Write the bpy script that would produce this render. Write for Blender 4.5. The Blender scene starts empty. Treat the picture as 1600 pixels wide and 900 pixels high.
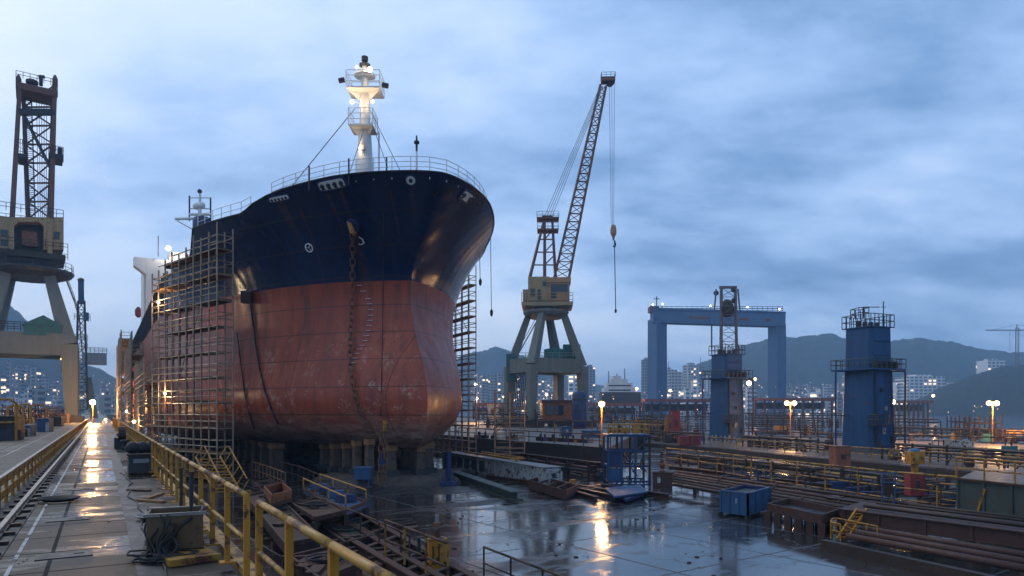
import bpy, math, random
from mathutils import Vector, Matrix, noise
from mathutils.bvhtree import BVHTree
random.seed(7)
R = math.radians
PI = math.pi
scene = bpy.context.scene
COL = scene.collection

# ------------------------------------------------------------------ camera frame
F = 1067.0                       # focal length in photograph pixels (24 mm)
HZ = 641.0                       # horizon row
YAW = math.atan(643.0 / F)       # dock axis (+Y) vanishes at the photograph's left
S, C_ = math.sin(YAW), math.cos(YAW)
HC = 5.6                         # camera above dock floor
WALK = 3.25                      # walkway level
QUAY = 2.0                       # far quay level
LOW = 0.6                        # low deck level

def from_cam(d, lat, z):
    return Vector((d * S + lat * C_, d * C_ - lat * S, z))
def D(px, py, d):
    return from_cam(d, (px - 800.0) / F * d, HC - (py - HZ) / F * d)
def G(px, py, z):
    d = (HC - z) * F / (py - HZ)
    return from_cam(d, (px - 800.0) / F * d, z)
def V(*a):
    return Vector(a)

# ------------------------------------------------------------------ materials
def nt_new(name):
    m = bpy.data.materials.new(name)
    m.use_nodes = True
    nt = m.node_tree
    return m, nt, nt.nodes['Principled BSDF']

def N(nt, typ, **kw):
    n = nt.nodes.new(typ)
    for k, v in kw.items():
        if k.startswith('i_'):
            n.inputs[k[2:].replace('_', ' ')].default_value = v
        else:
            setattr(n, k, v)
    return n

def L(nt, a, b):
    nt.links.new(a, b)

def ramp(nt, fac, stops):
    r = nt.nodes.new('ShaderNodeValToRGB')
    e = r.color_ramp.elements
    while len(e) < len(stops):
        e.new(0.5)
    for i, (p, c) in enumerate(stops):
        e[i].position = p
        e[i].color = (*c, 1) if len(c) == 3 else c
    L(nt, fac, r.inputs[0])
    return r

def mix(nt, fac, a, b, typ='MIX'):
    m = nt.nodes.new('ShaderNodeMix')
    m.data_type = 'RGBA'
    m.blend_type = typ
    for sock, v in ((m.inputs[0], fac), (m.inputs[6], a), (m.inputs[7], b)):
        if hasattr(v, 'is_linked'):
            L(nt, v, sock)
        elif isinstance(v, (int, float)):
            sock.default_value = v
        else:
            sock.default_value = (*v, 1)
    return m.outputs[2]

def math_(nt, op, a, b=None, c=None):
    m = nt.nodes.new('ShaderNodeMath')
    m.operation = op
    for i, v in enumerate((a, b, c)):
        if v is None:
            continue
        if hasattr(v, 'is_linked'):
            L(nt, v, m.inputs[i])
        else:
            m.inputs[i].default_value = v
    return m.outputs[0]

def pos(nt):
    return nt.nodes.new('ShaderNodeNewGeometry').outputs['Position']

def mapped(nt, src, scale=(1, 1, 1), rot=(0, 0, 0)):
    mp = nt.nodes.new('ShaderNodeMapping')
    mp.inputs['Scale'].default_value = scale
    mp.inputs['Rotation'].default_value = rot
    L(nt, src, mp.inputs[0])
    return mp.outputs[0]

def noise_(nt, vec, scale, detail=4, rough=0.6):
    n = nt.nodes.new('ShaderNodeTexNoise')
    n.inputs['Scale'].default_value = scale
    n.inputs['Detail'].default_value = detail
    n.inputs['Roughness'].default_value = rough
    L(nt, vec, n.inputs['Vector'])
    return n.outputs[0]

def bump(nt, h, b, strength=0.3, dist=0.05):
    n = nt.nodes.new('ShaderNodeBump')
    n.inputs['Strength'].default_value = strength
    n.inputs['Distance'].default_value = dist
    L(nt, h, n.inputs['Height'])
    L(nt, n.outputs[0], b.inputs['Normal'])

RUST = (0.085, 0.032, 0.016)
def paint(name, col, rust=0.35, rough=0.45, metal=0.0, scale=0.9, rustcol=RUST, dirt=0.5, spec=0.35):
    """Weathered paint: tone drift, vertical grime streaks, rust spots."""
    m, nt, b = nt_new(name)
    p = pos(nt)
    big = noise_(nt, p, 0.35 * scale, 3)
    fine = noise_(nt, p, 2.6 * scale, 6, 0.7)
    streak = noise_(nt, mapped(nt, p, (2.2, 2.2, 0.18)), 1.0 * scale, 4, 0.65)
    dark = tuple(c * (1 - 0.55 * dirt) for c in col)
    c1 = mix(nt, ramp(nt, streak, [(0.35, (0, 0, 0)), (0.68, (1, 1, 1))]).outputs[0], dark, col)
    c2 = mix(nt, math_(nt, 'MULTIPLY', big, 0.45), c1, tuple(min(1, c * 1.25 + 0.01) for c in col))
    lo = 0.72 - 0.28 * rust
    rf = ramp(nt, fine, [(lo, (0, 0, 0)), (lo + 0.07, (1, 1, 1))]).outputs[0]
    c3 = mix(nt, rf, c2, rustcol)
    L(nt, c3, b.inputs['Base Color'])
    b.inputs['Metallic'].default_value = metal
    b.inputs['Specular IOR Level'].default_value = spec
    rr = ramp(nt, fine, [(0.3, (rough - .12,) * 3), (0.75, (min(1, rough + .25),) * 3)])
    L(nt, rr.outputs[0], b.inputs['Roughness'])
    bump(nt, fine, b, 0.25, 0.01)
    return m

def emit(name, col, strength, sample=True):
    m, nt, b = nt_new(name)
    b.inputs['Base Color'].default_value = (0.8, 0.8, 0.8, 1)
    b.inputs['Emission Color'].default_value = (*col, 1)
    b.inputs['Emission Strength'].default_value = strength
    if not sample:
        m.cycles.emission_sampling = 'NONE'
    return m

M = {}
M['yellow'] = paint('yellow_paint', (0.42, 0.185, 0.015), 0.65, 0.42, dirt=0.6, scale=2.2)
M['yellow_worn'] = paint('worn_yellow_paint', (0.38, 0.20, 0.03), 0.8, 0.5, dirt=0.7)
M['galv'] = paint('galvanised_tube', (0.27, 0.25, 0.23), 0.45, 0.36, 0.7, scale=1.5)
M['scaff'] = paint('scaffold_tube', (0.29, 0.215, 0.145), 0.55, 0.42, 0.3, scale=1.2)
M['plank'] = paint('scaffold_plank', (0.25, 0.125, 0.05), 0.45, 0.75)
M['rust'] = paint('rusty_steel', (0.058, 0.031, 0.022), 0.6, 0.6, 0.2, rustcol=(0.13, 0.05, 0.022))
M['rust_red'] = paint('red_rusty_steel', (0.066, 0.03, 0.022), 0.5, 0.6, 0.1, rustcol=(0.05, 0.026, 0.018))
M['rust_dark'] = paint('dark_rusty_steel', (0.04, 0.027, 0.021), 0.5, 0.5, 0.2, rustcol=(0.09, 0.04, 0.02))
M['orange'] = paint('orange_paint', (0.22, 0.075, 0.03), 0.6, 0.5)
M['red'] = paint('red_paint', (0.22, 0.03, 0.028), 0.5, 0.5)
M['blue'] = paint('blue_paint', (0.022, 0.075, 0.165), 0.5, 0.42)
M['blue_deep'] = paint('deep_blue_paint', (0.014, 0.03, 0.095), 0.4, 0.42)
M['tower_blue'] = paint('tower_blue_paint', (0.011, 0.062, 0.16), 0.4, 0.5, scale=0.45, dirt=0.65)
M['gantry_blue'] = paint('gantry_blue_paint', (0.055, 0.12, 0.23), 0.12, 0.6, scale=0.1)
M['grey_green'] = paint('grey_green_paint', (0.135, 0.15, 0.13), 0.3, 0.6, scale=0.35)
M['tank_green'] = paint('dark_green_tank_paint', (0.045, 0.058, 0.05), 0.5, 0.5)
M['cab_yellow'] = paint('crane_yellow_paint', (0.31, 0.235, 0.12), 0.5, 0.55, scale=0.4)
M['cab_orange'] = paint('crane_orange_paint', (0.35, 0.20, 0.10), 0.45, 0.55, scale=0.4)
M['boom'] = paint('boom_brown_paint', (0.16, 0.08, 0.055), 0.4, 0.6, scale=0.4)
M['derrick'] = paint('derrick_grey_paint', (0.12, 0.11, 0.12), 0.4, 0.6, scale=0.4)
M['teal'] = paint('teal_paint', (0.03, 0.12, 0.115), 0.35, 0.6, scale=0.5)
M['white'] = paint('white_paint', (0.72, 0.71, 0.68), 0.18, 0.4, scale=0.8, dirt=0.25)
M['white_dirty'] = paint('chipped_white_paint', (0.34, 0.35, 0.35), 0.72, 0.55, scale=0.9, rustcol=(0.04, 0.03, 0.028))
M['grey'] = paint('grey_paint', (0.2, 0.21, 0.22), 0.4, 0.5)
M['dark'] = paint('dark_steel', (0.03, 0.032, 0.036), 0.35, 0.5)
M['black'] = paint('black_rubber', (0.015, 0.015, 0.017), 0.1, 0.6)
M['bin'] = paint('brown_bin_steel', (0.13, 0.085, 0.045), 0.5, 0.48, 0.3)
M['chain'] = paint('rusty_chain_steel', (0.17, 0.085, 0.05), 0.5, 0.55, 0.3, scale=2, rustcol=(0.30, 0.13, 0.04))
M['cable'] = paint('steel_cable', (0.06, 0.065, 0.075), 0.1, 0.5, 0.3)
M['block'] = paint('keel_block_timber', (0.10, 0.068, 0.046), 0.6, 0.7, rustcol=(0.05, 0.035, 0.028))
M['mud'] = paint('caked_mud', (0.075, 0.06, 0.05), 0.5, 0.75, rustcol=(0.05, 0.04, 0.035))
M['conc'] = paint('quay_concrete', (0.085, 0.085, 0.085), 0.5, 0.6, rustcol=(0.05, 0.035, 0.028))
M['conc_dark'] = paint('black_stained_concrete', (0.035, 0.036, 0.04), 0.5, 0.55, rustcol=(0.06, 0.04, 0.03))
M['roof'] = paint('far_red_steel', (0.18, 0.06, 0.045), 0.3, 0.7, scale=0.1)
M['far_white'] = paint('far_white_paint', (0.55, 0.56, 0.58), 0.1, 0.6, scale=0.1)
M['glass'], _nt, _b = nt_new('dark_window_glass')
_b.inputs['Base Color'].default_value = (0.02, 0.03, 0.045, 1)
_b.inputs['Roughness'].default_value = 0.08
M['warm'] = emit('lit_warm_lamp', (1.0, 0.52, 0.17), 6)
M['flood'] = emit('lit_flood_lamp', (1.0, 0.52, 0.18), 500)
M['white_lamp'] = emit('lit_white_lamp', (1.0, 0.78, 0.5), 14)
M['city_warm'] = emit('far_city_lamp', (1.0, 0.55, 0.30), 2.0, False)
M['lit_window'] = emit('lit_window', (1.0, 0.62, 0.25), 1.6, False)

def hull_material(stains=()):
    m, nt, b = nt_new('ship_hull_paint')
    p = pos(nt)
    sep = nt.nodes.new('ShaderNodeSeparateXYZ')
    L(nt, p, sep.inputs[0])
    z = sep.outputs[2]
    y = sep.outputs[1]
    big = noise_(nt, p, 0.22, 4)
    mid = noise_(nt, p, 0.9, 8, 0.72)
    fine = noise_(nt, p, 3.0, 8, 0.75)
    streak = noise_(nt, mapped(nt, p, (1.6, 1.6, 0.09)), 1.0, 5, 0.6)
    scrape = noise_(nt, mapped(nt, p, (0.6, 0.6, 2.4), (0.35, 0.2, 0)), 1.1, 8, 0.75)
    # red antifouling
    r1 = mix(nt, ramp(nt, big, [(0.35, (0, 0, 0)), (0.7, (1, 1, 1))]).outputs[0], (0.25, 0.043, 0.020), (0.36, 0.078, 0.036))
    r2 = mix(nt, ramp(nt, streak, [(0.42, (0, 0, 0)), (0.7, (.7, .7, .7))]).outputs[0], r1, (0.12, 0.032, 0.024))
    # pale scuffs, only in the lower two thirds of the red
    zone = ramp(nt, math_(nt, 'DIVIDE', z, 20.0), [(0.2, (1, 1, 1)), (0.45, (.55, .55, .55)), (0.66, (0, 0, 0))]).outputs[0]
    sc = math_(nt, 'MULTIPLY', ramp(nt, mid, [(0.52, (0, 0, 0)), (0.58, (1, 1, 1))]).outputs[0],
               ramp(nt, fine, [(0.47, (0, 0, 0)), (0.53, (1, 1, 1))]).outputs[0])
    sc = math_(nt, 'MULTIPLY', sc, zone)
    sc = math_(nt, 'MULTIPLY', sc, ramp(nt, noise_(nt, p, 0.17, 3), [(0.40, (0.12, 0.12, 0.12)), (0.53, (1, 1, 1))]).outputs[0])
    r3 = mix(nt, math_(nt, 'MULTIPLY', sc, 0.75), r2, (0.50, 0.34, 0.27))
    orange = math_(nt, 'MULTIPLY', ramp(nt, scrape, [(0.56, (0, 0, 0)), (0.66, (1, 1, 1))]).outputs[0], math_(nt, 'MULTIPLY', zone, 0.8))
    r4 = mix(nt, orange, r3, (0.27, 0.085, 0.028))
    # fouled bottom band
    zb = math_(nt, 'ADD', z, math_(nt, 'MULTIPLY', math_(nt, 'SUBTRACT', mid, 0.5), 3.0))
    foul = ramp(nt, math_(nt, 'DIVIDE', zb, 10.0), [(0.34, (1, 1, 1)), (0.58, (0, 0, 0))]).outputs[0]
    fc = mix(nt, ramp(nt, scrape, [(0.42, (0, 0, 0)), (0.58, (1, 1, 1))]).outputs[0], (0.085, 0.05, 0.038), (0.26, 0.2, 0.155))
    red = mix(nt, math_(nt, 'MULTIPLY', foul, 0.85), r4, fc)
    # navy topsides
    n1 = mix(nt, ramp(nt, streak, [(0.4, (0, 0, 0)), (0.7, (1, 1, 1))]).outputs[0], (0.003, 0.011, 0.042), (0.005, 0.017, 0.062))
    n2 = mix(nt, ramp(nt, mid, [(0.68, (0, 0, 0)), (0.74, (.6, .6, .6))]).outputs[0], n1, (0.014, 0.012, 0.016))
    # plate seams
    def seam(v, every, width):
        fr = math_(nt, 'FRACT', math_(nt, 'DIVIDE', v, every))
        return math_(nt, 'LESS_THAN', math_(nt, 'ABSOLUTE', math_(nt, 'SUBTRACT', fr, 0.5)), width / every)
    sm = math_(nt, 'MAXIMUM', seam(z, 2.1, 0.035), seam(y, 7.3, 0.03))
    drip = noise_(nt, mapped(nt, p, (5.5, 5.5, 0.10)), 1.0, 4, 0.6)
    dmask = math_(nt, 'MULTIPLY', ramp(nt, drip, [(0.60, (0, 0, 0)), (0.70, (1, 1, 1))]).outputs[0], ramp(nt, big, [(0.42, (0, 0, 0)), (0.6, (.8, .8, .8))]).outputs[0])
    n2 = mix(nt, math_(nt, 'MULTIPLY', dmask, 0.6), n2, (0.045, 0.022, 0.014))
    red = mix(nt, math_(nt, 'MULTIPLY', dmask, 0.6), red, (0.06, 0.022, 0.014))
    for (a, tg, wd_, ln) in stains:
        dv = nt.nodes.new('ShaderNodeVectorMath'); dv.operation = 'SUBTRACT'
        L(nt, p, dv.inputs[0]); dv.inputs[1].default_value = a
        dt2 = nt.nodes.new('ShaderNodeVectorMath'); dt2.operation = 'DOT_PRODUCT'
        L(nt, dv.outputs[0], dt2.inputs[0]); dt2.inputs[1].default_value = tg
        across = math_(nt, 'ABSOLUTE', math_(nt, 'ADD', dt2.outputs['Value'], math_(nt, 'MULTIPLY', math_(nt, 'SUBTRACT', mid, 0.5), .25)))
        am = ramp(nt, math_(nt, 'DIVIDE', across, wd_), [(0.35, (1, 1, 1)), (1.0, (0, 0, 0))]).outputs[0]
        ds = nt.nodes.new('ShaderNodeVectorMath'); ds.operation = 'LENGTH'
        L(nt, dv.outputs[0], ds.inputs[0])
        fd = ramp(nt, math_(nt, 'DIVIDE', ds.outputs['Value'], ln), [(0.1, (1, 1, 1)), (1.0, (0, 0, 0))]).outputs[0]
        below = math_(nt, 'LESS_THAN', z, a[2] + .1)
        k = math_(nt, 'MULTIPLY', math_(nt, 'MULTIPLY', am, fd), math_(nt, 'MULTIPLY', below, ramp(nt, drip, [(0.38, (.15, .15, .15)), (0.58, (1, 1, 1))]).outputs[0]))
        k = math_(nt, 'MULTIPLY', k, 0.85)
        n2 = mix(nt, k, n2, (0.075, 0.032, 0.016))
        red = mix(nt, k, red, (0.10, 0.04, 0.02))
    above = math_(nt, 'GREATER_THAN', z, 15.45)
    col = mix(nt, above, red, n2)
    col = mix(nt, math_(nt, 'MULTIPLY', sm, 0.7), col, (0.03, 0.016, 0.014))
    L(nt, col, b.inputs['Base Color'])
    ra = ramp(nt, mid, [(0.3, (0.13,) * 3), (0.7, (0.27,) * 3)]).outputs[0]
    rb = ramp(nt, mid, [(0.3, (0.27,) * 3), (0.7, (0.52,) * 3)]).outputs[0]
    L(nt, mix(nt, above, rb, ra), b.inputs['Roughness'])
    L(nt, mix(nt, above, (0.3,) * 3, (0.42,) * 3), b.inputs['Specular IOR Level'])
    # plates slightly dished between frames, welded seams
    dish = math_(nt, 'ADD', math_(nt, 'SINE', math_(nt, 'MULTIPLY', y, 2 * PI / 1.25)), math_(nt, 'SINE', math_(nt, 'MULTIPLY', z, 2 * PI / 2.1)))
    h = math_(nt, 'ADD', math_(nt, 'MULTIPLY', dish, 0.17), math_(nt, 'MULTIPLY', big, 1.2))
    h = math_(nt, 'ADD', h, math_(nt, 'MULTIPLY', sm, 0.5))
    h = math_(nt, 'ADD', h, math_(nt, 'MULTIPLY', fine, 0.12))
    bump(nt, h, b, 0.5, 0.06)
    return m
M['hull'] = hull_material()

def wet_floor(name, dry, grid, grid_rot, stretch, wet_lo, wet_hi, rust=(0.06, 0.035, 0.022), rmin=0.03, rmax=0.42, line=0.05, bstr=0.32, ior=1.5):
    m, nt, b = nt_new(name)
    p = pos(nt)
    pr = mapped(nt, p, (1, 1, 1), (0, 0, grid_rot))
    big = noise_(nt, mapped(nt, pr, (stretch[0], stretch[1], 1)), 0.11, 5, 0.62)
    mid = noise_(nt, mapped(nt, pr, (stretch[0], stretch[1], 1)), 0.55, 7, 0.66)
    fine = noise_(nt, p, 5.0, 8, 0.75)
    sep = nt.nodes.new('ShaderNodeSeparateXYZ')
    L(nt, pr, sep.inputs[0])
    def joint(v, every):
        fr = math_(nt, 'FRACT', math_(nt, 'DIVIDE', v, every))
        return math_(nt, 'LESS_THAN', math_(nt, 'ABSOLUTE', math_(nt, 'SUBTRACT', fr, 0.5)), line / every)
    j = math_(nt, 'MAXIMUM', joint(sep.outputs[0], grid[0]), joint(sep.outputs[1], grid[1]))
    w = math_(nt, 'ADD', math_(nt, 'MULTIPLY', big, 0.62), math_(nt, 'MULTIPLY', mid, 0.38))
    wet = ramp(nt, w, [(wet_lo, (0, 0, 0)), (wet_hi, (1, 1, 1))]).outputs[0]
    slab = nt.nodes.new('ShaderNodeTexWhiteNoise')
    fl = nt.nodes.new('ShaderNodeVectorMath')
    fl.operation = 'FLOOR'
    ad = mapped(nt, pr, (1 / grid[0], 1 / grid[1], 0))
    off = nt.nodes.new('ShaderNodeVectorMath')
    off.operation = 'ADD'
    off.inputs[1].default_value = (0.5, 0.5, 0)
    L(nt, ad, off.inputs[0]); L(nt, off.outputs[0], fl.inputs[0]); L(nt, fl.outputs[0], slab.inputs[0])
    c = mix(nt, mid, tuple(v * .55 for v in dry), tuple(v * 1.35 for v in dry))
    c = mix(nt, math_(nt, 'MULTIPLY', slab.outputs[0], 0.45), c, tuple(v * .6 for v in dry))
    c = mix(nt, ramp(nt, fine, [(0.58, (0, 0, 0)), (0.72, (.7, .7, .7))]).outputs[0], c, rust)
    c = mix(nt, math_(nt, 'MULTIPLY', wet, 0.6), c, tuple(v * .35 for v in dry))
    vo = nt.nodes.new('ShaderNodeTexVoronoi')
    vo.feature = 'DISTANCE_TO_EDGE'
    vo.inputs['Scale'].default_value = 0.33
    wob = nt.nodes.new('ShaderNodeVectorMath'); wob.operation = 'ADD'
    L(nt, pr, wob.inputs[0])
    nv = nt.nodes.new('ShaderNodeTexNoise'); nv.inputs['Scale'].default_value = 0.9; nv.inputs['Detail'].default_value = 6
    L(nt, pr, nv.inputs['Vector']); L(nt, nv.outputs['Color'], wob.inputs[1])
    L(nt, wob.outputs[0], vo.inputs['Vector'])
    crack = math_(nt, 'MULTIPLY', math_(nt, 'LESS_THAN', vo.outputs['Distance'], 0.006), math_(nt, 'GREATER_THAN', big, 0.56))
    stain = ramp(nt, noise_(nt, mapped(nt, pr, (1, 1, 1)), 0.8, 8, 0.7), [(0.55, (0, 0, 0)), (0.60, (.75, .75, .75))]).outputs[0]
    c = mix(nt, stain, c, tuple(v * .3 for v in dry))
    j = math_(nt, 'MAXIMUM', j, crack)
    c = mix(nt, j, c, (0.012, 0.011, 0.011))
    L(nt, c, b.inputs['Base Color'])
    rr = mix(nt, wet, (rmax,) * 3, (rmin,) * 3)
    rr = mix(nt, math_(nt, 'MULTIPLY', fine, 0.25), rr, (rmax,) * 3)
    rr = mix(nt, math_(nt, 'MULTIPLY', stain, 0.5), rr, (rmax,) * 3)
    rr = mix(nt, j, rr, (0.85,) * 3)
    L(nt, rr, b.inputs['Roughness'])
    b.inputs['IOR'].default_value = ior
    L(nt, mix(nt, wet, (0.10,) * 3, (0.5,) * 3), b.inputs['Specular IOR Level'])
    dryb = math_(nt, 'SUBTRACT', 1.0, math_(nt, 'MULTIPLY', wet, 0.93))
    h = math_(nt, 'MULTIPLY', math_(nt, 'ADD', math_(nt, 'MULTIPLY', fine, 0.35), mid), dryb)
    h = math_(nt, 'SUBTRACT', h, math_(nt, 'MULTIPLY', j, 0.8))
    bump(nt, h, b, bstr, 0.035)
    return m
M['floor'] = wet_floor('wet_dock_floor', (0.06, 0.055, 0.053), (5.2, 6.4), R(-4), (0.55, 1.7), 0.395, 0.475, rmax=0.5, ior=2.0)
M['walk'] = wet_floor('wet_walkway', (0.036, 0.028, 0.022), (1.35, 1.6), 0, (0.8, 1.6), 0.475, 0.535, rmin=0.09, rmax=0.5, line=0.03, ior=1.6, bstr=0.6)
M['deck'] = wet_floor('wet_rusty_deck', (0.12, 0.095, 0.08), (3.0, 3.0), R(18), (0.6, 1.6), 0.50, 0.66, rmin=0.1, rmax=0.55)
M['road'] = wet_floor('wet_crane_road', (0.11, 0.09, 0.07), (3.4, 5.0), 0, (1.3, 0.5), 0.52, 0.70, rmin=0.12, rmax=0.5, line=0.025)

def water_material():
    m, nt, b = nt_new('harbour_water')
    b.inputs['Base Color'].default_value = (0.02, 0.045, 0.07, 1)
    b.inputs['Roughness'].default_value = 0.12
    n = noise_(nt, mapped(nt, pos(nt), (1, 1, 1)), 0.35, 5, 0.6)
    bump(nt, n, b, 0.25, 0.25)
    return m
M['water'] = water_material()

def hill_material(name, a, c):
    m, nt, b = nt_new(name)
    p = pos(nt)
    n1 = noise_(nt, p, 0.06, 8, 0.75)
    n2 = noise_(nt, p, 0.008, 4)
    L(nt, mix(nt, ramp(nt, n1, [(0.38, (0, 0, 0)), (0.62, (1, 1, 1))]).outputs[0], a, c), b.inputs['Base Color'])
    b.inputs['Roughness'].default_value = 0.95
    bump(nt, n1, b, 1.0, 6.0)
    return m
M['hill'] = hill_material('wooded_hill', (0.012, 0.024, 0.022), (0.035, 0.055, 0.042))
M['hill_near'] = hill_material('near_wooded_hill', (0.006, 0.014, 0.012), (0.02, 0.034, 0.024))

def facade(name, wall, glass, lit, stp=(3.4, 3.2), k=1.1):
    m, nt, b = nt_new(name)
    p = pos(nt)
    sep = nt.nodes.new('ShaderNodeSeparateXYZ')
    L(nt, p, sep.inputs[0])
    u = math_(nt, 'ADD', math_(nt, 'MULTIPLY', sep.outputs[0], C_), math_(nt, 'MULTIPLY', sep.outputs[1], -S))
    u = math_(nt, 'DIVIDE', u, stp[0])
    v = math_(nt, 'DIVIDE', sep.outputs[2], stp[1])
    fu, fv = math_(nt, 'FRACT', u), math_(nt, 'FRACT', v)
    inside = math_(nt, 'MULTIPLY', math_(nt, 'LESS_THAN', math_(nt, 'ABSOLUTE', math_(nt, 'SUBTRACT', fu, 0.5)), 0.33),
                   math_(nt, 'LESS_THAN', math_(nt, 'ABSOLUTE', math_(nt, 'SUBTRACT', fv, 0.5)), 0.27))
    cmb = nt.nodes.new('ShaderNodeCombineXYZ')
    L(nt, math_(nt, 'FLOOR', u), cmb.inputs[0]); L(nt, math_(nt, 'FLOOR', v), cmb.inputs[1])
    wn = nt.nodes.new('ShaderNodeTexWhiteNoise')
    L(nt, cmb.outputs[0], wn.inputs[0])
    on = math_(nt, 'MULTIPLY', math_(nt, 'GREATER_THAN', wn.outputs[0], 1 - lit), inside)
    L(nt, mix(nt, inside, wall, glass), b.inputs['Base Color'])
    b.inputs['Roughness'].default_value = 0.7
    L(nt, mix(nt, wn.outputs[0], (1, .55, .25), (1, .8, .55)), b.inputs['Emission Color'])
    L(nt, math_(nt, 'MULTIPLY', on, k), b.inputs['Emission Strength'])
    m.cycles.emission_sampling = 'NONE'
    return m
M['flat_a'] = facade('pale_apartment_front', (0.40, 0.41, 0.43), (0.08, 0.10, 0.13), 0.10)
M['flat_b'] = facade('grey_apartment_front', (0.23, 0.25, 0.28), (0.05, 0.07, 0.09), 0.13, (4.2, 3.4))
M['flat_c'] = facade('white_block_front', (0.62, 0.62, 0.62), (0.12, 0.14, 0.17), 0.16, (5.5, 4.0))

# ------------------------------------------------------------------ mesh builder
class MB:
    def __init__(self):
        self.v, self.f = [], []
    def add(self, vs, fs):
        o = len(self.v)
        self.v += [Vector(x) for x in vs]
        self.f += [tuple(i + o for i in f) for f in fs]
        return self
    def box(self, c, s, yaw=0.0, taper=1.0):
        c = Vector(c)
        hx, hy, hz = s[0] / 2, s[1] / 2, s[2] / 2
        cs, sn = math.cos(yaw), math.sin(yaw)
        vs = []
        for dz, t in ((-hz, 1.0), (hz, taper)):
            for dx, dy in ((-hx, -hy), (hx, -hy), (hx, hy), (-hx, hy)):
                dx, dy = dx * t, dy * t
                vs.append(c + Vector((dx * cs - dy * sn, dx * sn + dy * cs, dz)))
        return self.add(vs, [(3, 2, 1, 0), (4, 5, 6, 7), (0, 1, 5, 4), (1, 2, 6, 5), (2, 3, 7, 6), (3, 0, 4, 7)])
    def bar(self, p, q, w, h=None, w2=None, h2=None):
        h = h or w
        w2, h2 = w2 or w, h2 or h
        p, q = Vector(p), Vector(q)
        d = (q - p)
        if d.length < 1e-6:
            return self
        d.normalize()
        up = Vector((0, 0, 1)) if abs(d.z) < 0.95 else Vector((0, 1, 0))
        x = d.cross(up).normalized()
        y = x.cross(d)
        vs = []
        for e, ww, hh in ((p, w, h), (q, w2, h2)):
            for a, b in ((-1, -1), (1, -1), (1, 1), (-1, 1)):
                vs.append(e + x * a * ww / 2 + y * b * hh / 2)
        return self.add(vs, [(0, 1, 2, 3), (7, 6, 5, 4), (0, 4, 5, 1), (1, 5, 6, 2), (2, 6, 7, 3), (3, 7, 4, 0)])
    def ibeam(self, p, q, w, h, t=None):
        t = t or h * 0.1
        up = Vector((0, 0, (h - t) / 2))
        p, q = Vector(p), Vector(q)
        self.bar(p + up, q + up, w, t)
        self.bar(p - up, q - up, w, t)
        return self.bar(p, q, t, h - 2 * t - 0.004)
    def tube(self, p, q, r, n=6, r2=None, cap=True):
        p, q = Vector(p), Vector(q)
        r2 = r if r2 is None else r2
        d = q - p
        if d.length < 1e-6:
            return self
        d.normalize()
        up = Vector((0, 0, 1)) if abs(d.z) < 0.95 else Vector((0, 1, 0))
        x = d.cross(up).normalized()
        y = x.cross(d)
        vs = []
        for e, rr in ((p, r), (q, r2)):
            for i in range(n):
                a = 2 * PI * i / n
                vs.append(e + (x * math.cos(a) + y * math.sin(a)) * rr)
        fs = [(i, n + i, n + (i + 1) % n, (i + 1) % n) for i in range(n)]
        if cap:
            fs += [tuple(range(n)), tuple(reversed(range(n, 2 * n)))]
        return self.add(vs, fs)
    def path(self, pts, r, n=6):
        for a, b in zip(pts, pts[1:]):
            self.tube(a, b, r, n)
        return self
    def lathe(self, c, prof, n=16):
        c = Vector(c)
        vs = [c + Vector((r * math.cos(2 * PI * i / n), r * math.sin(2 * PI * i / n), z)) for r, z in prof for i in range(n)]
        fs = []
        for k in range(len(prof) - 1):
            for i in range(n):
                j = (i + 1) % n
                fs.append((k * n + i, k * n + j, (k + 1) * n + j, (k + 1) * n + i))
        fs += [tuple(reversed(range(n))), tuple(range((len(prof) - 1) * n, len(prof) * n))]
        return self.add(vs, fs)
    def ball(self, c, r, n=10):
        prof = [(max(1e-3, r * math.sin(PI * k / 7)), -r * math.cos(PI * k / 7)) for k in range(8)]
        return self.lathe(c, prof, n)
    def prism(self, pts, z0, z1):
        n = len(pts)
        vs = [Vector((p[0], p[1], z0)) for p in pts] + [Vector((p[0], p[1], z1)) for p in pts]
        fs = [tuple(reversed(range(n))), tuple(range(n, 2 * n))] + [(i, (i + 1) % n, n + (i + 1) % n, n + i) for i in range(n)]
        return self.add(vs, fs)
    def plate(self, pts, nrm, t):
        """Polygon with thickness t along nrm."""
        n = len(pts)
        nrm = Vector(nrm).normalized() * t / 2
        vs = [Vector(p) - nrm for p in pts] + [Vector(p) + nrm for p in pts]
        fs = [tuple(reversed(range(n))), tuple(range(n, 2 * n))] + [(i, (i + 1) % n, n + (i + 1) % n, n + i) for i in range(n)]
        return self.add(vs, fs)
    def build(self, name, mat, parent=None, smooth=False, bev=0.0):
        me = bpy.data.meshes.new(name)
        o_ = W.get(parent.name, Vector()) if parent else Vector()
        me.from_pydata([v - o_ for v in self.v], [], self.f)
        me.materials.append(M[mat] if isinstance(mat, str) else mat)
        if smooth:
            me.polygons.foreach_set('use_smooth', [True] * len(me.polygons))
        me.update()
        ob = bpy.data.objects.new(name, me)
        COL.objects.link(ob)
        if parent:
            ob.parent = parent
        W[ob.name] = o_.copy()
        if bev:
            md = ob.modifiers.new('bevel', 'BEVEL')
            md.width = bev; md.segments = 2; md.limit_method = 'ANGLE'
        return ob
W = {}

def tag(o, label, cat, group=None):
    o['label'] = label; o['category'] = cat
    if group:
        o['group'] = group
    return o

def thing(name, label, cat, loc, group=None):
    o = bpy.data.objects.new(name, None)
    o.empty_display_size = 0.3
    COL.objects.link(o)
    o.location = loc
    W[o.name] = Vector(loc)
    return tag(o, label, cat, group)

def copy_tree(o, parent=None):
    c = o.copy()
    COL.objects.link(c)
    if parent:
        c.parent = parent
    for ch in list(o.children):
        copy_tree(ch, c)
    return c

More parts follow.
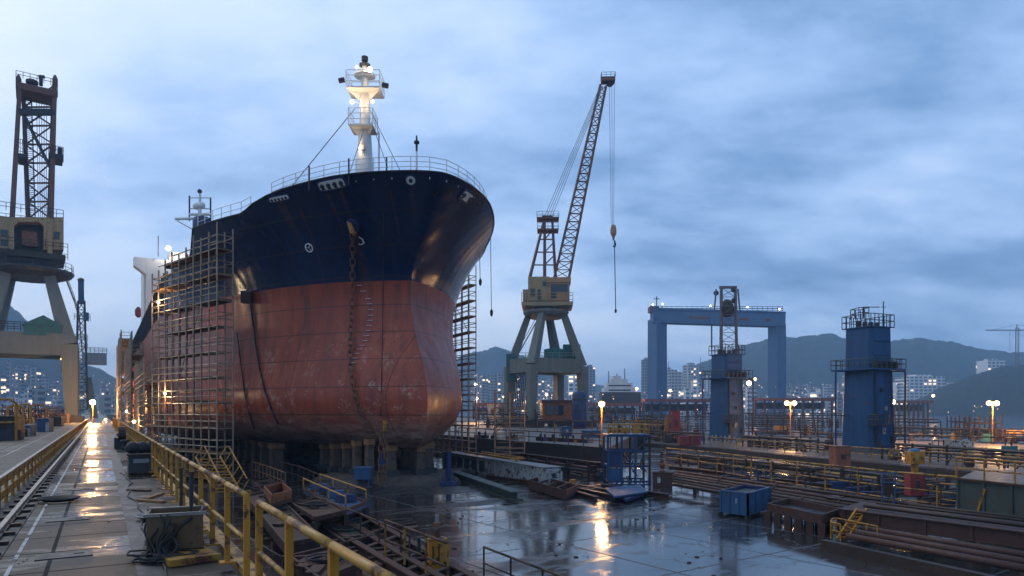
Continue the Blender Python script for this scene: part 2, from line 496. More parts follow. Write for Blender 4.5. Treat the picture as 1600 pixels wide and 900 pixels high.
def structure(name, mb, mat, smooth=False):
    o = mb.build(name, mat, None, smooth)
    o['kind'] = 'structure'
    return o

def lamp_light(p, power, col=(1.0, 0.66, 0.32), r=0.2, name='lamp_light'):
    ld = bpy.data.lights.new(name, 'POINT')
    ld.energy = power; ld.color = col; ld.shadow_soft_size = r
    lo = bpy.data.objects.new(name, ld)
    lo.location = p
    COL.objects.link(lo)
    return lo

# ------------------------------------------------------------------ camera, world, sun
cam = bpy.data.cameras.new('camera')
cam.lens = 36.0 * F / 1600.0
cam.sensor_width = 36.0
cam.shift_y = (HZ - 450.0) / 1600.0
cam.clip_end = 12000
cam.clip_start = 0.1
co = bpy.data.objects.new('camera', cam)
COL.objects.link(co)
co.location = (0, 0, HC)
co.rotation_euler = (R(90), 0, -YAW)
scene.camera = co

SUN_EL, SUN_AZ = R(42), R(-12)
wd = bpy.data.worlds.new('World')
scene.world = wd
wd.use_nodes = True
nt = wd.node_tree
for n in list(nt.nodes):
    nt.nodes.remove(n)
out = nt.nodes.new('ShaderNodeOutputWorld')
sky = N(nt, 'ShaderNodeTexSky', sky_type='NISHITA', sun_disc=False, sun_elevation=SUN_EL, sun_rotation=SUN_AZ, air_density=1.6, dust_density=1.5, ozone_density=4.0)
bg1 = nt.nodes.new('ShaderNodeBackground')
L(nt, sky.outputs[0], bg1.inputs[0])
bg1.inputs[1].default_value = 0.055
tc = nt.nodes.new('ShaderNodeTexCoord').outputs['Generated']
sp = nt.nodes.new('ShaderNodeSeparateXYZ')
L(nt, tc, sp.inputs[0])
zc = math_(nt, 'ADD', math_(nt, 'MAXIMUM', sp.outputs[2], 0.0), 0.30)
cb = nt.nodes.new('ShaderNodeCombineXYZ')
# camera-right and forward components so the cloud banks lie across the view direction
rx = math_(nt, 'ADD', math_(nt, 'MULTIPLY', sp.outputs[0], C_), math_(nt, 'MULTIPLY', sp.outputs[1], -S))
ry = math_(nt, 'ADD', math_(nt, 'MULTIPLY', sp.outputs[0], S), math_(nt, 'MULTIPLY', sp.outputs[1], C_))
L(nt, math_(nt, 'DIVIDE', rx, zc), cb.inputs[0])
L(nt, math_(nt, 'DIVIDE', ry, zc), cb.inputs[1])
cl1 = noise_(nt, mapped(nt, cb.outputs[0], (0.7, 1.15, 1), (0, 0, R(24))), 1.0, 6, 0.52)
cl2 = noise_(nt, mapped(nt, cb.outputs[0], (1.0, 1.7, 1), (0, 0, R(30))), 3.4, 9, 0.62)
cl = math_(nt, 'ADD', math_(nt, 'MULTIPLY', math_(nt, 'SUBTRACT', cl1, 0.5), 1.15), math_(nt, 'MULTIPLY', math_(nt, 'SUBTRACT', cl2, 0.5), 0.30))
cl = math_(nt, 'ADD', cl, 0.53)
cl = math_(nt, 'SUBTRACT', cl, math_(nt, 'MULTIPLY', rx, 0.22))
clear = math_(nt, 'MULTIPLY', math_(nt, 'POWER', math_(nt, 'SUBTRACT', 1.0, math_(nt, 'MAXIMUM', sp.outputs[2], 0.0)), 4.0), 0.10)
cl = math_(nt, 'ADD', cl, clear)
cr = ramp(nt, cl, [(0.28, (0.085, 0.175, 0.36)), (0.40, (0.165, 0.29, 0.52)), (0.51, (0.30, 0.45, 0.72)), (0.63, (0.47, 0.60, 0.82)), (0.80, (0.62, 0.71, 0.86))])
bg2 = nt.nodes.new('ShaderNodeBackground')
L(nt, cr.outputs[0], bg2.inputs[0])
bg2.inputs[1].default_value = 1.0
mx = nt.nodes.new('ShaderNodeMixShader')
mx.inputs[0].default_value = 0.88
L(nt, bg1.outputs[0], mx.inputs[1]); L(nt, bg2.outputs[0], mx.inputs[2])
L(nt, mx.outputs[0], out.inputs[0])

sd = bpy.data.lights.new('sun', 'SUN')
sd.energy = 0.5; sd.angle = R(25); sd.color = (1.0, 0.95, 0.88)
so = bpy.data.objects.new('sun', sd)
COL.objects.link(so)
sdir = Vector((math.sin(SUN_AZ) * math.cos(SUN_EL), math.cos(SUN_AZ) * math.cos(SUN_EL), math.sin(SUN_EL)))
so.rotation_euler = sdir.to_track_quat('Z', 'Y').to_euler()
sky.sun_rotation = math.atan2(sdir.x, sdir.y)

vs_ = scene.view_settings
vs_.view_transform = 'Standard'; vs_.look = 'None'; vs_.gamma = 1; vs_.exposure = 0.64; vs_.use_curve_mapping = False
scene.cycles.use_denoising = True
scene.cycles.max_bounces = 5
scene.cycles.diffuse_bounces = 2
scene.cycles.glossy_bounces = 3
scene.cycles.volume_bounces = 0
scene.cycles.sample_clamp_indirect = 4
scene.cycles.sample_clamp_direct = 0

# haze
hz = MB().box((500, 900, 99.5), (4600, 4600, 201)).build('haze', 'dark')
hz['kind'] = 'stuff'
hm, hnt, hb_ = nt_new('haze_air')
hnt.nodes.remove(hb_)
pv = hnt.nodes.new('ShaderNodeVolumePrincipled')
pv.inputs['Color'].default_value = (0.42, 0.69, 1.0, 1)
pv.inputs['Density'].default_value = 0.0004
L(hnt, pv.outputs[0], hnt.nodes['Material Output'].inputs['Volume'])
hz.data.materials.clear(); hz.data.materials.append(hm)

# ------------------------------------------------------------------ ground, quays, water
structure('ground', MB().add([(-1700, -1300, 0), (2700, -1300, 0), (2700, 3100, 0), (-1700, 3100, 0)], [(0, 1, 2, 3)]), 'floor')
EDGE = 1.95
wl = MB()
wl.prism([(-2.15, -80), (EDGE, -80), (EDGE, 420), (-2.15, 420)], 0.02, WALK)
structure('walkway', wl, 'walk')
structure('crane_road', MB().prism([(-7.6, -80), (-2.16, -80), (-2.16, 420), (-7.6, 420)], 0.02, WALK - 0.03), 'road')
structure('yard_ground', MB().prism([(-400, -80), (-7.61, -80), (-7.61, 1500), (-400, 1500)], 0.02, WALK - 0.1), 'conc')
structure('dock_end_ground', MB().prism([(-2.15, 421), (43.0, 421), (43.0, 1500), (-2.15, 1500)], 0.02, WALK - 0.1), 'conc')
# painted lines
structure('walkway_line', MB().box((-1.15, 170, WALK + 0.004), (0.055, 500, 0.008)), 'white_dirty')
structure('road_line', MB().box((-4.3, 170, WALK - 0.026), (0.08, 500, 0.008)), 'white_dirty')
structure('walkway_kerb', MB().box((EDGE - 0.12, 170, WALK + 0.05), (0.2, 500, 0.1)), 'yellow_worn')
# dark rail trench between the walkway and the yellow barrier, and the crane rail of the road
structure('trench_floor', MB().box((-1.7, 170, WALK + 0.01), (0.7, 500, 0.02)), 'black')
def rail_thing(x, z, label):
    t = thing('crane_rail', label, 'rail', (x, 20, z), 'crane rails along the dock')
    MB().box((x, 170, z + 0.10), (0.09, 500, 0.08)).build('rail_head', 'galv', t)
    MB().box((x, 170, z + 0.04), (0.16, 500, 0.04)).build('rail_foot', 'rust_dark', t)
    for i in range(60):
        y = 1.5 + i * 1.1
        MB().box((x, y, z + 0.03), (0.5, 0.16, 0.06)).build('clip', 'rust_dark', t)
rail_thing(-1.62, WALK + 0.02, 'dark crane rail in the narrow trench beside the yellow barrier')
rail_thing(-6.7, WALK - 0.03, 'crane rail at the yard edge of the pale concrete road')

# far quay (z 2.0) and the low deck (z 0.6)
A = G(690, 680.5, QUAY); B = G(950, 700, QUAY); Cq = G(1015, 668, QUAY)
q = [(A.x, A.y)] + [(B.x, B.y), (Cq.x, Cq.y), (Cq.x + 60, Cq.y + 160), (190, 1500), (43.2, 1500), (43.2, 300)]
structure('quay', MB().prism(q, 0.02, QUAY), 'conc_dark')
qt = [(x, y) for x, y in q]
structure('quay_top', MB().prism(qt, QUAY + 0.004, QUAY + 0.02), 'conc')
def strip(pairs, z, t, name, mat):
    p = [G(px, py, z) for px, py in pairs]
    return structure(name, MB().prism([(a.x, a.y) for a in p], z - t, z), mat)
strip([(1004, 691), (1130, 700), (1260, 713), (1420, 727), (1640, 746), (1800, 757), (1800, 702), (1400, 688), (1004, 674)], LOW, 0.55, 'low_deck', 'deck')
ed = thing('deck_edge_beam', 'long rusty fender beam along the edge of the low tower deck', 'beam', G(1130, 700, LOW))
pe = [G(x, y, LOW) for x, y in ((1004, 691.5), (1130, 700.5), (1260, 713.6), (1420, 727.6), (1640, 746.8), (1800, 757.8))]
for a, b in zip(pe, pe[1:]):
    MB().bar(a - V(0, 0, .3), b - V(0, 0, .3), .35, .5).build('fender', 'rust_dark', ed)
# water
wp = [G(x, y, 0.25) for x, y in ((1180, 676), (1380, 680), (2300, 690), (2300, 646.4), (1500, 645.8), (1200, 645.6), (1190, 654))]
structure('water', MB().prism([(a.x, a.y) for a in wp], 0.05, 0.25), 'water')

# ------------------------------------------------------------------ hills
def hill(name, prof, d, depth, mat, seed):
    """Ridge whose crest runs through the (px, py) profile at distance d."""
    nx, ny = 320, 26
    vs, fs = [], []
    x0, x1 = prof[0][0], prof[-1][0]
    def crest(x):
        for (a, ya), (b, yb) in zip(prof, prof[1:]):
            if a <= x <= b:
                t = (x - a) / (b - a)
                t = t * t * (3 - 2 * t) * .5 + t * .5
                return ya + (yb - ya) * t
        return prof[-1][1]
    for j in range(ny + 1):
        t = j / ny
        prof_h = math.sin(min(1.0, t * 1.6) * PI / 2) if t < 0.625 else math.cos((t - 0.625) / 0.375 * PI / 2)
        for i in range(nx + 1):
            x = x0 + (x1 - x0) * i / nx
            dd = d - depth * 0.6 + depth * t
            h = max(0, HC + (HZ - crest(x)) / F * d)
            p = from_cam(dd, (x - 800) / F * dd, 0)
            nz = noise.noise(Vector((p.x * .012, p.y * .012, seed))) * 0.10 + noise.noise(Vector((p.x * .05, p.y * .05, seed))) * 0.035 + noise.noise(Vector((p.x * .09, p.y * .09, seed))) * 0.05 + noise.noise(Vector((p.x * .21, p.y * .21, seed))) * 0.03
            p.z = max(0.05, h * prof_h * (1 + nz * (0.4 + .6 * (1 - prof_h))) + nz * 6)
            vs.append(p)
    for j in range(ny):
        for i in range(nx):
            a = j * (nx + 1) + i
            fs.append((a, a + 1, a + nx + 2, a + nx + 1))
    return structure(name, MB().add(vs, fs), mat, True)
hill('hills', [(960, 640), (1040, 602), (1100, 566), (1165, 540), (1230, 525), (1290, 521), (1330, 531), (1380, 534), (1430, 528), (1480, 535), (1540, 548), (1600, 552), (1700, 575), (1900, 640)], 1500, 500, 'hill', 1.3)
hill('hills', [(-250, 560), (-120, 500), (-40, 474), (15, 480), (70, 520), (140, 572), (230, 616), (330, 640)], 1150, 400, 'hill', 4.1)
hill('hills', [(640, 640), (700, 566), (745, 547), (775, 542), (810, 552), (870, 585), (960, 606), (1100, 640)], 1750, 400, 'hill', 7.7)
hill('hills', [(1395, 640), (1440, 622), (1475, 602), (1520, 585), (1570, 573), (1640, 566), (1800, 575), (2000, 640)], 830, 200, 'hill_near', 9.2)

# ------------------------------------------------------------------ the ship
X0 = 20.2
ZB = 2.7
def interp(t, x):
    if x <= t[0][0]:
        return t[0][1]
    for (a, ya), (b, yb) in zip(t, t[1:]):
        if x <= b:
            u = (x - a) / (b - a)
            return ya + (yb - ya) * u
    return t[-1][1]
def smooth_interp(t, x):
    # Catmull-Rom through the table
    if x <= t[0][0]: return t[0][1]
    if x >= t[-1][0]: return t[-1][1]
    for i in range(len(t) - 1):
        if x <= t[i + 1][0]:
            p1, p2 = t[i], t[i + 1]
            p0 = t[i - 1] if i else (2 * p1[0] - p2[0], 2 * p1[1] - p2[1])
            p3 = t[i + 2] if i + 2 < len(t) else (2 * p2[0] - p1[0], 2 * p2[1] - p1[1])
            u = (x - p1[0]) / (p2[0] - p1[0])
            m1 = (p2[1] - p0[1]) / (p2[0] - p0[0]) * (p2[0] - p1[0])
            m2 = (p3[1] - p1[1]) / (p3[0] - p1[0]) * (p2[0] - p1[0])
            return (2*u**3-3*u*u+1)*p1[1] + (u**3-2*u*u+u)*m1 + (-2*u**3+3*u*u)*p2[1] + (u**3-u*u)*m2
STEM = [(2.7, 47.8), (3.2, 46.5), (4.2, 45.7), (6.15, 45.3), (7.6, 45.5), (9.1, 46.1), (10.8, 47.2), (12.4, 48.0), (14.0, 48.4), (15.5, 48.3), (17.0, 47.5), (18.5, 46.4), (20.2, 44.8), (22.0, 42.9)]
ENT_L = [(3.2, 42), (9, 40), (15.5, 40), (18.5, 36), (22, 30)]
ENT_M = [(3.2, 0.74), (6, 0.76), (9, 0.78), (12, 0.73), (15.5, 0.67), (17.5, 0.69), (19.5, 0.70), (22, 0.67)]
def half_breadth(y, z):
    s = y - smooth_interp(STEM, z)
    if s <= 0:
        return 0.0
    t = min(1, s / interp(ENT_L, z))
    m_ = interp(ENT_M, z)
    hb = 15.0 * (1 - (1 - t) ** 2) ** m_
    wv = min(1, max(0, (19.0 - z) / 2.5))
    if wv > 0:
        hb *= (1 - math.exp(-s / 1.5)) ** ((1.12 - m_) * wv)
    rb = 4.2 - 1.6 * min(1, max(0, (y - 60) / 25))
    k = (z - ZB) / rb
    if k < 1:
        inner = 1 - (1 - max(k, 0)) ** 2.3
        flat = 0.42 + 0.48 * min(1, max(0, (y - 56) / 34))
        hb *= flat + (1 - flat) * inner ** 0.5
    if y > 185:
        hb *= max(0.35, 1 - ((y - 185) / 22) ** 2 * 0.5)
    return hb
TOP = [(40, 22.0), (47, 21.95), (51, 21.7), (54.2, 21.35), (54.9, 21.15), (56.2, 20.85), (65.4, 21.0), (65.8, 19.8), (67.2, 18.8), (80, 18.5), (205, 18.5)]
def ztop(y):
    return interp(TOP, y)
svals = [0, .12, .3, .55, .9, 1.35, 1.9, 2.6, 3.4, 4.4, 5.5, 6.7, 8, 9.4, 10.9, 11.6, 12.3, 13, 14.2, 15.6, 17, 17.9, 18.3, 18.7, 19.6, 20.6, 21.6, 22.3, 22.7, 23.1, 23.7, 24.4, 26.5, 29.5, 33, 37, 42, 50, 65, 90, 120, 142, 148, 154, 158]
rvals = [0, .012, .03, .055, .085, .12, .16, .205, .25, .30, .35, .40, .45, .50, .55, .60, .65, .70, .75, .80, .84, .88, .91, .94, .97, 1.0]
hv, hf = [], []
nr, ns = len(rvals), len(svals)
def hull_point(r, s, side):
    # iterate: z depends on y through the sheer
    y = 47 + s
    for _ in range(4):
        z = ZB + r * (ztop(y) - ZB)
        y = smooth_interp(STEM, z) + s
    z = ZB + r * (ztop(y) - ZB)
    return Vector((X0 + side * half_breadth(y, z), y, z))
def hull_side(side, mb):
    vs = [hull_point(r, s, side) for r in rvals for s in svals]
    fs = []
    for k in range(nr - 1):
        for i in range(ns - 1):
            a = k * ns + i
            f = (a, a + 1, a + ns + 1, a + ns)
            fs.append(f if side > 0 else tuple(reversed(f)))
    mb.add(vs, fs)
ship = thing('cargo_ship', 'huge cargo ship with navy topsides and scuffed red bottom standing on blocks', 'ship', (X0, 100, 0))
hm_ = MB()
hull_side(-1, hm_); hull_side(1, hm_)
# flat bottom, transom
bs = [hull_point(0, s, -1) for s in svals]; be = [hull_point(0, s, 1) for s in svals]
hm_.add(bs + be, [(i, i + 1, ns + i + 1, ns + i) for i in range(ns - 1)])
ts = [hull_point(r, svals[-1], -1) for r in rvals]; te = [hull_point(r, svals[-1], 1) for r in rvals]
hm_.add(ts + te, [(k, k + 1, nr + k + 1, nr + k) for k in range(nr - 1)])
hull = hm_.build('hull', 'hull', ship, True)
# weld the stem
import bmesh
bm = bmesh.new(); bm.from_mesh(hull.data)
bmesh.ops.remove_doubles(bm, verts=bm.verts, dist=0.004)
bmesh.ops.recalc_face_normals(bm, faces=bm.faces)
bm.to_mesh(hull.data); bm.free()
hull.data.polygons.foreach_set('use_smooth', [True] * len(hull.data.polygons))
hull.data.set_sharp_from_angle(angle=R(38))
bvh = BVHTree.FromPolygons([v.co + W[hull.name] for v in hull.data.vertices], [tuple(p.vertices) for p in hull.data.polygons])
CAMP = Vector((0, 0, HC))
def hull_hit(px, py):
    d = (D(px, py, 1.0) - CAMP).normalized()
    loc, nrm, idx, dist = bvh.ray_cast(CAMP, d)
    if loc is None:
        return None, None
    if nrm.dot(d) > 0:
        nrm = -nrm
    return loc, nrm
# deck inside the bulwark
dk = MB()
dp = [hull_point(1, s, -1) for s in svals[3:]]; dq = [hull_point(1, s, 1) for s in svals[3:]]
n_ = len(dp)
def dkx(p):
    return max(.05, half_breadth(p.y, p.z - 1.15) - .15)
dk.add([V(X0 - dkx(p), p.y, p.z - 1.15) for p in dp] + [V(X0 + dkx(p), p.y, p.z - 1.15) for p in dq], [(i, i + 1, n_ + i + 1, n_ + i) for i in range(n_ - 1)])
dk.build('deck', 'rust_red', ship)
# bulwark capping rail
cap = MB()
edge = [hull_point(1, s, -1) for s in reversed(svals[:-6])] + [hull_point(1, s, 1) for s in svals[1:-6]]
for a, b in zip(edge, edge[1:]):
    cap.bar(a + V(0, 0, .04), b + V(0, 0, .04), .2, .07)
cap.build('bulwark_cap', 'dark', ship)

# forecastle rail above the bulwark
fr = [p for p in edge if p.y < 54.3]
def resample(pts, step):
    out, carry = [pts[0]], 0.0
    for a, b in zip(pts, pts[1:]):
        seg = (b - a).length
        t = step - carry
        while t <= seg:
            out.append(a + (b - a) * (t / seg)); t += step
        carry = (carry + seg) % step
    return out
fr = resample(fr, 1.35)
inn = [V(X0 + (p.x - X0) * 0.96, p.y + .3, p.z) for p in fr]
rl = bpy.data.objects.new('railing', None); COL.objects.link(rl); rl.parent = ship; W['railing'] = W[ship.name].copy()
for p in inn:
    MB().tube(p - V(0, 0, .4), p + V(0, 0, 1.15), .035, 6).build('post', 'white', rl)
for h in (0.45, 0.8, 1.15):
    MB().path([p + V(0, 0, h) for p in inn], .024, 6).build('rail_bar', 'white', rl)
# lower rail aft of the forecastle step
inn2 = resample([p for p in [hull_point(1, s, -1) for s in svals] if 55.5 < p.y < 65.3], 1.4)
rl2 = bpy.data.objects.new('step_railing', None); COL.objects.link(rl2); rl2.parent = ship; W['step_railing'] = W[ship.name].copy()
inn2 = [p + V(.3, 0, 0) for p in inn2]
for p in inn2:
    MB().tube(p - V(0, 0, .3), p + V(0, 0, 1.1), .03, 6).build('post', 'white', rl2)
for h in (0.6, 1.1):
    MB().path([p + V(0, 0, h) for p in inn2], .022, 6).build('rail_bar', 'white', rl2)

# foremast
mp = D(570, 262, 60.5); mx_, my_ = mp.x, mp.y
def mz(py): return HC + (HZ - py) / F * 60.5
mast = MB().lathe((mx_, my_, 0), [(.85, 20.6), (.74, mz(262)), (.52, mz(200)), (.40, mz(150)), (.30, mz(118)), (.26, mz(104))], 14).build('foremast', 'white', ship, True)
MB().lathe((mx_, my_, 0), [(.34, mz(104)), (.5, mz(103)), (.5, mz(101)), (.22, mz(100.5)), (.22, mz(96)), (.3, mz(95)), (.3, mz(89)), (.12, mz(87.5))], 10).build('mast_top', 'dark', mast)
MB().lathe((mx_, my_, 0), [(.62, mz(121)), (.95, mz(119.5)), (.95, mz(118)), (.45, mz(117.5))], 12).build('collar', 'white', mast)
RGT = Vector((C_, -S, 0)); FWD = Vector((S, C_, 0))
def mast_platform(py, l, r, f, braces):
    z = mz(py)
    c = V(mx_, my_, z)
    quad = [c - RGT * l - FWD * f, c + RGT * r - FWD * f, c + RGT * r + FWD * .9, c - RGT * l + FWD * .9]
    p = MB().plate(quad, (0, 0, 1), .12).build('platform', 'white', mast)
    rr = MB()
    ring = quad + [quad[0]]
    for a, b in zip(ring, ring[1:]):
        for h in (.5, 1.0, 1.45):
            rr.tube(a + V(0, 0, h), b + V(0, 0, h), .03)
        for t in (0, .5):
            e = a.lerp(b, t)
            rr.tube(e, e + V(0, 0, 1.45), .035)
    rr.build('platform_rail_frame', 'white', p)
    br = MB()
    for sx in braces:
        e = c + RGT * sx - FWD * (f * .7)
        br.plate([c + V(0, 0, -.8) + RGT * (.3 if sx > 0 else -.3), c + V(0, 0, -.06), e + V(0, 0, -.06)], FWD, .1)
    br.build('bracket', 'white', p)
mast_platform(146, 1.35, 1.55, 1.3, (-1.3, 1.5))
mast_platform(204, 1.15, .95, 1.3, (-1.1, .9))
ld_ = MB()
for k in range(40):
    z = mz(262) + k * .3
    if z > mz(205): break
    e = V(mx_, my_, z) + RGT * 1.25
    ld_.tube(e - FWD * .25, e + FWD * .25, .025)
lad = V(mx_, my_, 0) + RGT * 1.25
for s_ in (-.25, .25):
    ld_.tube(lad + FWD * s_ + V(0, 0, 21), lad + FWD * s_ * .8 + V(0, 0, mz(205)), .04)
ld_.build('mast_ladder_frame', 'white', mast)
MB().box(V(mx_, my_, mz(235)) - FWD * .85, (.35, .2, .6), -YAW).build('junction_box', 'grey', mast)
for (dx, py, pw, r_) in ((.62, 115, 45, .2), (-.55, 111.5, 16, .12), (-.95, 165, 40, .16), (.85, 165, 24, .12), (-.25, 236, 30, .1)):
    e = V(mx_, my_, mz(py)) + RGT * dx - FWD * .75
    MB().ball(e, r_).build('lamp', 'white_lamp', mast)
    MB().tube(e, V(mx_, my_, mz(py)), .03).build('lamp_arm', 'white', mast)
    lamp_light(e - FWD * .35, pw, (1, .74, .45), .15, 'mast_light')
for (dx, py) in ((-1.55, 133), (1.75, 141)):
    e = V(mx_, my_, mz(py)) + RGT * dx - FWD * 1.0
    MB().tube(e, e + RGT * .5 * (1 if dx > 0 else -1) - V(0, 0, .1), .22, 10).build('horn', 'dark', mast)
st = MB()
for (px, py, qx, qy, dd) in ((556, 168, 452, 296, 57), (578, 172, 627, 270, 57), (580, 190, 606, 262, 57), (566, 210, 547, 268, 57)):
    st.tube(D(px, py, 60), D(qx, qy, dd), .035, 4)
st.build('stay_rope', 'cable', ship)
# short jack staff and bow poles
js = D(651, 268, 47.5)
jk = MB().tube(js - V(0, 0, .6), js + V(0, 0, 1.4), .10, 8, .06).build('jackstaff', 'white', ship)
MB().lathe(js, [(.07, 1.4), (.09, 1.9), (.2, 1.95), (.2, 2.1), (.08, 2.15), (.05, 2.5)], 8).build('staff_lamp', 'dark', jk)
for px, py, h in ((545, 268, 1.5), (483, 277, 1.3), (604, 262, 1.2)):
    e = D(px, py, 47.5)
    MB().tube(e - V(0, 0, .9), e + V(0, 0, h * .6), .06, 6).build('bollard_post', 'rust_dark', ship)

# fairleads: white rimmed openings with rollers behind
def fairlead(px, py, w, h, rollers, shape='slot'):
    c, nrm = hull_hit(px, py)
    l, _ = hull_hit(px - 6, py + (1.2 if px < 600 else (-.6 if px < 700 else -4.2)))
    rgt = (c - l).normalized()
    up = nrm.cross(rgt).normalized()
    if up.z < 0: up = -up
    rgt = up.cross(nrm).normalized()
    if rgt.dot(RGT) < 0: rgt = -rgt
    def ov(sw, sh, off):
        pts = []
        k = 20
        for i in range(k):
            a = 2 * PI * i / k
            ca, sa = math.cos(a), math.sin(a)
            e = 0.35 if shape == 'slot' else 1.0
            x = sw * math.copysign(abs(ca) ** e, ca); y = sh * math.copysign(abs(sa) ** e, sa)
            pts.append(c + rgt * x + up * y + nrm * off)
        return pts
    o = MB().plate(ov(w * 1.12 + .05, h * 1.25 + .05, .03), nrm, .10).build('fairlead', 'blue_deep', ship)
    MB().plate(ov(w, h, .06), nrm, .12).build('white_rim', 'white', o)
    if shape == 'slot':
        for i in range(rollers):
            x = -w * .75 + 1.5 * w * i / max(1, rollers - 1)
            b_ = c + rgt * x + nrm * .12
            MB().tube(b_ - nrm * .02, b_ + nrm * .10, h * .55, 10, h * .45).build('roller', 'dark', o)
            MB().plate([b_ + rgt * h * .5 - up * h * .85, b_ - rgt * h * .5 - up * h * .85, b_ + up * h * .1], nrm, .08).build('roller_bracket', 'dark', o)
    else:
        MB().plate(ov(w * .42, h * .5, .12), nrm, .08).build('opening', 'dark', o)
fairlead(519, 287.5, 1.05, .31, 4)
fairlead(642, 281, .31, .31, 1, 'round')
fairlead(728, 306.5, .66, .34, 2)
fairlead(437, 309.5, .95, .16, 5)
# round thruster mark
c, nrm = hull_hit(483, 387)
t1 = nrm.cross(V(0, 0, 1)).normalized(); t2 = t1.cross(nrm)
mk = MB()
for i in range(24):
    a, b = 2 * PI * i / 24, 2 * PI * (i + 1) / 24
    mk.plate([c + (t1 * math.cos(x) + t2 * math.sin(x)) * r_ + nrm * .02 for x, r_ in ((a, .36), (b, .36), (b, .27), (a, .27))], nrm, .03)
for ang in (0.2, 2.2, 4.2):
    mk.bar(c + nrm * .03, c + nrm * .03 + (t1 * math.cos(ang) + t2 * math.sin(ang)) * .27, .08, .02)
mk.build('thruster_mark_lettering', 'white', ship)
# hooked white mark beside the hawse
hk = MB()
pts = [hull_hit(x, y) for x, y in ((561, 370), (566, 373), (569, 379), (565, 382), (561, 381))]
for (a, na), (b, nb) in zip(pts, pts[1:]):
    hk.bar(a + na * .04, b + nb * .04, .09, .05)
hk.build('bulb_mark_lettering', 'white', ship)
# draught marks, two columns
dm = [(562, 446), (568, 455), (576, 467), (578.5, 475), (580, 484), (580, 493), (579, 501), (577.5, 509), (576, 517), (573.5, 525), (571, 533), (567, 540), (563, 546), (559, 553), (555.5, 560), (552.5, 567)]
for x, y in dm:
    a, na = hull_hit(x, y)
    s1 = na.cross(V(0, 0, 1)).normalized()
    mbk = MB()
    mbk.bar(a + na * .03 - s1 * .2, a + na * .03 + s1 * .03, .15, .03)
    mbk.bar(a + na * .03 + s1 * .09, a + na * .03 + s1 * .2, .19, .03)
    mbk.build('draught_mark', 'white', ship)
for x, y in ((688, 425), (685, 432), (682, 439), (676, 452), (672, 466), (669, 480)):
    a, na = hull_hit(x, y)
    if a is None: continue
    s1 = na.cross(V(0, 0, 1)).normalized()
    MB().bar(a + na * .03 - s1 * .1, a + na * .03 + s1 * .1, .09, .03).build('draught_mark', 'grey', ship)
# anchor in the hawse pipe
c, nrm = hull_hit(552, 352)
aw = MB().tube(c - nrm * .1, c + nrm * .18, .55, 14, .48).build('hawse_pipe', 'blue_deep', ship)
MB().plate([c + nrm * .25 + RGT * x + V(0, 0, z) for x, z in ((-.34, .42), (-.02, .3), (.18, -.34), (-.08, -.48))], nrm, .22).build('anchor_fluke', 'yellow', aw)
MB().ball(c + nrm * .3 + RGT * .2 - V(0, 0, .5), .2).build('anchor_shackle', 'orange', aw)

st_ = []
for px, py, w_, ln_ in ((552, 360, .55, 7.0), (508, 293, .22, 4.5), (530, 291, .22, 4.0), (642, 286, .25, 3.5), (437, 315, .5, 4.0), (724, 312, .3, 4.0), (394, 478, .45, 6.0), (610, 300, .12, 5.0), (470, 330, .14, 6.0), (480, 462, .3, 4.0), (620, 445, .3, 4.0)):
    a_, n_a = hull_hit(px, py)
    if a_ is None: continue
    tg_ = n_a.cross(V(0, 0, 1)).normalized()
    st_.append((tuple(a_), tuple(tg_), w_, ln_))
hull.data.materials[0] = hull_material(st_)
# anchor chain (hangs from the ship: a thing of its own)
c0, n0 = hull_hit(554, 360)
def off_hull(px, py, o):
    a, na = hull_hit(px, py)
    return a + na * o if a else None
d0 = (c0 - CAMP).dot(FWD)
cp = [c0 + n0 * .35]
for px, py in ((554, 400), (554, 440), (553, 480), (551, 520), (550, 560), (552, 585)):
    cp.append(off_hull(px, py, .35))
for px, py in ((556, 615), (562, 640), (574, 660), (586, 676)):
    h = off_hull(px, py, .22)
    if h: cp.append(h)
ch = thing('anchor_chain', 'heavy rusty anchor chain hanging down the hull in front of the keel blocks', 'chain', cp[0])
def link_mesh(scale):
    mb = MB()
    prof = []
    k = 14
    for i in range(k):
        a = 2 * PI * i / k
        prof.append(V(.19 * math.cos(a), 0, .20 * math.sin(a) + (.14 if math.sin(a) > 0 else -.14)) * scale)
    for i in range(k):
        mb.tube(prof[i], prof[(i + 1) % k], .052 * scale, 6, cap=False)
    return mb
proto = None
def lay_chain(pts, root, scale=1.0):
    global proto
    cc = resample(pts, .52 * scale)
    for i, (a, b) in enumerate(zip(cc, cc[1:])):
        if proto is None:
            proto = link_mesh(1.0).build('link', 'chain', None)
            o = proto
        else:
            o = proto.copy(); COL.objects.link(o)
        o.parent = root
        o.location = (a + b) / 2 - W[root.name]
        zz = (b - a).normalized()
        o.rotation_euler = (zz.to_track_quat('Z', 'Y').to_matrix() @ Matrix.Rotation(PI / 2 * (i % 2) + .3, 3, 'Z')).to_euler()
        o.scale = (scale,) * 3
lay_chain(cp, ch)
e1 = D(597, 664, 47.3); e2 = D(593, 776, 47.3); e2.z = .25
ch2 = thing('mooring_chain', 'doubled chain with yellow shackles dangling from the bow bottom to the wet floor', 'chain', e1)
lay_chain([e1, e2], ch2, .9)
lay_chain([e1 + RGT * .35, e2 + RGT * .25], ch2, .9)
MB().bar(e1 + RGT * .2 + V(0, 0, .3), e1 + RGT * .2 - V(0, 0, .4), .25, .2).build('shackle', 'yellow', ch2)
MB().box(e1.lerp(e2, .55) + RGT * .1, (.3, .3, .9)).build('wrap', 'blue_deep', ch2)
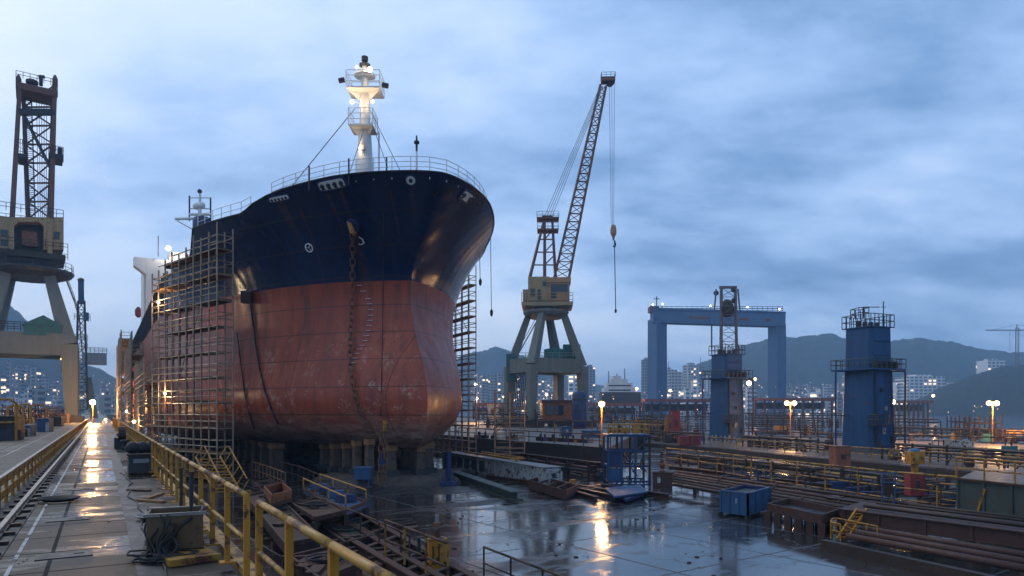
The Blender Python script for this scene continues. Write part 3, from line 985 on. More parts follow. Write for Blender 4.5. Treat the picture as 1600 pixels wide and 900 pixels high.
# hoses and ropes on the hull
def hang(name, label, pts, r, mat, cat='rope'):
    pp = [p for p in (off_hull(x, y, .1) for x, y in pts) if p]
    tag(MB().path(pp, r, 6).build(name, mat, None, True), label, cat)
hang('hose', 'black hose drooping down the red hull from the grey box', [(393, 476), (398, 510), (402, 545), (408, 580), (416, 612), (426, 640), (436, 662)], .07, 'black', 'hose')
hang('rope', 'thin dark rope running from the deck straight down the bow', [(600, 268), (600, 330), (599.5, 400), (599, 470), (598, 540), (597, 600), (596, 650)], .03, 'black')
hang('hose', 'slack black hose curving over the red hull beside the scaffold', [(372, 520), (378, 570), (384, 615), (392, 650), (398, 668)], .05, 'black', 'hose')
bx, bn = hull_hit(393, 465)
hb = thing('hull_box', 'small rusty grey box hanging on the hull at the red line', 'box', bx + bn * .4)
MB().box(bx + bn * .45, (.8, .6, .9), -YAW).build('box_body', 'rust', hb)
MB().box(bx + bn * .45 + V(0, 0, .5), (.9, .7, .08), -YAW).build('lid', 'grey', hb)
MB().tube(bx + bn * .3 + V(0, 0, .5), bx + bn * .3 + V(0, 0, 3), .03).build('hanger', 'dark', hb)
for x, y1, y2, lab in ((749, 382, 444, 'short dark hook rope hanging off the bow flare'), (766.5, 372, 492, 'long thin hanging line beyond the bow flare against the sky')):
    a = D(x, y1, 60); b = D(x + 1.5, y2, 60)
    o = thing('hanging_rope', lab, 'rope', a)
    MB().tube(a, b, .03, 5).build('line', 'dark', o)
    MB().lathe(b, [(.05, .5), (.15, .3), (.12, 0), (.04, -.15)], 8).build('hook', 'dark', o)

# superstructure aft
Y1 = 172.0
def SP(px, py, d=150.0): return D(px, py, d)
sup = MB().box((20.2, 178, 28), (24, 12, 20)).build('deckhouse', 'white', ship)
def on_face(y, px):      # x where a pixel column meets the plane Y = y
    k = (px - 800.0) / F
    return (k * y * C_ + y * S) / (C_ - k * S)
def on_z(x, y, py):
    return HC + (HZ - py) / F * (x * S + y * C_)
YF = 168.0
xa, xb, xc = on_face(YF, 209), on_face(YF, 229), on_face(YF, 248)
zt, zb_ = on_z(xa, YF, 401), on_z(xa, YF, 414)
zk = on_z(xb, YF, 429)
w_ = MB()
for pts in ([(xa, zt), (xa, zb_), (xb, zk), (xb, 17), (xc + 3, 17), (xc + 3, zt)],):
    w_.plate([V(x, YF + 1.5, z) for x, z in pts], (0, 1, 0), 3.0)
w_.build('bridge_wing', 'white', sup)
MB().box((22, YF + 2, zt - 1.4), (20, 4, 1.1)).build('window', 'glass', sup)
MB().box((20.2, YF + 5, zt + 1.2), (14, 6, 2.4)).build('wheelhouse', 'white', sup)
e = V(on_face(YF, 263), YF - .4, on_z(xc, YF, 387))
MB().ball(e, .5).build('lamp', 'white_lamp', sup); lamp_light(e - V(0, 1, 0), 900, (1, .9, .75), .4, 'bridge_light')
MB().tube(e + V(-2, 0, -2), e + V(-2, 0, 2.5), .09).build('antenna', 'dark', sup)
lb = D(216, 488, 165)
rb = MB().lathe(lb, [(.2, -1.3), (.7, -.8), (.75, .5), (.3, 1.3)], 10).build('rescue_boat', 'red', ship, True)
# dark mast house and radar mast on the long deck
def MP(px, py): return D(px, py, 104)
h0 = MP(316, 372); h1 = MP(316, 338)
mh = MB().lathe((h0.x, h0.y, 0), [(1.4, h0.z - 4), (1.35, h1.z - .9), (1.1, h1.z - .2), (.4, h1.z)], 12).build('mast_house', 'blue_deep', ship, True)
rm = MB().tube(MP(312, 345), MP(312.5, 300), .32, 8, .16).build('radar_mast', 'white', ship)
for py, x1, x2, r_ in ((335, 296, 330, .22), (326, 297, 330, .1), (309, 296, 328, .08), (341, 274, 312, .22)):
    MB().tube(MP(x1, py + (1 if x1 < 290 else 0)), MP(x2, py), r_, 6).build('yard', 'white', rm)
for px, y1, y2 in ((296, 306, 345), (329, 309, 347)):
    MB().tube(MP(px, y1), MP(px, y2), .12, 6).build('antenna', 'dark', rm)
MB().tube(MP(277, 345), MP(300, 358), .1, 6).build('stay_bar', 'white', rm)
for px, py, r_ in ((307, 322, .55), (315, 321, .55), (312, 299, .35)):
    MB().ball(MP(px, py), r_).build('radome', 'white' if py > 300 else 'dark', rm)
# ribs and fittings down the long side
for i in range(46):
    y = 72 + i * 2.6
    MB().box((5.12, y, 16.9), (.16, .22, 3.2)).build('side_frame', 'dark', ship)

# ------------------------------------------------------------------ dock blocks under the ship
pad_pts = []
pc = G(592, 752, 0)
for i in range(36):
    a = 2 * PI * i / 36
    rr_ = 1 + .12 * math.sin(5 * a + 1) + .07 * math.sin(11 * a)
    pad_pts.append((20.0 + 6.2 * rr_ * math.cos(a), 51.5 + 4.6 * rr_ * math.sin(a)))
mp_ = thing('mud_pad', 'lumpy pale mound of caked mud and rubble at the foot of the bow blocks', 'mud mound', (20, 51.5, 0))
pm = MB()
rings = [(1.0, 0.0), (.95, .28), (.88, .52), (.75, .66), (.45, .72), (.1, .74)]
vs = []
for k, (s_, z) in enumerate(rings):
    for i, (x, y) in enumerate(pad_pts):
        j = noise.noise(Vector((x * .9, y * .9, k * 1.7))) * .28 if k < 5 else 0
        vs.append(V(20 + (x - 20) * s_ * (1 + j * .25), 51.5 + (y - 51.5) * s_ * (1 + j * .25), max(0, z + j * .7 * (k > 0))))
fs = [(k * 36 + i, k * 36 + (i + 1) % 36, (k + 1) * 36 + (i + 1) % 36, (k + 1) * 36 + i) for k in range(5) for i in range(36)] + [tuple(range(5 * 36, 6 * 36))]
pm.add(vs, fs).build('mud_body', 'mud', mp_)
def keel_block(x, y, w, dpt, z0, z1, label, group, mat='block'):
    t = thing('keel_block', label, 'keel block', (x, y, z0), group)
    MB().box((x, y, z0 + .25), (w + .35, dpt + .3, .5)).build('base', 'conc_dark', t)
    MB().box((x, y, (z0 + .5 + z1 - .45) / 2), (w, dpt, z1 - z0 - .95), random.uniform(-.06, .06), .88).build('pillar', mat, t, bev=.05)
    MB().box((x, y, z1 - .225), (w * 1.05, dpt * 1.1, .44)).build('timber_cap', 'plank', t)
for k, (px, d) in enumerate(((655, 52.6), (668, 54.2), (610, 51.8), (577, 51.6), (557, 52.5), (541, 54), (524, 55.5), (634, 55.5), (596, 56), (508, 58))):
    p = from_cam(d, (px - 800) / F * d, 0)
    hy = [r_ for r_ in (3.25,)][0]
    loc, _n, _i, _d = bvh.ray_cast(Vector((p.x, p.y, .5)), Vector((0, 0, 1)))
    keel_block(p.x, p.y, random.uniform(.55, .95), .8, .55, (loc.z if loc else 3.6) + .03, 'tall stained timber keel block standing on the mud mound under the bow', 'bow keel blocks')
for y in range(62, 150, 4):
    for x in (20.2, 13.2, 27.2):
        keel_block(x, y, 1.1, 1.6, 0, ZB, 'dark keel block in the rows under the flat ship bottom', 'rows of keel blocks under the hull')
pb = thing('pump_box', 'light blue steel pump box standing beside the mud mound', 'pump', G(568, 757, .3))
c = G(568, 756, .3)
MB().box(c + V(0, 0, .75), (1.15, .9, .8), -YAW).build('casing', 'blue', pb)
for sx in (-.45, .45):
    for sy in (-.35, .35):
        MB().tube(c + RGT * sx + FWD * sy - V(0, 0, .25), c + RGT * sx + FWD * sy + V(0, 0, .4), .06).build('leg', 'blue', pb)
MB().box(c + V(0, 0, 1.19), (1.25, 1.0, .06), -YAW).build('lid', 'gantry_blue', pb)
MB().path([c + RGT * .4, c + RGT * .9 - V(0, 0, .1), c + RGT * 1.4 + FWD * .4 - V(0, 0, .25)], .06).build('hose', 'black', pb)

# ------------------------------------------------------------------ scaffolds
def scaffold(label, path, wid, z0, z1, lift, group=None, planks=1.0, tops=None, yellow=0.0):
    """path: outer standards on plan; inner row offset by wid to the left-hand normal of the path."""
    root = thing('scaffold', label, 'scaffold', (path[0][0], path[0][1], z0), group)
    P2 = [Vector((x, y, 0)) for x, y in path]
    nrm = []
    for i in range(len(P2)):
        a = P2[max(0, i - 1)]; b = P2[min(len(P2) - 1, i + 1)]
        t = (b - a).normalized()
        nrm.append(Vector((t.y, -t.x, 0)))
    inner = [p + n * wid for p, n in zip(P2, nrm)]
    r_ = .062
    lv = []
    z = z0 + .3
    while z < z1 - 1.0:
        lv.append(z); z += lift
    top = lambda i: (tops[i] if tops else z1) + random.uniform(-.3, .6)
    for i, (p, qn) in enumerate(zip(P2, inner)):
        for e in (p, qn):
            MB().tube(V(e.x, e.y, z0), V(e.x, e.y, top(i)), r_, 6).build('upright', 'scaff', root)
            MB().box((e.x, e.y, z0 + .03), (.3, .3, .06)).build('foot', 'rust', root)
    for k, z in enumerate(lv):
        for row, nm in ((P2, 'ledger'), (inner, 'ledger')):
            for h in ((0, .55, 1.05) if row is P2 else (0, 1.0)):
                sel = [e for i, e in enumerate(row) if not tops or z + h < tops[i] + .1]
                if len(sel) > 1:
                    MB().path([V(e.x, e.y, z + h + random.uniform(-.03, .03)) for e in sel], .044, 6).build(nm, 'scaff' if random.random() > yellow else 'yellow_worn', root)
        for i, (p, qn) in enumerate(zip(P2, inner)):
            if not tops or z < tops[i]:
                for h in (0,) if 0 < i < len(P2) - 1 else (0, .55, 1.05):
                    MB().tube(V(p.x, p.y, z + h), V(qn.x, qn.y, z + h), .042, 6).build('transom', 'scaff', root)
        for i in range(len(P2) - 1):
            if tops and z > min(tops[i], tops[i + 1]):
                continue
            if random.random() < planks:
                a, b, c2, d2 = P2[i], P2[i + 1], inner[i + 1], inner[i]
                q4 = [V(v.x, v.y, z + .07) for v in (a.lerp(d2, .06), b.lerp(c2, .06), c2.lerp(b, .06), d2.lerp(a, .06))]
                MB().plate(q4, (0, 0, 1), .11).build('platform', random.choice(('plank', 'plank', 'rust')), root)
    for k in range(0, len(lv) - 1):
        i = k % (len(P2) - 1)
        if tops and lv[k + 1] > min(tops[i], tops[i + 1]): continue
        MB().tube(V(P2[i].x, P2[i].y, lv[k]), V(P2[i + 1].x, P2[i + 1].y, lv[k + 1]), .034, 6).build('brace', 'scaff', root)
    return root, P2, inner, lv
def line2(a, b, n):
    return [(a[0] + (b[0] - a[0]) * i / n, a[1] + (b[1] - a[1]) * i / n) for i in range(n + 1)]
sc, sp2, si2, slv = scaffold('tall steel tube scaffold against the bow quarter of the ship, facing the walkway', line2((3.85, 66.9), (7.55, 55.7), 9), -1.25, 0, 19.2, 1.95, 'scaffolds along the ship', .85, [17.4, 17.8, 18.1, 18.3, 18.5, 18.7, 18.9, 19.2, 19.4, 19.6], .12)
# things left on the scaffold
for i in range(9):
    a = sp2[random.randrange(9)]; z = random.choice(slv[2:])
    b_ = V(a.x + .7, a.y - .2, z + .1)
    o = thing('timber_bundle', ('short bundle of boards lying on a lift of the tall scaffold'), 'boards', b_, 'board bundles on the tall scaffold')
    for k in range(4):
        MB().box(b_ + V(.1 * k - .1, -.6 * .3 * k, .06 + .05 * (k % 2)), (2.0, .2, .05), R(-62 + 6 * k)).build('board', random.choice(('plank', 'yellow_worn')), o)
scaffold('lower scaffold with yellowed planks just behind the tall bow scaffold', line2((3.3, 88), (3.3, 68.5), 9), -1.3, 0, 10.4, 1.9, 'scaffolds along the ship', .95, None, .35)
scaffold('middle scaffold along the ship side with its top two lifts higher', line2((3.0, 114), (3.0, 90), 10), -1.3, 0, 13.6, 1.95, 'scaffolds along the ship', .9, None, .3)
scaffold('farthest scaffold towards the stern, slim against the sky', line2((2.7, 154), (2.7, 118), 12), -1.4, 0, 17.5, 2.0, 'scaffolds along the ship', .8, None, .2)
scaffold('dark scaffold standing on the sheltered far side of the bow', line2((35.0, 67.5), (35.6, 82), 8), .95, 0, 21.6, 1.75, 'scaffolds along the ship', 1.0)
scaffold('short empty scaffold tower beside the far quay wall behind the girder', line2((34.3, 60.2), (36.8, 58.6), 2), 1.5, 0, 7.4, 1.5, 'scaffolds along the ship', .3)

# ------------------------------------------------------------------ railings
def railing(label, pts, h=1.1, step=1.6, r=.035, mat='yellow', topmat=None, mids=(.55,), square=False, group=None, name='guard_railing', over=0.0):
    root = thing(name, label, 'railing', pts[0], group)
    pts = [Vector(p) for p in pts]
    rs = resample(pts, step)
    if (rs[-1] - pts[-1]).length > .4: rs.append(pts[-1])
    for p in rs[:98]:
        mb = MB()
        if square:
            mb.box(p + V(0, 0, h / 2), (r * 2, r * 2, h)); mb.box(p + V(0, 0, .015), (r * 6, r * 5, .03))
        else:
            mb.tube(p, p + V(0, 0, h), r, 6)
        mb.build('post', mat, root)
    MB().path([p + V(0, 0, h) for p in rs], r * 1.15, 8).build('top_rail', topmat or mat, root, True)
    for m_ in mids:
        MB().path([p + V(0, 0, m_ * (h if m_ < 1 else 1)) for p in rs], r * .85, 8).build('mid_rail', topmat or mat, root, True)
    return root
RX = 1.6
d1 = 1.26 * F / (795 - HZ); y1 = (d1 - RX * S) / C_
d2 = 1.26 * F / (808 - HZ); y2 = (d2 - RX * S) / C_
railing('long yellow railing with bare metal top rail between walkway and dock pit', [(RX, y1, WALK + .1), (RX, 120, WALK + .1)], 1.16, 1.55, .036, 'yellow', 'yellow_worn', (.5,), True)
railing('short yellow railing piece after the gap, nearest the camera', [(RX, y2, WALK + .1), (RX, y2 - 5.0, WALK + .1)], 1.16, 1.5, .036, 'yellow', 'yellow_worn', (.5,), True)
# yellow barrier beside the rail trench
yb = thing('crash_barrier', 'low yellow barrier of posts and two rails edging the crane road', 'barrier', (-2.05, 5, WALK))
for i in range(95):
    y = 5 + i * 1.5
    MB().box((-2.05, y, WALK + .36), (.07, .12, .72)).build('post', 'yellow', yb)
MB().box((-2.05, 92, WALK + .73), (.09, 176, .05)).build('top_rail', 'galv', yb)
MB().box((-2.05, 92, WALK + .60), (.03, 176, .16)).build('upper_rail', 'yellow', yb)
MB().box((-2.05, 92, WALK + .28), (.03, 176, .2)).build('lower_rail', 'yellow', yb)

# walkway clutter
def px_box(px0, px1, pyt, pyb, z, dep, name, label, cat, mat, group=None, yaw=None, build=True):
    """Box whose front face fills a pixel rectangle, standing on level z."""
    b_ = G((px0 + px1) / 2, pyb, z)
    d = (b_ - CAMP).dot(FWD)
    w = (px1 - px0) / F * d; h = (pyb - pyt) / F * d
    c = b_ + FWD * dep / 2 + V(0, 0, h / 2)
    t = thing(name, label, cat, b_, group)
    return t, c, w, h, d
t, c, w, h, d = px_box(217, 297, 806, 872, WALK, .75, 'steel_bin', 'open brown steel bin with cables hanging over its front on the walkway', 'bin', 'bin')
yw = -.12
cx = c
for sx, sy, sw, sd_ in ((0, -.36, w, .03), (0, .36, w, .03), (-w / 2 + .015, 0, .03, .69), (w / 2 - .015, 0, .03, .69)):
    o = Vector((sx * math.cos(yw) - sy * math.sin(yw), sx * math.sin(yw) + sy * math.cos(yw), 0))
    MB().box(cx + o + V(0, 0, .08), (sw, sd_, h - .1), yw).build('side_panel', 'bin', t, bev=.006)
MB().box(cx - V(0, 0, h / 2 - .16), (w - .06, .66, .04), yw).build('bottom', 'rust_dark', t)
for sx in (-w / 2, w / 2):
    for sy in (-.35, .35):
        o = Vector((sx * .93 * math.cos(yw) - sy * math.sin(yw), sx * .93 * math.sin(yw) + sy * math.cos(yw), 0))
        MB().box(cx + o - V(0, 0, h / 2 - .06), (.08, .08, .12), yw).build('foot', 'rust', t)
for sy in (-.375, .375):
    o = Vector((-sy * math.sin(yw), sy * math.cos(yw), 0))
    MB().box(cx + o + V(0, 0, h / 2 + .02), (w + .08, .05, .05), yw).build('rim', 'galv', t)
MB().box(cx + Vector((math.sin(yw) * .39 + w * .0, -.39, -.05)), (.05, .03, h * .8), yw).build('rib', 'rust', t)
# cables over the bin and in a heap before it
cbt = thing('cable_heap', 'tangled black welding cables draped over the brown bin and heaped before it', 'cables', cx - FWD * .6 - V(0, 0, h / 2))
for k in range(16):
    a = cx - FWD * .44 + RGT * random.uniform(-.2, .25) + V(0, 0, random.uniform(-.1, h / 2 + .05))
    pts = [a]
    e = V(a.x, a.y, WALK + .04) - FWD * random.uniform(.02, .3)
    for j in range(1, 9):
        f = j / 8
        p = a.lerp(e, f) + RGT * math.sin(f * 6 + k) * .07
        pts.append(p)
    for j in range(7):
        ang = k * .9 + j * .8
        pts.append(V(e.x, e.y, WALK + .04 + .02 * (k % 5)) + RGT * math.cos(ang) * random.uniform(.15, .4) + FWD * (math.sin(ang) * .22))
    MB().path(pts, .017, 5).build('cable', 'black', cbt)
tag(MB().path([cx + RGT * .45 + V(0, 0, h / 2 + .05), cx + RGT * .3 - FWD * .42 + V(0, 0, .2), cx + RGT * .02 - FWD * .46 + V(0, 0, -.15), cx - FWD * .5 - V(0, 0, h / 2 - .03)], .025, 6).build('black_hose', 'black'), 'black hose slung diagonally across the front of the brown bin', 'hose')
MB_ = MB()
pp = [V(x, 8.9 + .12 * math.sin(x * 5), WALK + .03) for x in [-.6 + .1 * i for i in range(22)]]
tag(MB_.path(pp, .02, 5).build('ground_cable', 'black'), 'dark cable lying across the walkway slabs in front of the bin', 'cable')
pp = [V(.75 + .08 * math.sin(y * .8) + .05 * math.sin(y * 2.3), y, WALK + .03) for y in [6 + .4 * i for i in range(60)]]
tag(MB().path(pp, .018, 5).build('ground_cable', 'black'), 'long black cable running lengthwise along the walkway slabs', 'cable')
# rust sheet under it, dark upright pipes at the railing
sh_ = G(600 / 1391 * 340 + 180, 835, WALK)
tag(MB().box(V(1.15, 11.9, WALK + .06), (.75, 1.0, .1), .2).build('plywood_sheet', 'yellow_worn'), 'yellowish rusty sheet lying by the foot of the yellow railing', 'sheet')
for px, pt, pb_ in ((283, 735, 815), (299, 742, 856)):
    b_ = G(px, pb_, WALK); dd = (b_ - CAMP).dot(FWD)
    tp = D(px, pt, dd)
    o = thing('pipe_stake', 'dark upright pipe leaning by the yellow railing behind the bin', 'pipe', b_, 'dark pipes by the railing')
    MB().tube(b_, tp, .035, 7).build('shaft', 'dark', o)
    MB().tube(tp, tp + V(0, 0, .06), .05, 7).build('cap', 'rust', o)
t, c, w, h, d = px_box(187, 226, 709, 742, WALK, 1.3, 'welding_cart', 'dark machine cart with bags on top standing on the walkway', 'cart', 'dark')
MB().box(c, (w, 1.3, h * .86), 0).build('body', 'dark', t, bev=.02)
MB().box(c + V(0, 0, h * .45), (w + .1, 1.4, .06), 0).build('lid', 'rust_dark', t)
for sx in (-.4, .4):
    for sy in (-.4, .4):
        MB().tube(c + V(sx * w, sy - .06, -h / 2 + .12), c + V(sx * w + .08, sy - .06, -h / 2 + .12), .12, 10).build('wheel', 'black', t)
MB().box(c + V(-.05, -.66, .12), (.5, .03, .14)).build('handle', 'grey', t)
for k in range(3):
    p = c + V(-.3 + .3 * k, .1 * k, h / 2 + .2)
    tag(MB().lathe(p, [(.1, -.22), (.24, -.15), (.26, .0), (.18, .14), (.05, .22)], 10).build('tarp_bag', 'black', None, True), 'dark bag slumped on the lid of the machine cart', 'bag', 'bags on the machine cart')
t, c, w, h, d = px_box(172, 188, 684, 702, WALK, 1.0, 'cable_cabinet', 'small dark cabinet with a cable reel farther along the walkway', 'cabinet', 'dark')
MB().box(c, (w, 1.0, h)).build('body', 'dark', t)
MB().tube(c + V(-.1, -.55, h / 2 + .3), c + V(.3, -.55, h / 2 + .3), .4, 12).build('reel', 'rust', t)
for i, yy in enumerate((34, 47, 60)):
    o = thing('mooring_bollard', 'dark iron bollard on the walkway edge by the yellow railing', 'bollard', (1.25, yy, WALK), 'walkway bollards')
    MB().lathe((1.25, yy, WALK), [(.2, 0), (.16, .1), (.14, .4), (.24, .46), (.24, .56), (.1, .62)], 12).build('body', 'dark', o, True)

# ------------------------------------------------------------------ lamps
def street_lamp(px, py, pyb, z, label, heads=1, power=900, mat='yellow', hr=.22, dep=None, group=None, bulb='warm'):
    if dep:
        b_ = D(px, py, dep); b_.z = z
    else:
        b_ = G(px, pyb, z)
    dd = (b_ - CAMP).dot(FWD)
    top = D(px, py, dd)
    o = thing('street_lamp', label, 'lamp', b_, group)
    MB().tube(b_, top + V(0, 0, .1), .09, 8, .06).build('pole', mat, o)
    MB().box(b_ + V(0, 0, .15), (.4, .4, .3)).build('base', 'conc', o)
    offs = (0,) if heads == 1 else (-.55, .55)
    for x in offs:
        e = top + RGT * x
        if heads > 1:
            MB().tube(top, e, .045).build('arm', mat, o)
        MB().box(e + V(0, 0, .16), (.5, .4, .1), -YAW).build('hood', 'dark', o)
        MB().ball(e - FWD * .05 - V(0, 0, .08), hr).build('bulb', bulb, o)
        lamp_light(e - FWD * .35 - V(0, 0, .35), power, (1, .52, .18), .5)
    return o
street_lamp(145, 628, 661, WALK, 'bright lamp post beside the walkway near the crane leg', 1, 7000, 'yellow', .42, bulb='flood')
street_lamp(940, 630, 690, QUAY, 'single headed yellow lamp post beside the dark blue tank on the quay', 1, 800, 'yellow', .30, 66)
street_lamp(1235, 629, 694, LOW, 'twin headed yellow lamp post between the two blue towers', 2, 1000, 'yellow', .36)
street_lamp(1170, 598, 0, LOW, 'single lamp post standing close beside the lattice topped blue tower', 1, 700, 'dark', .42, 118)
street_lamp(1395, 627, 690, LOW, 'single lamp post half hidden behind the larger blue tower', 1, 5000, 'yellow', .36)
street_lamp(1551, 629, 694, LOW, 'twin headed yellow lamp post by the water near the dark hill', 2, 3200, 'yellow', .36)
for px, py, dd, lab in ((165, 655, 150, 'low lamp at the foot of the scaffolds beside the walkway'), (53, 0, 0, '')):
    if dd:
        street_lamp(px, py, 0, WALK, lab, 1, 300, 'dark', .28, dd)
street_lamp(106, 645, 0, WALK - .1, 'small lamp beside the foot of the grey crane leg', 1, 400, 'dark', .3, 150)
FARL = 'small far lamp among the quay clutter beyond the crane'
for px, py, dd in ((743, 600, 230), (745, 622, 200), (788, 620, 170), (854, 616, 260), (995, 607, 300), (1047, 610, 330), (1180, 592, 300), (172, 661, 230), (160, 652, 300), (1458, 618, 300)):
    street_lamp(px, py, 0, 0.3, FARL, 1, 5000, 'dark', .0020 * dd, dd, 'far yard lamps')

# ------------------------------------------------------------------ cranes
def ring_rail(root, c, r, z, h=1.1, n=18, mat='dark', name='ring_rail_frame'):
    mb = MB()
    pts = [V(c.x + r * math.cos(2 * PI * i / n), c.y + r * math.sin(2 * PI * i / n), z) for i in range(n + 1)]
    for p in pts[:-1]:
        mb.tube(p, p + V(0, 0, h), .05, 5)
    for k in (.5, 1.0):
        mb.path([p + V(0, 0, h * k) for p in pts], .05, 5)
    return mb.build(name, mat, root)
def rect_rail(root, quad, z, h=1.1, n=6, mat='dark', r=.05, name='deck_rail_frame'):
    mb = MB()
    q = [V(p.x, p.y, z) for p in quad]; q.append(q[0])
    for a, b in zip(q, q[1:]):
        for i in range(n):
            e = a.lerp(b, i / n); mb.tube(e, e + V(0, 0, h), r, 5)
        for k in (.5, 1.0):
            mb.tube(a + V(0, 0, h * k), b + V(0, 0, h * k), r, 5)
    return mb.build(name, mat, root)
def lattice(mb, a0, a1, n, r=.09, sub=.05):
    """a0, a1: lists of four bottom and four top corner points."""
    for p, q in zip(a0, a1):
        mb.bar(p, q, r * 2)
    for k in range(n):
        lo = [p.lerp(q, k / n) for p, q in zip(a0, a1)]
        hi = [p.lerp(q, (k + 1) / n) for p, q in zip(a0, a1)]
        for i in range(4):
            j = (i + 1) % 4
            mb.tube(lo[i], lo[j], sub, 5)
            if k % 2: mb.tube(lo[i], hi[j], sub, 5)
            else: mb.tube(lo[j], hi[i], sub, 5)
    return mb
def portal(root, c, gx, gy, z0, zb0, zb1, ztp, top_r, lw, mat):
    legs = []
    for sx in (-1, 1):
        for sy in (-1, 1):
            f = V(c.x + sx * gx / 2, c.y + sy * gy / 2, z0 + 1.3)
            kn = V(c.x + sx * gx / 2 * .94, c.y + sy * gy / 2 * .94, (zb0 + zb1) / 2)
            tp = V(c.x + sx * top_r * .7, c.y + sy * top_r * .7, ztp)
            lg = MB().bar(f, kn, lw * .8, lw * .8, lw * 1.15, lw * 1.15)
            lg.bar(kn - V(0, 0, .05), tp, lw * 1.14, lw * 1.14, lw * .75, lw * .75)
            o = lg.build('leg', mat, root)
            bg = MB().box(f - V(0, 0, .75), (lw * 1.5, lw * 3.2, 1.1))
            g = bg.build('bogie', 'rust_dark', root)
            for k in (-1.1, -.4, .4, 1.1):
                MB().tube(f + V(-.25, k * lw, -1.0), f + V(.25, k * lw, -1.0), .38, 12).build('wheel', 'dark', g)
            legs.append((sx, sy, kn))
    hb_ = zb1 - zb0
    for s_ in (-1, 1):
        MB().box((c.x, c.y + s_ * gy / 2 * .94, (zb0 + zb1) / 2), (gx * .94 - lw * 1.1, lw * .9, hb_)).build('portal_beam', mat, root)
        MB().box((c.x + s_ * gx / 2 * .94, c.y, (zb0 + zb1) / 2), (lw * .9, gy * .94 - lw * 1.1, hb_)).build('portal_beam', mat, root)
def stairs(root, a, b, w, n, mat='dark'):
    mb = MB()
    side = Vector((b - a)); side.z = 0
    side = Vector((side.y, -side.x, 0)).normalized() * w / 2 if side.length > .01 else RGT * w / 2
    for s_ in (-1, 1):
        mb.bar(a + side * s_, b + side * s_, .1, .2)
        mb.tube(a + side * s_ + V(0, 0, 1), b + side * s_ + V(0, 0, 1), .04)
    for k in range(n):
        p = a.lerp(b, (k + .5) / n)
        mb.bar(p - side, p + side, .2, .05)
    return mb.build('stair_frame', mat, root)

# --- jib crane on the far quay
d = 150.0
cc = from_cam(d, (853 - 800) / F * d, QUAY)
class KF:
    pass
def set_frame(cx, dist):
    a = YAW + math.atan((cx - 800.0) / F)
    KF.n = Vector((math.sin(a), math.cos(a), 0)); KF.r = Vector((math.cos(a), -math.sin(a), 0))
    KF.yaw = -a
    KF.p = D(cx, HZ, dist)
def K(px, py, o=0.0):       # point on the crane's own upright plane, o metres farther along its depth
    v = D(px, py, 1.0) - CAMP
    t_ = (KF.p + KF.n * o - CAMP).dot(KF.n) / v.dot(KF.n)
    return CAMP + v * t_
set_frame(853, 150.0)
def KZ(py): return HC + (HZ - py) / F * d
cr = thing('jib_crane', 'tall harbour crane with raised lattice jib and orange cab on grey portal legs', 'crane', cc)
portal(cr, cc, 13.8, 9.6, QUAY, KZ(584), KZ(562), KZ(492), 4.0, 1.7, 'grey_green')
MB().lathe((cc.x, cc.y, 0), [(3.4, KZ(498)), (4.6, KZ(494)), (5.0, KZ(490)), (5.0, KZ(487)), (2.6, KZ(486.8)), (2.4, KZ(478))], 20).build('slewing_ring', 'grey_green', cr)
ring_rail(cr, cc, 4.8, KZ(487), 1.3, 18, 'grey')
def kbox(px0, px1, py0, py1, o0, o1):
    a = K(px0, py1, o0); b = K(px1, py0, o0); b2 = K(px0, py0, o0)
    c = (K((px0 + px1) / 2, (py0 + py1) / 2, o0)) + KF.n * (o1 - o0) / 2
    return c, (abs((b - a).dot(KF.r)), o1 - o0, abs(b2.z - a.z))
c, s_ = kbox(815, 895, 471, 477, -4, 5); dkp = MB().box(c, s_, KF.yaw).build('machine_deck', 'cab_yellow', cr)
rect_rail(cr, [K(815, 471, -4), K(895, 471, -4), K(895, 471, 5), K(815, 471, 5)], KZ(471), 1.2, 7, 'cab_orange', .06)
c, s_ = kbox(825, 858, 432, 470, -2.6, 4.2); hs = MB().box(c, s_, KF.yaw).build('machine_house', 'cab_yellow', cr, bev=.1)
c, s_ = kbox(857, 890, 441, 470, -3.2, 1.0); cab = MB().box(c, s_, KF.yaw).build('driver_cab', 'cab_orange', cr, bev=.1)
c, s_ = kbox(855, 892, 433, 441, -3.4, 1.4); MB().box(c, s_, KF.yaw).build('cab_roof', 'cab_orange', cr)
c, s_ = kbox(861, 887, 444, 456, -3.28, -3.15); MB().box(c, s_, KF.yaw).build('window', 'glass', cab)
c, s_ = kbox(860, 869, 458, 466, -3.28, -3.15); MB().box(c, s_, KF.yaw).build('window', 'glass', cab)
for a, b, y0, y1 in ((829, 836, 451, 463), (840, 845, 452, 468), (848, 853, 440, 447)):
    c, s_ = kbox(a, b, y0, y1, -2.68, -2.55); MB().box(c, s_, KF.yaw).build('window', 'glass', hs)
c, s_ = kbox(817, 825, 452, 470, -1.5, 3); MB().box(c, s_, KF.yaw).build('side_cabin', 'cab_yellow', cr)
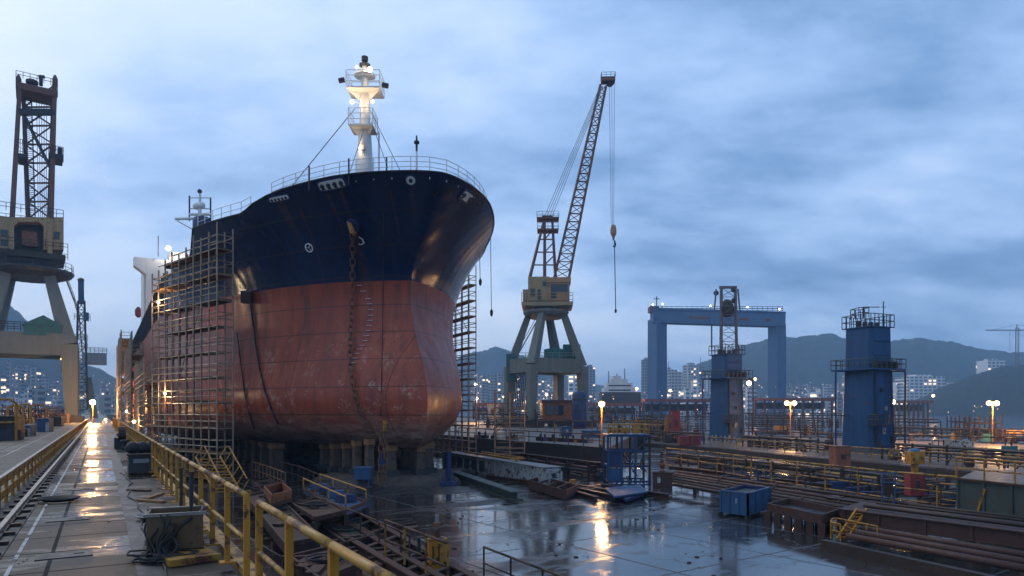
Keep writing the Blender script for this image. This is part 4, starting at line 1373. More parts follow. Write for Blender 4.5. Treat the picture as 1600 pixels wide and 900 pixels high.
# A-frame
for o in (-1.6, 1.8):
    MB().bar(K(828, 433, o), K(850, 344, o * .5), .55, .55, .38, .38).build('mast_strut', 'boom', cr)
    MB().bar(K(851, 433, o), K(851, 344, o * .5), .55, .55, .38, .38).build('mast_strut', 'boom', cr)
    MB().bar(K(868, 433, o), K(863, 344, o * .5), .5, .5, .38, .38).build('mast_strut', 'boom', cr)
am = MB()
for py in (414, 394, 374):
    f = (433 - py) / 89
    for o in (-1.6 + .8 * f, 1.8 - .9 * f):
        am.bar(K(828 + 22 * f, py, o), K(868 - 5 * f, py, o), .25)
    am.bar(K(851, py, -1.6 + .8 * f), K(868 - 5 * f, py - 16, 1.8 - .9 * f), .2)
am.build('mast_bracing_frame', 'boom', cr)
for py, w_ in ((361, 4.6), (343, 4.8)):
    c = K(856, py)
    MB().box(c, (w_, 3.2, .35), KF.yaw).build('mast_platform', 'boom', cr)
    hw = w_ / 2
    rect_rail(cr, [c - KF.r * hw - KF.n * 1.6, c + KF.r * hw - KF.n * 1.6, c + KF.r * hw + KF.n * 1.6, c - KF.r * hw + KF.n * 1.6], c.z + .15, 1.2, 4, 'grey', .05)
for k in range(3):
    MB().tube(K(850 + 5 * k, 340, -.8), K(850 + 5 * k, 340, .8), .55, 12).build('sheave', 'dark', cr)
# jib
a0 = [K(866, 434, -1.7), K(889, 434, -1.7), K(889, 434, 1.9), K(866, 434, 1.9)]
a1 = [K(938, 132, -.7), K(947, 134, -.7), K(947, 134, .8), K(938, 132, .8)]
lattice(MB(), a0, a1, 24, .2, .09).build('jib_lattice', 'boom', cr)
c = K(950, 126)
MB().box(c, (3.0, 2.0, .8), KF.yaw).build('jib_head', 'boom', cr)
rect_rail(cr, [c - KF.r * 1.5 - KF.n, c + KF.r * 1.5 - KF.n, c + KF.r * 1.5 + KF.n, c - KF.r * 1.5 + KF.n], c.z + .4, 1.0, 3, 'dark', .05)
MB().tube(K(953, 130, -.6), K(953, 130, .6), .8, 14).build('jib_sheave', 'dark', cr)
pk = MB()
for k, o in enumerate((-.8, -.3, .3, .8)):
    pk.tube(K(850 + 4 * k, 340, o), K(938 + 1.5 * k, 134, o), .055, 4)
pk.build('pendant_rope', 'cable', cr)
hr_ = MB()
for px, o in ((952, -.4), (956, .4), (960, 0)):
    hr_.tube(K(px, 132, o), K(957 + (px - 956) * .5, 352, o * .4), .05, 4)
hr_.build('hoist_rope', 'cable', cr)
MB().lathe(K(958.5, 362), [(.1, 1.6), (.5, 1.3), (.68, .5), (.68, -.4), (.3, -1.2), (.2, -1.9)], 12).build('hook_block', 'cab_orange', cr)
hkp = MB(); cpt = K(960, 383)
hkp.path([cpt + V(0, 0, 1), cpt + KF.r * .25 + V(0, 0, .2), cpt + KF.r * .1 - V(0, 0, .4), cpt - KF.r * .3 - V(0, 0, .2)], .16, 7)
hkp.tube(K(960, 376), K(962, 484), .1, 6); hkp.lathe(K(962, 486), [(.12, .5), (.28, .2), (.2, -.4)], 8)
hkp.build('hook', 'dark', cr)
c, s_ = kbox(850, 882, 546, 562, -3.5, 1); tl = MB().box(c, s_, KF.yaw).build('electric_cabin', 'teal', cr)
MB().plate([c - KF.r * s_[0] / 2 + V(0, 0, s_[2] / 2), c + V(0, 0, s_[2] / 2 + .5), c + KF.r * s_[0] / 2 + V(0, 0, s_[2] / 2)], KF.n, s_[1]).build('roof', 'teal', tl)
c, s_ = kbox(880, 907, 538, 562, 2, 6); MB().box(c, s_, KF.yaw).build('teal_cabin', 'teal', cr)
c, s_ = kbox(791, 806, 553, 596, -1, 3); tb = MB().box(c, s_, KF.yaw).build('hanging_cabin', 'teal', cr)
rect_rail(cr, [K(800, 561, -5), K(906, 561, -5), K(906, 561, 5), K(800, 561, 5)], KZ(562), 1.1, 10, 'grey', .05)
for a, b in (((808, 600), (822, 575)), ((842, 496), (806, 560)), ((884, 496), (902, 545))):
    stairs(cr, K(*a), K(*b), .9, 14, 'grey')
cables_ = MB()
for k in range(9):
    cables_.tube(K(806 + 2.6 * k, 584, 1), K(801 + 3 * k, 640, 1), .12, 5)
cables_.build('cable_reel_rope', 'rust_dark', cr)

# --- large crane over the road at the west side
d = 140.0
set_frame(46, d)
cc = from_cam(d, (46 - 800) / F * d, WALK)
cw = thing('portal_crane', 'massive yellow and grey crane with upright braced tower straddling the dock road', 'crane', cc)
legx = -5.0
gx = 2 * (legx - cc.x)
portal(cw, cc, gx, 13, WALK - .05, KZ(557), KZ(524), KZ(430), 5.0, 2.6, 'grey_green')
MB().lathe((cc.x, cc.y, 0), [(5.2, KZ(436)), (7.4, KZ(430)), (7.8, KZ(426)), (7.8, KZ(423)), (3.6, KZ(422.5)), (3.2, KZ(410))], 20).build('slewing_ring', 'dark', cw)
ring_rail(cw, cc, 7.6, KZ(423), 1.6, 22, 'dark')
c, s_ = kbox(-14, 104, 392, 400, -5, 6); MB().box(c, s_, KF.yaw).build('machine_deck', 'rust_dark', cw)
c, s_ = kbox(10, 80, 400, 412, -3, 4); MB().box(c, s_, KF.yaw).build('under_machinery', 'dark', cw)
rect_rail(cw, [K(-14, 392, -5), K(106, 392, -5), K(106, 392, 6), K(-14, 392, 6)], KZ(392), 1.3, 10, 'dark', .06)
# house with an arched opening
hp = [(-14, 392), (22, 392), (22, 357), (28, 349), (60, 349), (68, 357), (68, 392), (99, 392), (99, 342), (-14, 342)]
hm2 = MB().plate([K(x, y, -3.2) for x, y in [(-14, 392), (22, 392), (22, 342), (-14, 342)]], KF.n, 3.0)
hm2.plate([K(x, y, -3.2) for x, y in [(68, 392), (99, 392), (99, 342), (68, 342)]], KF.n, 3.0)
hm2.plate([K(x, y, -3.2) for x, y in [(22, 356), (29, 349), (61, 349), (68, 356), (68, 342), (22, 342)]], KF.n, 2.99)
hs = hm2.build('machine_house', 'cab_yellow', cw)
c, s_ = kbox(-14, 99, 342, 392, -1.6, 5); MB().box(c, s_, KF.yaw).build('house_back', 'cab_yellow', cw)
c, s_ = kbox(23, 67, 350, 391, -1.72, -1.62); MB().box(c, s_, KF.yaw).build('recess', 'rust_dark', hs)
c, s_ = kbox(34, 58, 362, 384, -3.6, -2); MB().box(c, s_, KF.yaw).build('winch', 'orange', hs)
c, s_ = kbox(38, 53, 358, 364, -3.4, -2); MB().box(c, s_, KF.yaw).build('winch_drum', 'rust', hs)
for a, b, y0, y1 in ((84, 93, 362, 374), (1, 12, 359, 368), (1, 12, 374, 384)):
    c, s_ = kbox(a, b, y0, y1, -4.8, -4.68); MB().box(c, s_, KF.yaw).build('window', 'glass', hs)
for a in (14, 74):
    c, s_ = kbox(a, a + 8, 342, 396, -5.0, -4.72); MB().box(c, s_, KF.yaw).build('pilaster', 'cab_yellow', hs)
rect_rail(cw, [K(-14, 342, -4.7), K(99, 342, -4.7), K(99, 342, 5), K(-14, 342, 5)], KZ(342), 1.6, 10, 'dark', .06)
# braced tower
b0 = [K(19, 342, -3), K(80, 342, -3), K(77, 342, 3.5), K(44, 342, 3.5)]
b1 = [K(31, 134, -2.5), K(86, 134, -2.5), K(84, 134, 2.5), K(36, 134, 2.5)]
for a, b in zip(b0, b1):
    MB().bar(a, b, .85, .85, .7, .7).build('tower_post', 'boom', cw)
tw = MB()
fr_ = [0, .13, .27, .42, .56, .70, .84, 1.0]
for k, (f, g) in enumerate(zip(fr_, fr_[1:])):
    for (i, j) in ((3, 1), (1, 2), (2, 3)):
        p, q_ = b0[i].lerp(b1[i], f), b0[j].lerp(b1[j], f)
        u, v = b0[i].lerp(b1[i], g), b0[j].lerp(b1[j], g)
        tw.bar(p, q_, .3)
        if k % 2: tw.bar(p, v, .26)
        else: tw.bar(q_, u, .26)
tw.build('tower_bracing_frame', 'boom', cw)
MB().bar(b0[0].lerp(b1[0], .8), b0[1].lerp(b1[1], .8), .8, 1.2).build('cross_beam', 'dark', cw)
MB().bar(b0[3].lerp(b1[3], .78), b0[1].lerp(b1[1], .35), .4, .5).build('boom_tie', 'dark', cw)
c, s_ = kbox(25, 90, 134, 144, -3, 3); MB().box(c, s_, KF.yaw).build('head_platform', 'boom', cw)
rect_rail(cw, [K(25, 134, -3), K(90, 134, -3), K(90, 134, 3), K(25, 134, 3)], KZ(134), 1.3, 6, 'dark', .06)
for px in (29, 86):
    MB().lathe(K(px, 134), [(.5, 0), (.5, 1.4), (.3, 2.0), (.1, 2.3)], 8).build('mast_cap', 'boom', cw)
MB().tube(K(64, 134), K(64, 118), .35, 8).build('head_post', 'dark', cw)
MB().bar(K(60, 120), K(70, 120), .5).build('head_bar', 'dark', cw)
MB().lathe(K(50, 131), [(.6, -.4), (1.1, 0), (1.1, .6), (.4, 1.0)], 10).build('head_winch', 'dark', cw)
for x0, x1 in ((28, 42), (76, 99)):
    c, s_ = kbox(x0, x1, 240, 246, -3.4, 2); MB().box(c, s_, KF.yaw).build('tower_balcony', 'dark', cw)
    rect_rail(cw, [K(x0, 240, -3.4), K(x1, 240, -3.4), K(x1, 240, 2), K(x0, 240, 2)], KZ(240), 1.5, 4, 'dark', .06)
c, s_ = kbox(90, 98, 230, 244, -2, 0); MB().box(c, s_, KF.yaw).build('balcony_cabin', 'dark', cw)
lad_ = MB()
for k in range(60):
    p = K(50, 342, 1).lerp(K(44, 150, 1), k / 60); lad_.tube(p - KF.r * .7, p + KF.r * .7, .07, 4)
lad_.bar(K(45, 342, 1), K(39, 150, 1), .2); lad_.bar(K(55, 342, 1), K(49, 150, 1), .2)
lad_.build('tower_ladder_frame', 'dark', cw)
rp = MB()
for k in range(5):
    rp.tube(K(60 + 3 * k, 340, -1), K(57 + 4 * k, 140, 0), .05, 4)
rp.build('hoist_rope', 'cable', cw)
# teal hut on the portal beam, stair and side platform
c, s_ = kbox(37, 98, 508, 524, -7.5, -3.5); ht = MB().box(c, s_, KF.yaw).build('beam_hut', 'teal', cw)
hx = s_[0] / 2 + .2
MB().plate([c - KF.r * hx + V(0, 0, s_[2] / 2), c + V(0, 0, s_[2] / 2 + 2.0), c + KF.r * hx + V(0, 0, s_[2] / 2)], KF.n, s_[1] + .3).build('roof', 'teal', ht)
rect_rail(cw, [K(-40, 524, -7), K(100, 524, -7), K(100, 524, -3), K(-40, 524, -3)], KZ(524), 1.9, 14, 'dark', .07)
for a, b in (((100, 428), (116, 470)), ((116, 470), (124, 500)), ((124, 500), (128, 548))):
    stairs(cw, K(*a, 2), K(*b, 2), 1.1, 16, 'dark')
c, s_ = kbox(96, 106, 560, 582, -2, 1); MB().box(c, s_, KF.yaw).build('leg_cabin', 'dark', cw)
for k in range(3):
    e = K(90 + 6 * k, 558, -8)
MB().ball(K(97, 561, -2.2), .3).build('lamp', 'warm', cw)

# --- second crane farther along, seen behind the leg
d = 215.0
set_frame(128, d)
cc = from_cam(d, (128 - 800) / F * d, WALK)
c2 = thing('dock_crane', 'slim dark blue crane mast with box platform behind the grey crane leg', 'crane', cc)
a0 = [K(118, 640, -2), K(137, 640, -2), K(137, 640, 2), K(118, 640, 2)]
a1 = [K(122, 470, -1.5), K(132, 470, -1.5), K(132, 470, 1.5), K(122, 470, 1.5)]
lattice(MB(), a0, a1, 12, .3, .14).build('mast_lattice', 'dark', c2)
MB().bar(K(127, 475), K(126.5, 440), 1.6, 1.6).build('mast_column', 'tower_blue', c2)
MB().lathe(K(126.5, 440), [(.9, 0), (.9, .8), (.3, 1.2)], 8).build('mast_cap', 'dark', c2)
c, s_ = kbox(128, 167, 551, 569, -2, 3); MB().box(c, s_, KF.yaw).build('box_platform', 'grey', c2)
rect_rail(c2, [K(128, 551, -2), K(167, 551, -2), K(167, 551, 3), K(128, 551, 3)], KZ(551), 1.6, 6, 'dark', .07)
c, s_ = kbox(130, 139, 488, 500, -2, 1); MB().box(c, s_, KF.yaw).build('operator_cabin', 'blue', c2)
rect_rail(c2, [K(116, 500, -2), K(141, 500, -2), K(141, 500, 2), K(116, 500, 2)], KZ(500), 1.6, 4, 'dark', .07)
rect_rail(c2, [K(116, 532, -2), K(137, 532, -2), K(137, 532, 2), K(116, 532, 2)], KZ(532), 1.6, 4, 'dark', .07)
for a, b in (((118, 600), (100, 655)), ((137, 590), (148, 655))):
    MB().bar(K(*a), K(*b), 2.0, 1.6).build('leg', 'grey_green', c2)
stairs(c2, K(137, 545), K(131, 505), 1.2, 14, 'dark')

# --- blue gantry crane
d = 430.0
set_frame(800, d)
gz = 0.0
cc = from_cam(d, (1120 - 800) / F * d, gz)
gc = thing('gantry_crane', 'giant blue goliath gantry crane spanning the far yard', 'crane', cc)
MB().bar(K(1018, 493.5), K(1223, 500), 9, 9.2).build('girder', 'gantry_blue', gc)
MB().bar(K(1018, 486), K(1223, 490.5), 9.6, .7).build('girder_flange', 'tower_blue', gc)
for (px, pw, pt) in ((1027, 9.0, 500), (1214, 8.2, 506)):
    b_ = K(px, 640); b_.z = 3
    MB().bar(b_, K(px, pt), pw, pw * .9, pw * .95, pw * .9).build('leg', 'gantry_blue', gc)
    MB().box(V(b_.x, b_.y, 1.5), (pw * 1.3, 22, 3), -YAW).build('bogie', 'rust_dark', gc)
rect_rail(gc, [K(1018, 485, -4.5), K(1223, 489, -4.5), K(1223, 489, 4.5), K(1018, 485, 4.5)], KZ(486.5), 2.4, 26, 'gantry_blue', .16)
for px, w_ in ((1079, 5), (1085, 3), (1092, 7), (1100, 9), (1107, 4), (1160, 9), (1168, 6), (1200, 7)):
    MB().box(K(px, 494 + (px - 1018) * .032, -4.6), (w_ * .45, .1, 1.6), -YAW).build('faded_lettering', 'roof', gc)
for px, py in ((1020, 476), (1035, 475), (1110, 478), (1168, 480), (1218, 483)):
    MB().tube(K(px, py + 10), K(px, py), .18, 6).build('lamp_pole', 'dark', gc)
    MB().ball(K(px, py), .5).build('lamp', 'white_lamp', gc)
MB().tube(K(1026, 486), K(1026, 463), .35, 6).build('mast', 'dark', gc)
MB().bar(K(1021, 467), K(1031, 467), .4).build('mast_bar', 'dark', gc)
c, s_ = kbox(1016, 1030, 478, 487, -4, 4); MB().box(c, s_, -YAW).build('trolley_house', 'roof', gc)

# --- lattice derrick behind the first tower
d = 130.0
set_frame(800, d)
cc = from_cam(d, (1136 - 800) / F * d, 0)
dt = thing('lattice_derrick', 'brown lattice derrick with winch head rising behind the smaller blue tower', 'derrick', cc)
a0 = [K(1125, 645, -1.6), K(1154, 645, -1.6), K(1152, 645, 1.8), K(1128, 645, 1.8)]
a1 = [K(1126, 450, -1.5), K(1150, 450, -1.5), K(1148, 450, 1.6), K(1128, 450, 1.6)]
lattice(MB(), a0, a1, 14, .12, .055).build('mast_lattice', 'derrick', dt)
MB().lathe(K(1136, 482), [(.4, -1.6), (1.2, -1.2), (1.4, 0), (1.0, 1.2), (.4, 1.7)], 10).build('winch_head', 'dark', dt)
for px, o in ((1116, -1), (1156, -1)):
    MB().tube(K(px, 486, o), K(px + (3 if px < 1130 else -3), 452, o), .16, 6).build('head_strut', 'derrick', dt)
MB().bar(K(1124, 449), K(1151, 449), .4, .5).build('head_beam', 'derrick', dt)
for px, py in ((1119, 458), (1146, 453), (1147, 470)):
    MB().tube(K(px, py, -.4), K(px, py, .4), .5, 10).build('sheave', 'dark', dt)
MB().tube(K(1112, 545), K(1112, 508), .14, 6).build('side_pole', 'dark', dt)

# --- tower crane far away on the hill
d = 900.0
set_frame(800, d)
cc = from_cam(d, (1589 - 800) / F * d, 40)
tcn = thing('tower_crane', 'small red and white tower crane above the dark wooded hill', 'crane', cc)
lattice(MB(), [K(1587, 575, -1), K(1592, 575, -1), K(1592, 575, 1), K(1587, 575, 1)], [K(1587, 512, -1), K(1592, 512, -1), K(1592, 512, 1), K(1587, 512, 1)], 12, .35, .2).build('mast_lattice', 'roof', tcn)
MB().bar(K(1540, 516), K(1640, 516), 1.6, 1.4).build('jib', 'grey', tcn)
MB().bar(K(1589, 514), K(1589, 507), 1).build('tower_head', 'roof', tcn)
jr = MB()
for px in (1552, 1630): jr.tube(K(1589, 507), K(px, 515), .2, 4)
jr.tube(K(1578, 516), K(1578, 548), .2, 4)
jr.build('tie_rope', 'cable', tcn)

# ------------------------------------------------------------------ helpers for yard objects
def prismbox(root, name, mat, pxs, z0, z1, bev=0.0):
    p = [G(x, y, z1) for x, y in pxs]
    return MB().prism([(a.x, a.y) for a in p], z0, z1).build(name, mat, root, bev=bev)
def beam_thing(name, label, cat, px, z, w, h, mat, group=None, ib=True):
    a, b = G(*px[0], z), G(*px[1], z)
    o = MB()
    if ib: o.ibeam(a - V(0, 0, h / 2), b - V(0, 0, h / 2), w, h, h * .14)
    else: o.bar(a - V(0, 0, h / 2), b - V(0, 0, h / 2), w, h)
    ob = o.build(name, mat)
    return tag(ob, label, cat, group)
def pipe_thing(label, px, z, r, mat, group):
    a, b = G(*px[0], z), G(*px[1], z)
    o = thing('steel_pipe', label, 'pipe', a, group)
    MB().tube(a, b, r, 10).build('shaft', mat, o, True)
    k = int((b - a).length / 5)
    for i in range(1, k):
        p = a.lerp(b, i / k); q_ = p + (b - a).normalized() * .12
        MB().tube(p, q_, r * 1.5, 10).build('flange', 'rust', o)
    return o

# ------------------------------------------------------------------ dock floor: centre
gd = thing('white_girder', 'long chipped white box girder lying on the wet floor beside the bow', 'girder', G(862, 764, 0))
ga, gb = G(852, 763, 0), G(693, 729, 0)
gdir = (gb - ga).normalized(); gs = V(gdir.y, -gdir.x, 0)
if gs.dot(FWD) < 0: gs = -gs
gw, gh, gl = 1.2, 1.45, (gb - ga).length
def gp(l, w, z): return ga + gdir * l + gs * w + V(0, 0, z)
mbg = MB()
for w in (0, gw):
    n_ = 12
    mbg.bar(gp(0, w, gh - .12), gp(gl, w, gh - .12), .14, .24)
    mbg.bar(gp(0, w, .14), gp(gl, w, .14), .14, .28)
    for i in range(n_ + 1):
        l = gl * i / n_
        mbg.bar(gp(l, w, .28), gp(l, w, gh - .24), .12, .34 if i else .5)
mbg.build('side_frame', 'white_dirty', gd)
MB().bar(gp(.02, .03, gh / 2), gp(gl * .5, .03, gh / 2), .04, gh - .5).build('web', 'white_dirty', gd)
MB().bar(gp(gl * .502, .03, gh / 2), gp(gl, .03, gh / 2), .04, gh - .5).build('web', 'tank_green', gd)
MB().bar(gp(0, gw, gh / 2), gp(gl * .9, gw, gh / 2), .04, gh - .5).build('web', 'rust_dark', gd)
MB().bar(gp(-.02, gw / 2, gh + .03), gp(gl, gw / 2, gh + .03), gw + .3, .06).build('top_flange', 'grey', gd)
MB().bar(gp(-.05, .08, gh / 2), gp(-.05, gw - .08, gh / 2), .06, gh - .1).build('end_plate', 'white_dirty', gd)
MB().tube(gp(-.12, gw * .55, gh * .62), gp(-.02, gw * .55, gh * .62), .2, 12).build('end_hole', 'dark', gd)
yf = thing('lifting_frame', 'yellow lifting frame resting on top of the white girder', 'frame', gp(gl * .35, .5, gh))
for a, b in ((gp(gl * .28, 0, gh + .3), gp(gl * .75, .1, gh + .3)), (gp(gl * .28, gw, gh + .3), gp(gl * .7, gw + .2, gh + .3)), (gp(gl * .28, 0, gh + .3), gp(gl * .28, gw, gh + .3)), (gp(gl * .5, 0, gh + .3), gp(gl * .5, gw + .1, gh + .3)), (gp(gl * .28, .6, gh), gp(gl * .28, .6, gh + .3)), (gp(gl * .66, .6, gh), gp(gl * .66, .6, gh + .3))):
    MB().bar(a, b, .14, .16).build('frame_bar', 'yellow', yf)
beam_thing('dark_beam', 'dark blue grey beam lying along the foot of the white girder', 'beam', ((808, 768), (708, 735)), .55, .8, .55, 'tank_green')
tr_ = thing('rusty_trough', 'red rusty steel trough lying in front of the white girder end', 'trough', G(885, 785, 0))
prismbox(tr_, 'bottom', 'rust_red', ((826, 762), (884, 780), (900, 772), (845, 757)), .05, .12)
ta, tb, tc_, td = G(826, 762, .12), G(884, 780, .12), G(902, 771, .12), G(846, 756, .12)
for a, b in ((ta, tb), (tb, tc_), (tc_, td), (td, ta)):
    MB().bar(a + V(0, 0, .26), b + V(0, 0, .26), .07, .6).build('side_panel', 'rust_red', tr_)
for f in (.25, .5, .75):
    MB().bar(ta.lerp(tb, f) + V(0, 0, .45), td.lerp(tc_, f) + V(0, 0, .45), .12, .12).build('cross_bar', 'rust', tr_)
for k, (p, lab, mt) in enumerate(((((868, 757), (932, 776)), 'brown channel beam lying just behind the red trough', 'rust_red'),
                                  (((872, 751), (985, 771)), 'thin rusty channel stretching from the trough to the blue plates', 'rust'),
                                  (((905, 762), (962, 774)), 'short rusty angle lying loose by the blue plates', 'rust_dark'))):
    beam_thing('channel_beam', lab, 'beam', p, .32, .35, .3, mt, None)
bp = thing('blue_plates', 'low blue crumpled steel plates lying on the wet floor before the blue cage', 'plates', G(975, 775, 0))
prismbox(bp, 'plate', 'blue', ((945, 762), (1000, 757), (1012, 768), (960, 776)), .35, .45)
prismbox(bp, 'plate', 'blue_deep', ((962, 770), (985, 766), (1006, 771), (978, 780)), .12, .3)
for px, py in ((958, 773), (985, 771), (1000, 764)):
    MB().box(G(px, py, .0) + V(0, 0, .18), (.7, .4, .36), .3).build('support', 'blue', bp)
yk = tag(MB().box(G(895, 762, 0) + V(0, 0, .35), (.5, .4, .5), .4, .8).build('yellow_block', 'yellow'), 'small yellow block among the rusty beams by the white girder', 'block')
bs_ = thing('blue_stanchion', 'blue upright screw stanchion standing beside the keel blocks and the girder', 'stanchion', G(701, 757, 0))
p = G(701, 757, 0); p2 = D(701, 706, (p - CAMP).dot(FWD))
MB().bar(p, p2, .3, .3).build('shaft', 'blue_deep', bs_)
MB().box(p + V(0, 0, .12), (1.3, 1.0, .24), -YAW).build('base', 'blue_deep', bs_)
for sx in (-.55, .55):
    MB().tube(p + RGT * sx + V(0, 0, .2), p.lerp(p2, .6), .05).build('brace', 'blue_deep', bs_)
MB().box(p2 + V(0, 0, .1), (.5, .5, .2), -YAW).build('head', 'rust', bs_)

# blue cage, rusty box, plates near the quay corner
bc, _, w, h, d_ = px_box(950, 1015, 681, 755, 0, 2.4, 'blue_cage', 'blue open steel cage platform at the corner of the dark quay wall', 'platform', 'blue')
o0 = G(950, 755, 0)
def cgp(x, y, z): return o0 + RGT * (w * x) + FWD * (2.4 * y) + V(0, 0, h * z)
for x in (0, .33, .66, 1.0):
    for y in (0, 1):
        MB().bar(cgp(x, y, 0), cgp(x, y, 1), .13).build('post', 'blue' if (x, y) != (1.0, 0) else 'rust', bc)
for z in (.03, .36, .68, 1.0):
    MB().bar(cgp(0, 0, z), cgp(1, 0, z), .12, .14).build('beam', 'blue_deep', bc)
    MB().bar(cgp(0, 1, z), cgp(1, 1, z), .12, .14).build('beam', 'blue_deep', bc)
    MB().bar(cgp(0, 0, z), cgp(0, 1, z), .12, .14).build('beam', 'blue_deep', bc)
MB().bar(cgp(.02, .5, 1.02), cgp(1.02, .5, 1.02), 2.6, .07).build('deck', 'blue', bc)
MB().bar(cgp(0.01, .03, .17), cgp(.31, .03, .17), .05, h * .28).build('panel', 'blue', bc)
MB().bar(cgp(0.02, .03, .52), cgp(.3, .03, .52), .05, h * .3).build('panel', 'blue_deep', bc)
for k in range(26):
    a = cgp(random.uniform(.35, .95), random.uniform(.1, .9), random.uniform(.05, .9))
    MB().tube(a, a + V(0, 0, -.5) + RGT * random.uniform(-.6, .6), .05).build('hose', random.choice(('rust', 'black', 'yellow_worn')), bc)
railing('yellow railing round the top of the blue cage', [cgp(0, 0, 1.03), cgp(1, 0, 1.03), cgp(1, 1, 1.03), cgp(0, 1, 1.03)], .75, .7, .035, 'yellow', None, (.5,))
for k, px in enumerate((965, 985, 1003)):
    p = cgp(.2 + .28 * k, .55, 1.04)
    tag(MB().box(p + V(0, 0, .24), (.55, .5, .46), .2 * k, .9).build('yellow_case', 'yellow_worn'), 'worn yellow case standing on the blue cage deck', 'case', 'cases on the blue cage')
rb_, c, w, h, d_ = px_box(1023, 1052, 739, 761, 0, 1.0, 'rusty_box', 'orange brown steel box with a white label at the pipe bundle end', 'box', 'orange')
MB().box(c, (w, 1, h), -YAW - .15).build('body', 'rust_red', rb_, bev=.02)
MB().box(c + V(0, 0, h / 2 + .02), (w + .12, 1.1, .05), -YAW - .15).build('lid', 'rust', rb_)
MB().box(c - FWD * .56 - RGT * w * .28, (.22, .03, .42), -YAW - .15).build('white_label', 'white_dirty', rb_)
vv = thing('orange_valve', 'small orange valve standing on the lid of the rusty box', 'valve', c + V(0, 0, h / 2))
MB().lathe(c + V(0, 0, h / 2 + .05), [(.22, 0), (.22, .08), (.12, .12), (.16, .4), (.28, .5), (.12, .62), (.07, .9)], 10).build('body', 'orange', vv, True)
MB().lathe(c + V(0, 0, h / 2 + .92), [(.3, 0), (.3, .06)], 12).build('handwheel', 'orange', vv)

# pipe bundle to the right
PG = 'long pipes of the rusty bundle on the dock floor'
for k, (a, b, z, r_) in enumerate((((1052, 748), (1640, 846), .75, .13), ((1052, 752), (1640, 853), .62, .11), ((1052, 756.5), (1640, 861), .55, .13), ((1054, 744), (1640, 838), .8, .10), ((1056, 741), (1640, 829), .7, .12), ((1060, 737), (1640, 818), .6, .1))):
    pipe_thing('long rusty pipe in the bundle running from the rusty box past the blue skip', (a, b), z, r_, random.choice(('rust', 'rust_red', 'rust_dark')), PG)
for px, py in ((1085, 763), (1150, 775), (1240, 790), (1330, 806), (1440, 826)):
    a, b = G(px, py, .3), G(px + 10, py - 22, .3)
    o = thing('pipe_trestle', 'dark low trestle carrying the long pipe bundle', 'trestle', a, 'trestles under the pipe bundle')
    MB().bar(a + V(0, 0, .1), b + V(0, 0, .1), .15, .15).build('beam', 'rust_dark', o)
    for e in (a, b):
        MB().bar(V(e.x, e.y, 0), e, .14).build('leg', 'rust_dark', o)
# blue skip
sk = thing('blue_skip', 'blue steel skip container on small feet standing on the wet floor', 'skip', G(1168, 806, 0))
ca, cb_, cc_ = G(1126, 800, .15), G(1168, 806.5, .15), G(1203, 794, .15)
sz = 1.15
for a, b in ((ca, cb_), (cb_, cc_)):
    MB().bar(a + V(0, 0, sz / 2), b + V(0, 0, sz / 2), .06, sz).build('side_panel', 'blue', sk)
    n_ = 3
    for i in range(n_ + 1):
        p = a.lerp(b, i / n_) - FWD * .05
        MB().bar(p, p + V(0, 0, sz), .09).build('rib', 'blue', sk)
    MB().bar(a + V(0, 0, sz) - FWD * .03, b + V(0, 0, sz) - FWD * .03, .12, .1).build('rim', 'blue', sk)
cd_ = ca + (cc_ - cb_)
for a, b in ((cc_, cd_), (cd_, ca)):
    MB().bar(a + V(0, 0, sz / 2), b + V(0, 0, sz / 2), .06, sz).build('side_panel', 'blue_deep', sk)
MB().plate([x + V(0, 0, sz * .82) for x in (ca, cb_, cc_, cd_)], (0, 0, 1), .05).build('lid', 'dark', sk)
for e in (ca, cb_, cc_, cd_):
    MB().box(V(e.x, e.y, .08), (.2, .2, .16)).build('foot', 'black', sk)
lp = ca.lerp(cb_, .62) - FWD * .06 + V(0, 0, sz * .62)
MB().box(lp, (.26, .02, .26), -YAW + .3).build('white_label', 'white_dirty', sk)
# rusty trough rack
rr_ = thing('trough_rack', 'brown open steel trough on a row of stubby legs beside the blue skip', 'rack', G(1280, 828, 0))
q4 = [G(x, y, .95) for x, y in ((1200, 788), (1284, 806), (1313, 796), (1232, 780))]
for a, b in zip(q4, q4[1:] + q4[:1]):
    MB().bar(a - V(0, 0, .15), b - V(0, 0, .15), .08, .42).build('side_panel', 'rust_red', rr_)
MB().plate([p - V(0, 0, .28) for p in q4], (0, 0, 1), .05).build('bottom', 'dark', rr_)
for i in range(6):
    p = q4[0].lerp(q4[1], i / 5.0); q_ = q4[3].lerp(q4[2], i / 5.0)
    for e in (p, q_):
        MB().box(V(e.x, e.y, .3), (.22, .3, .6), .4).build('leg', 'rust_red', rr_)
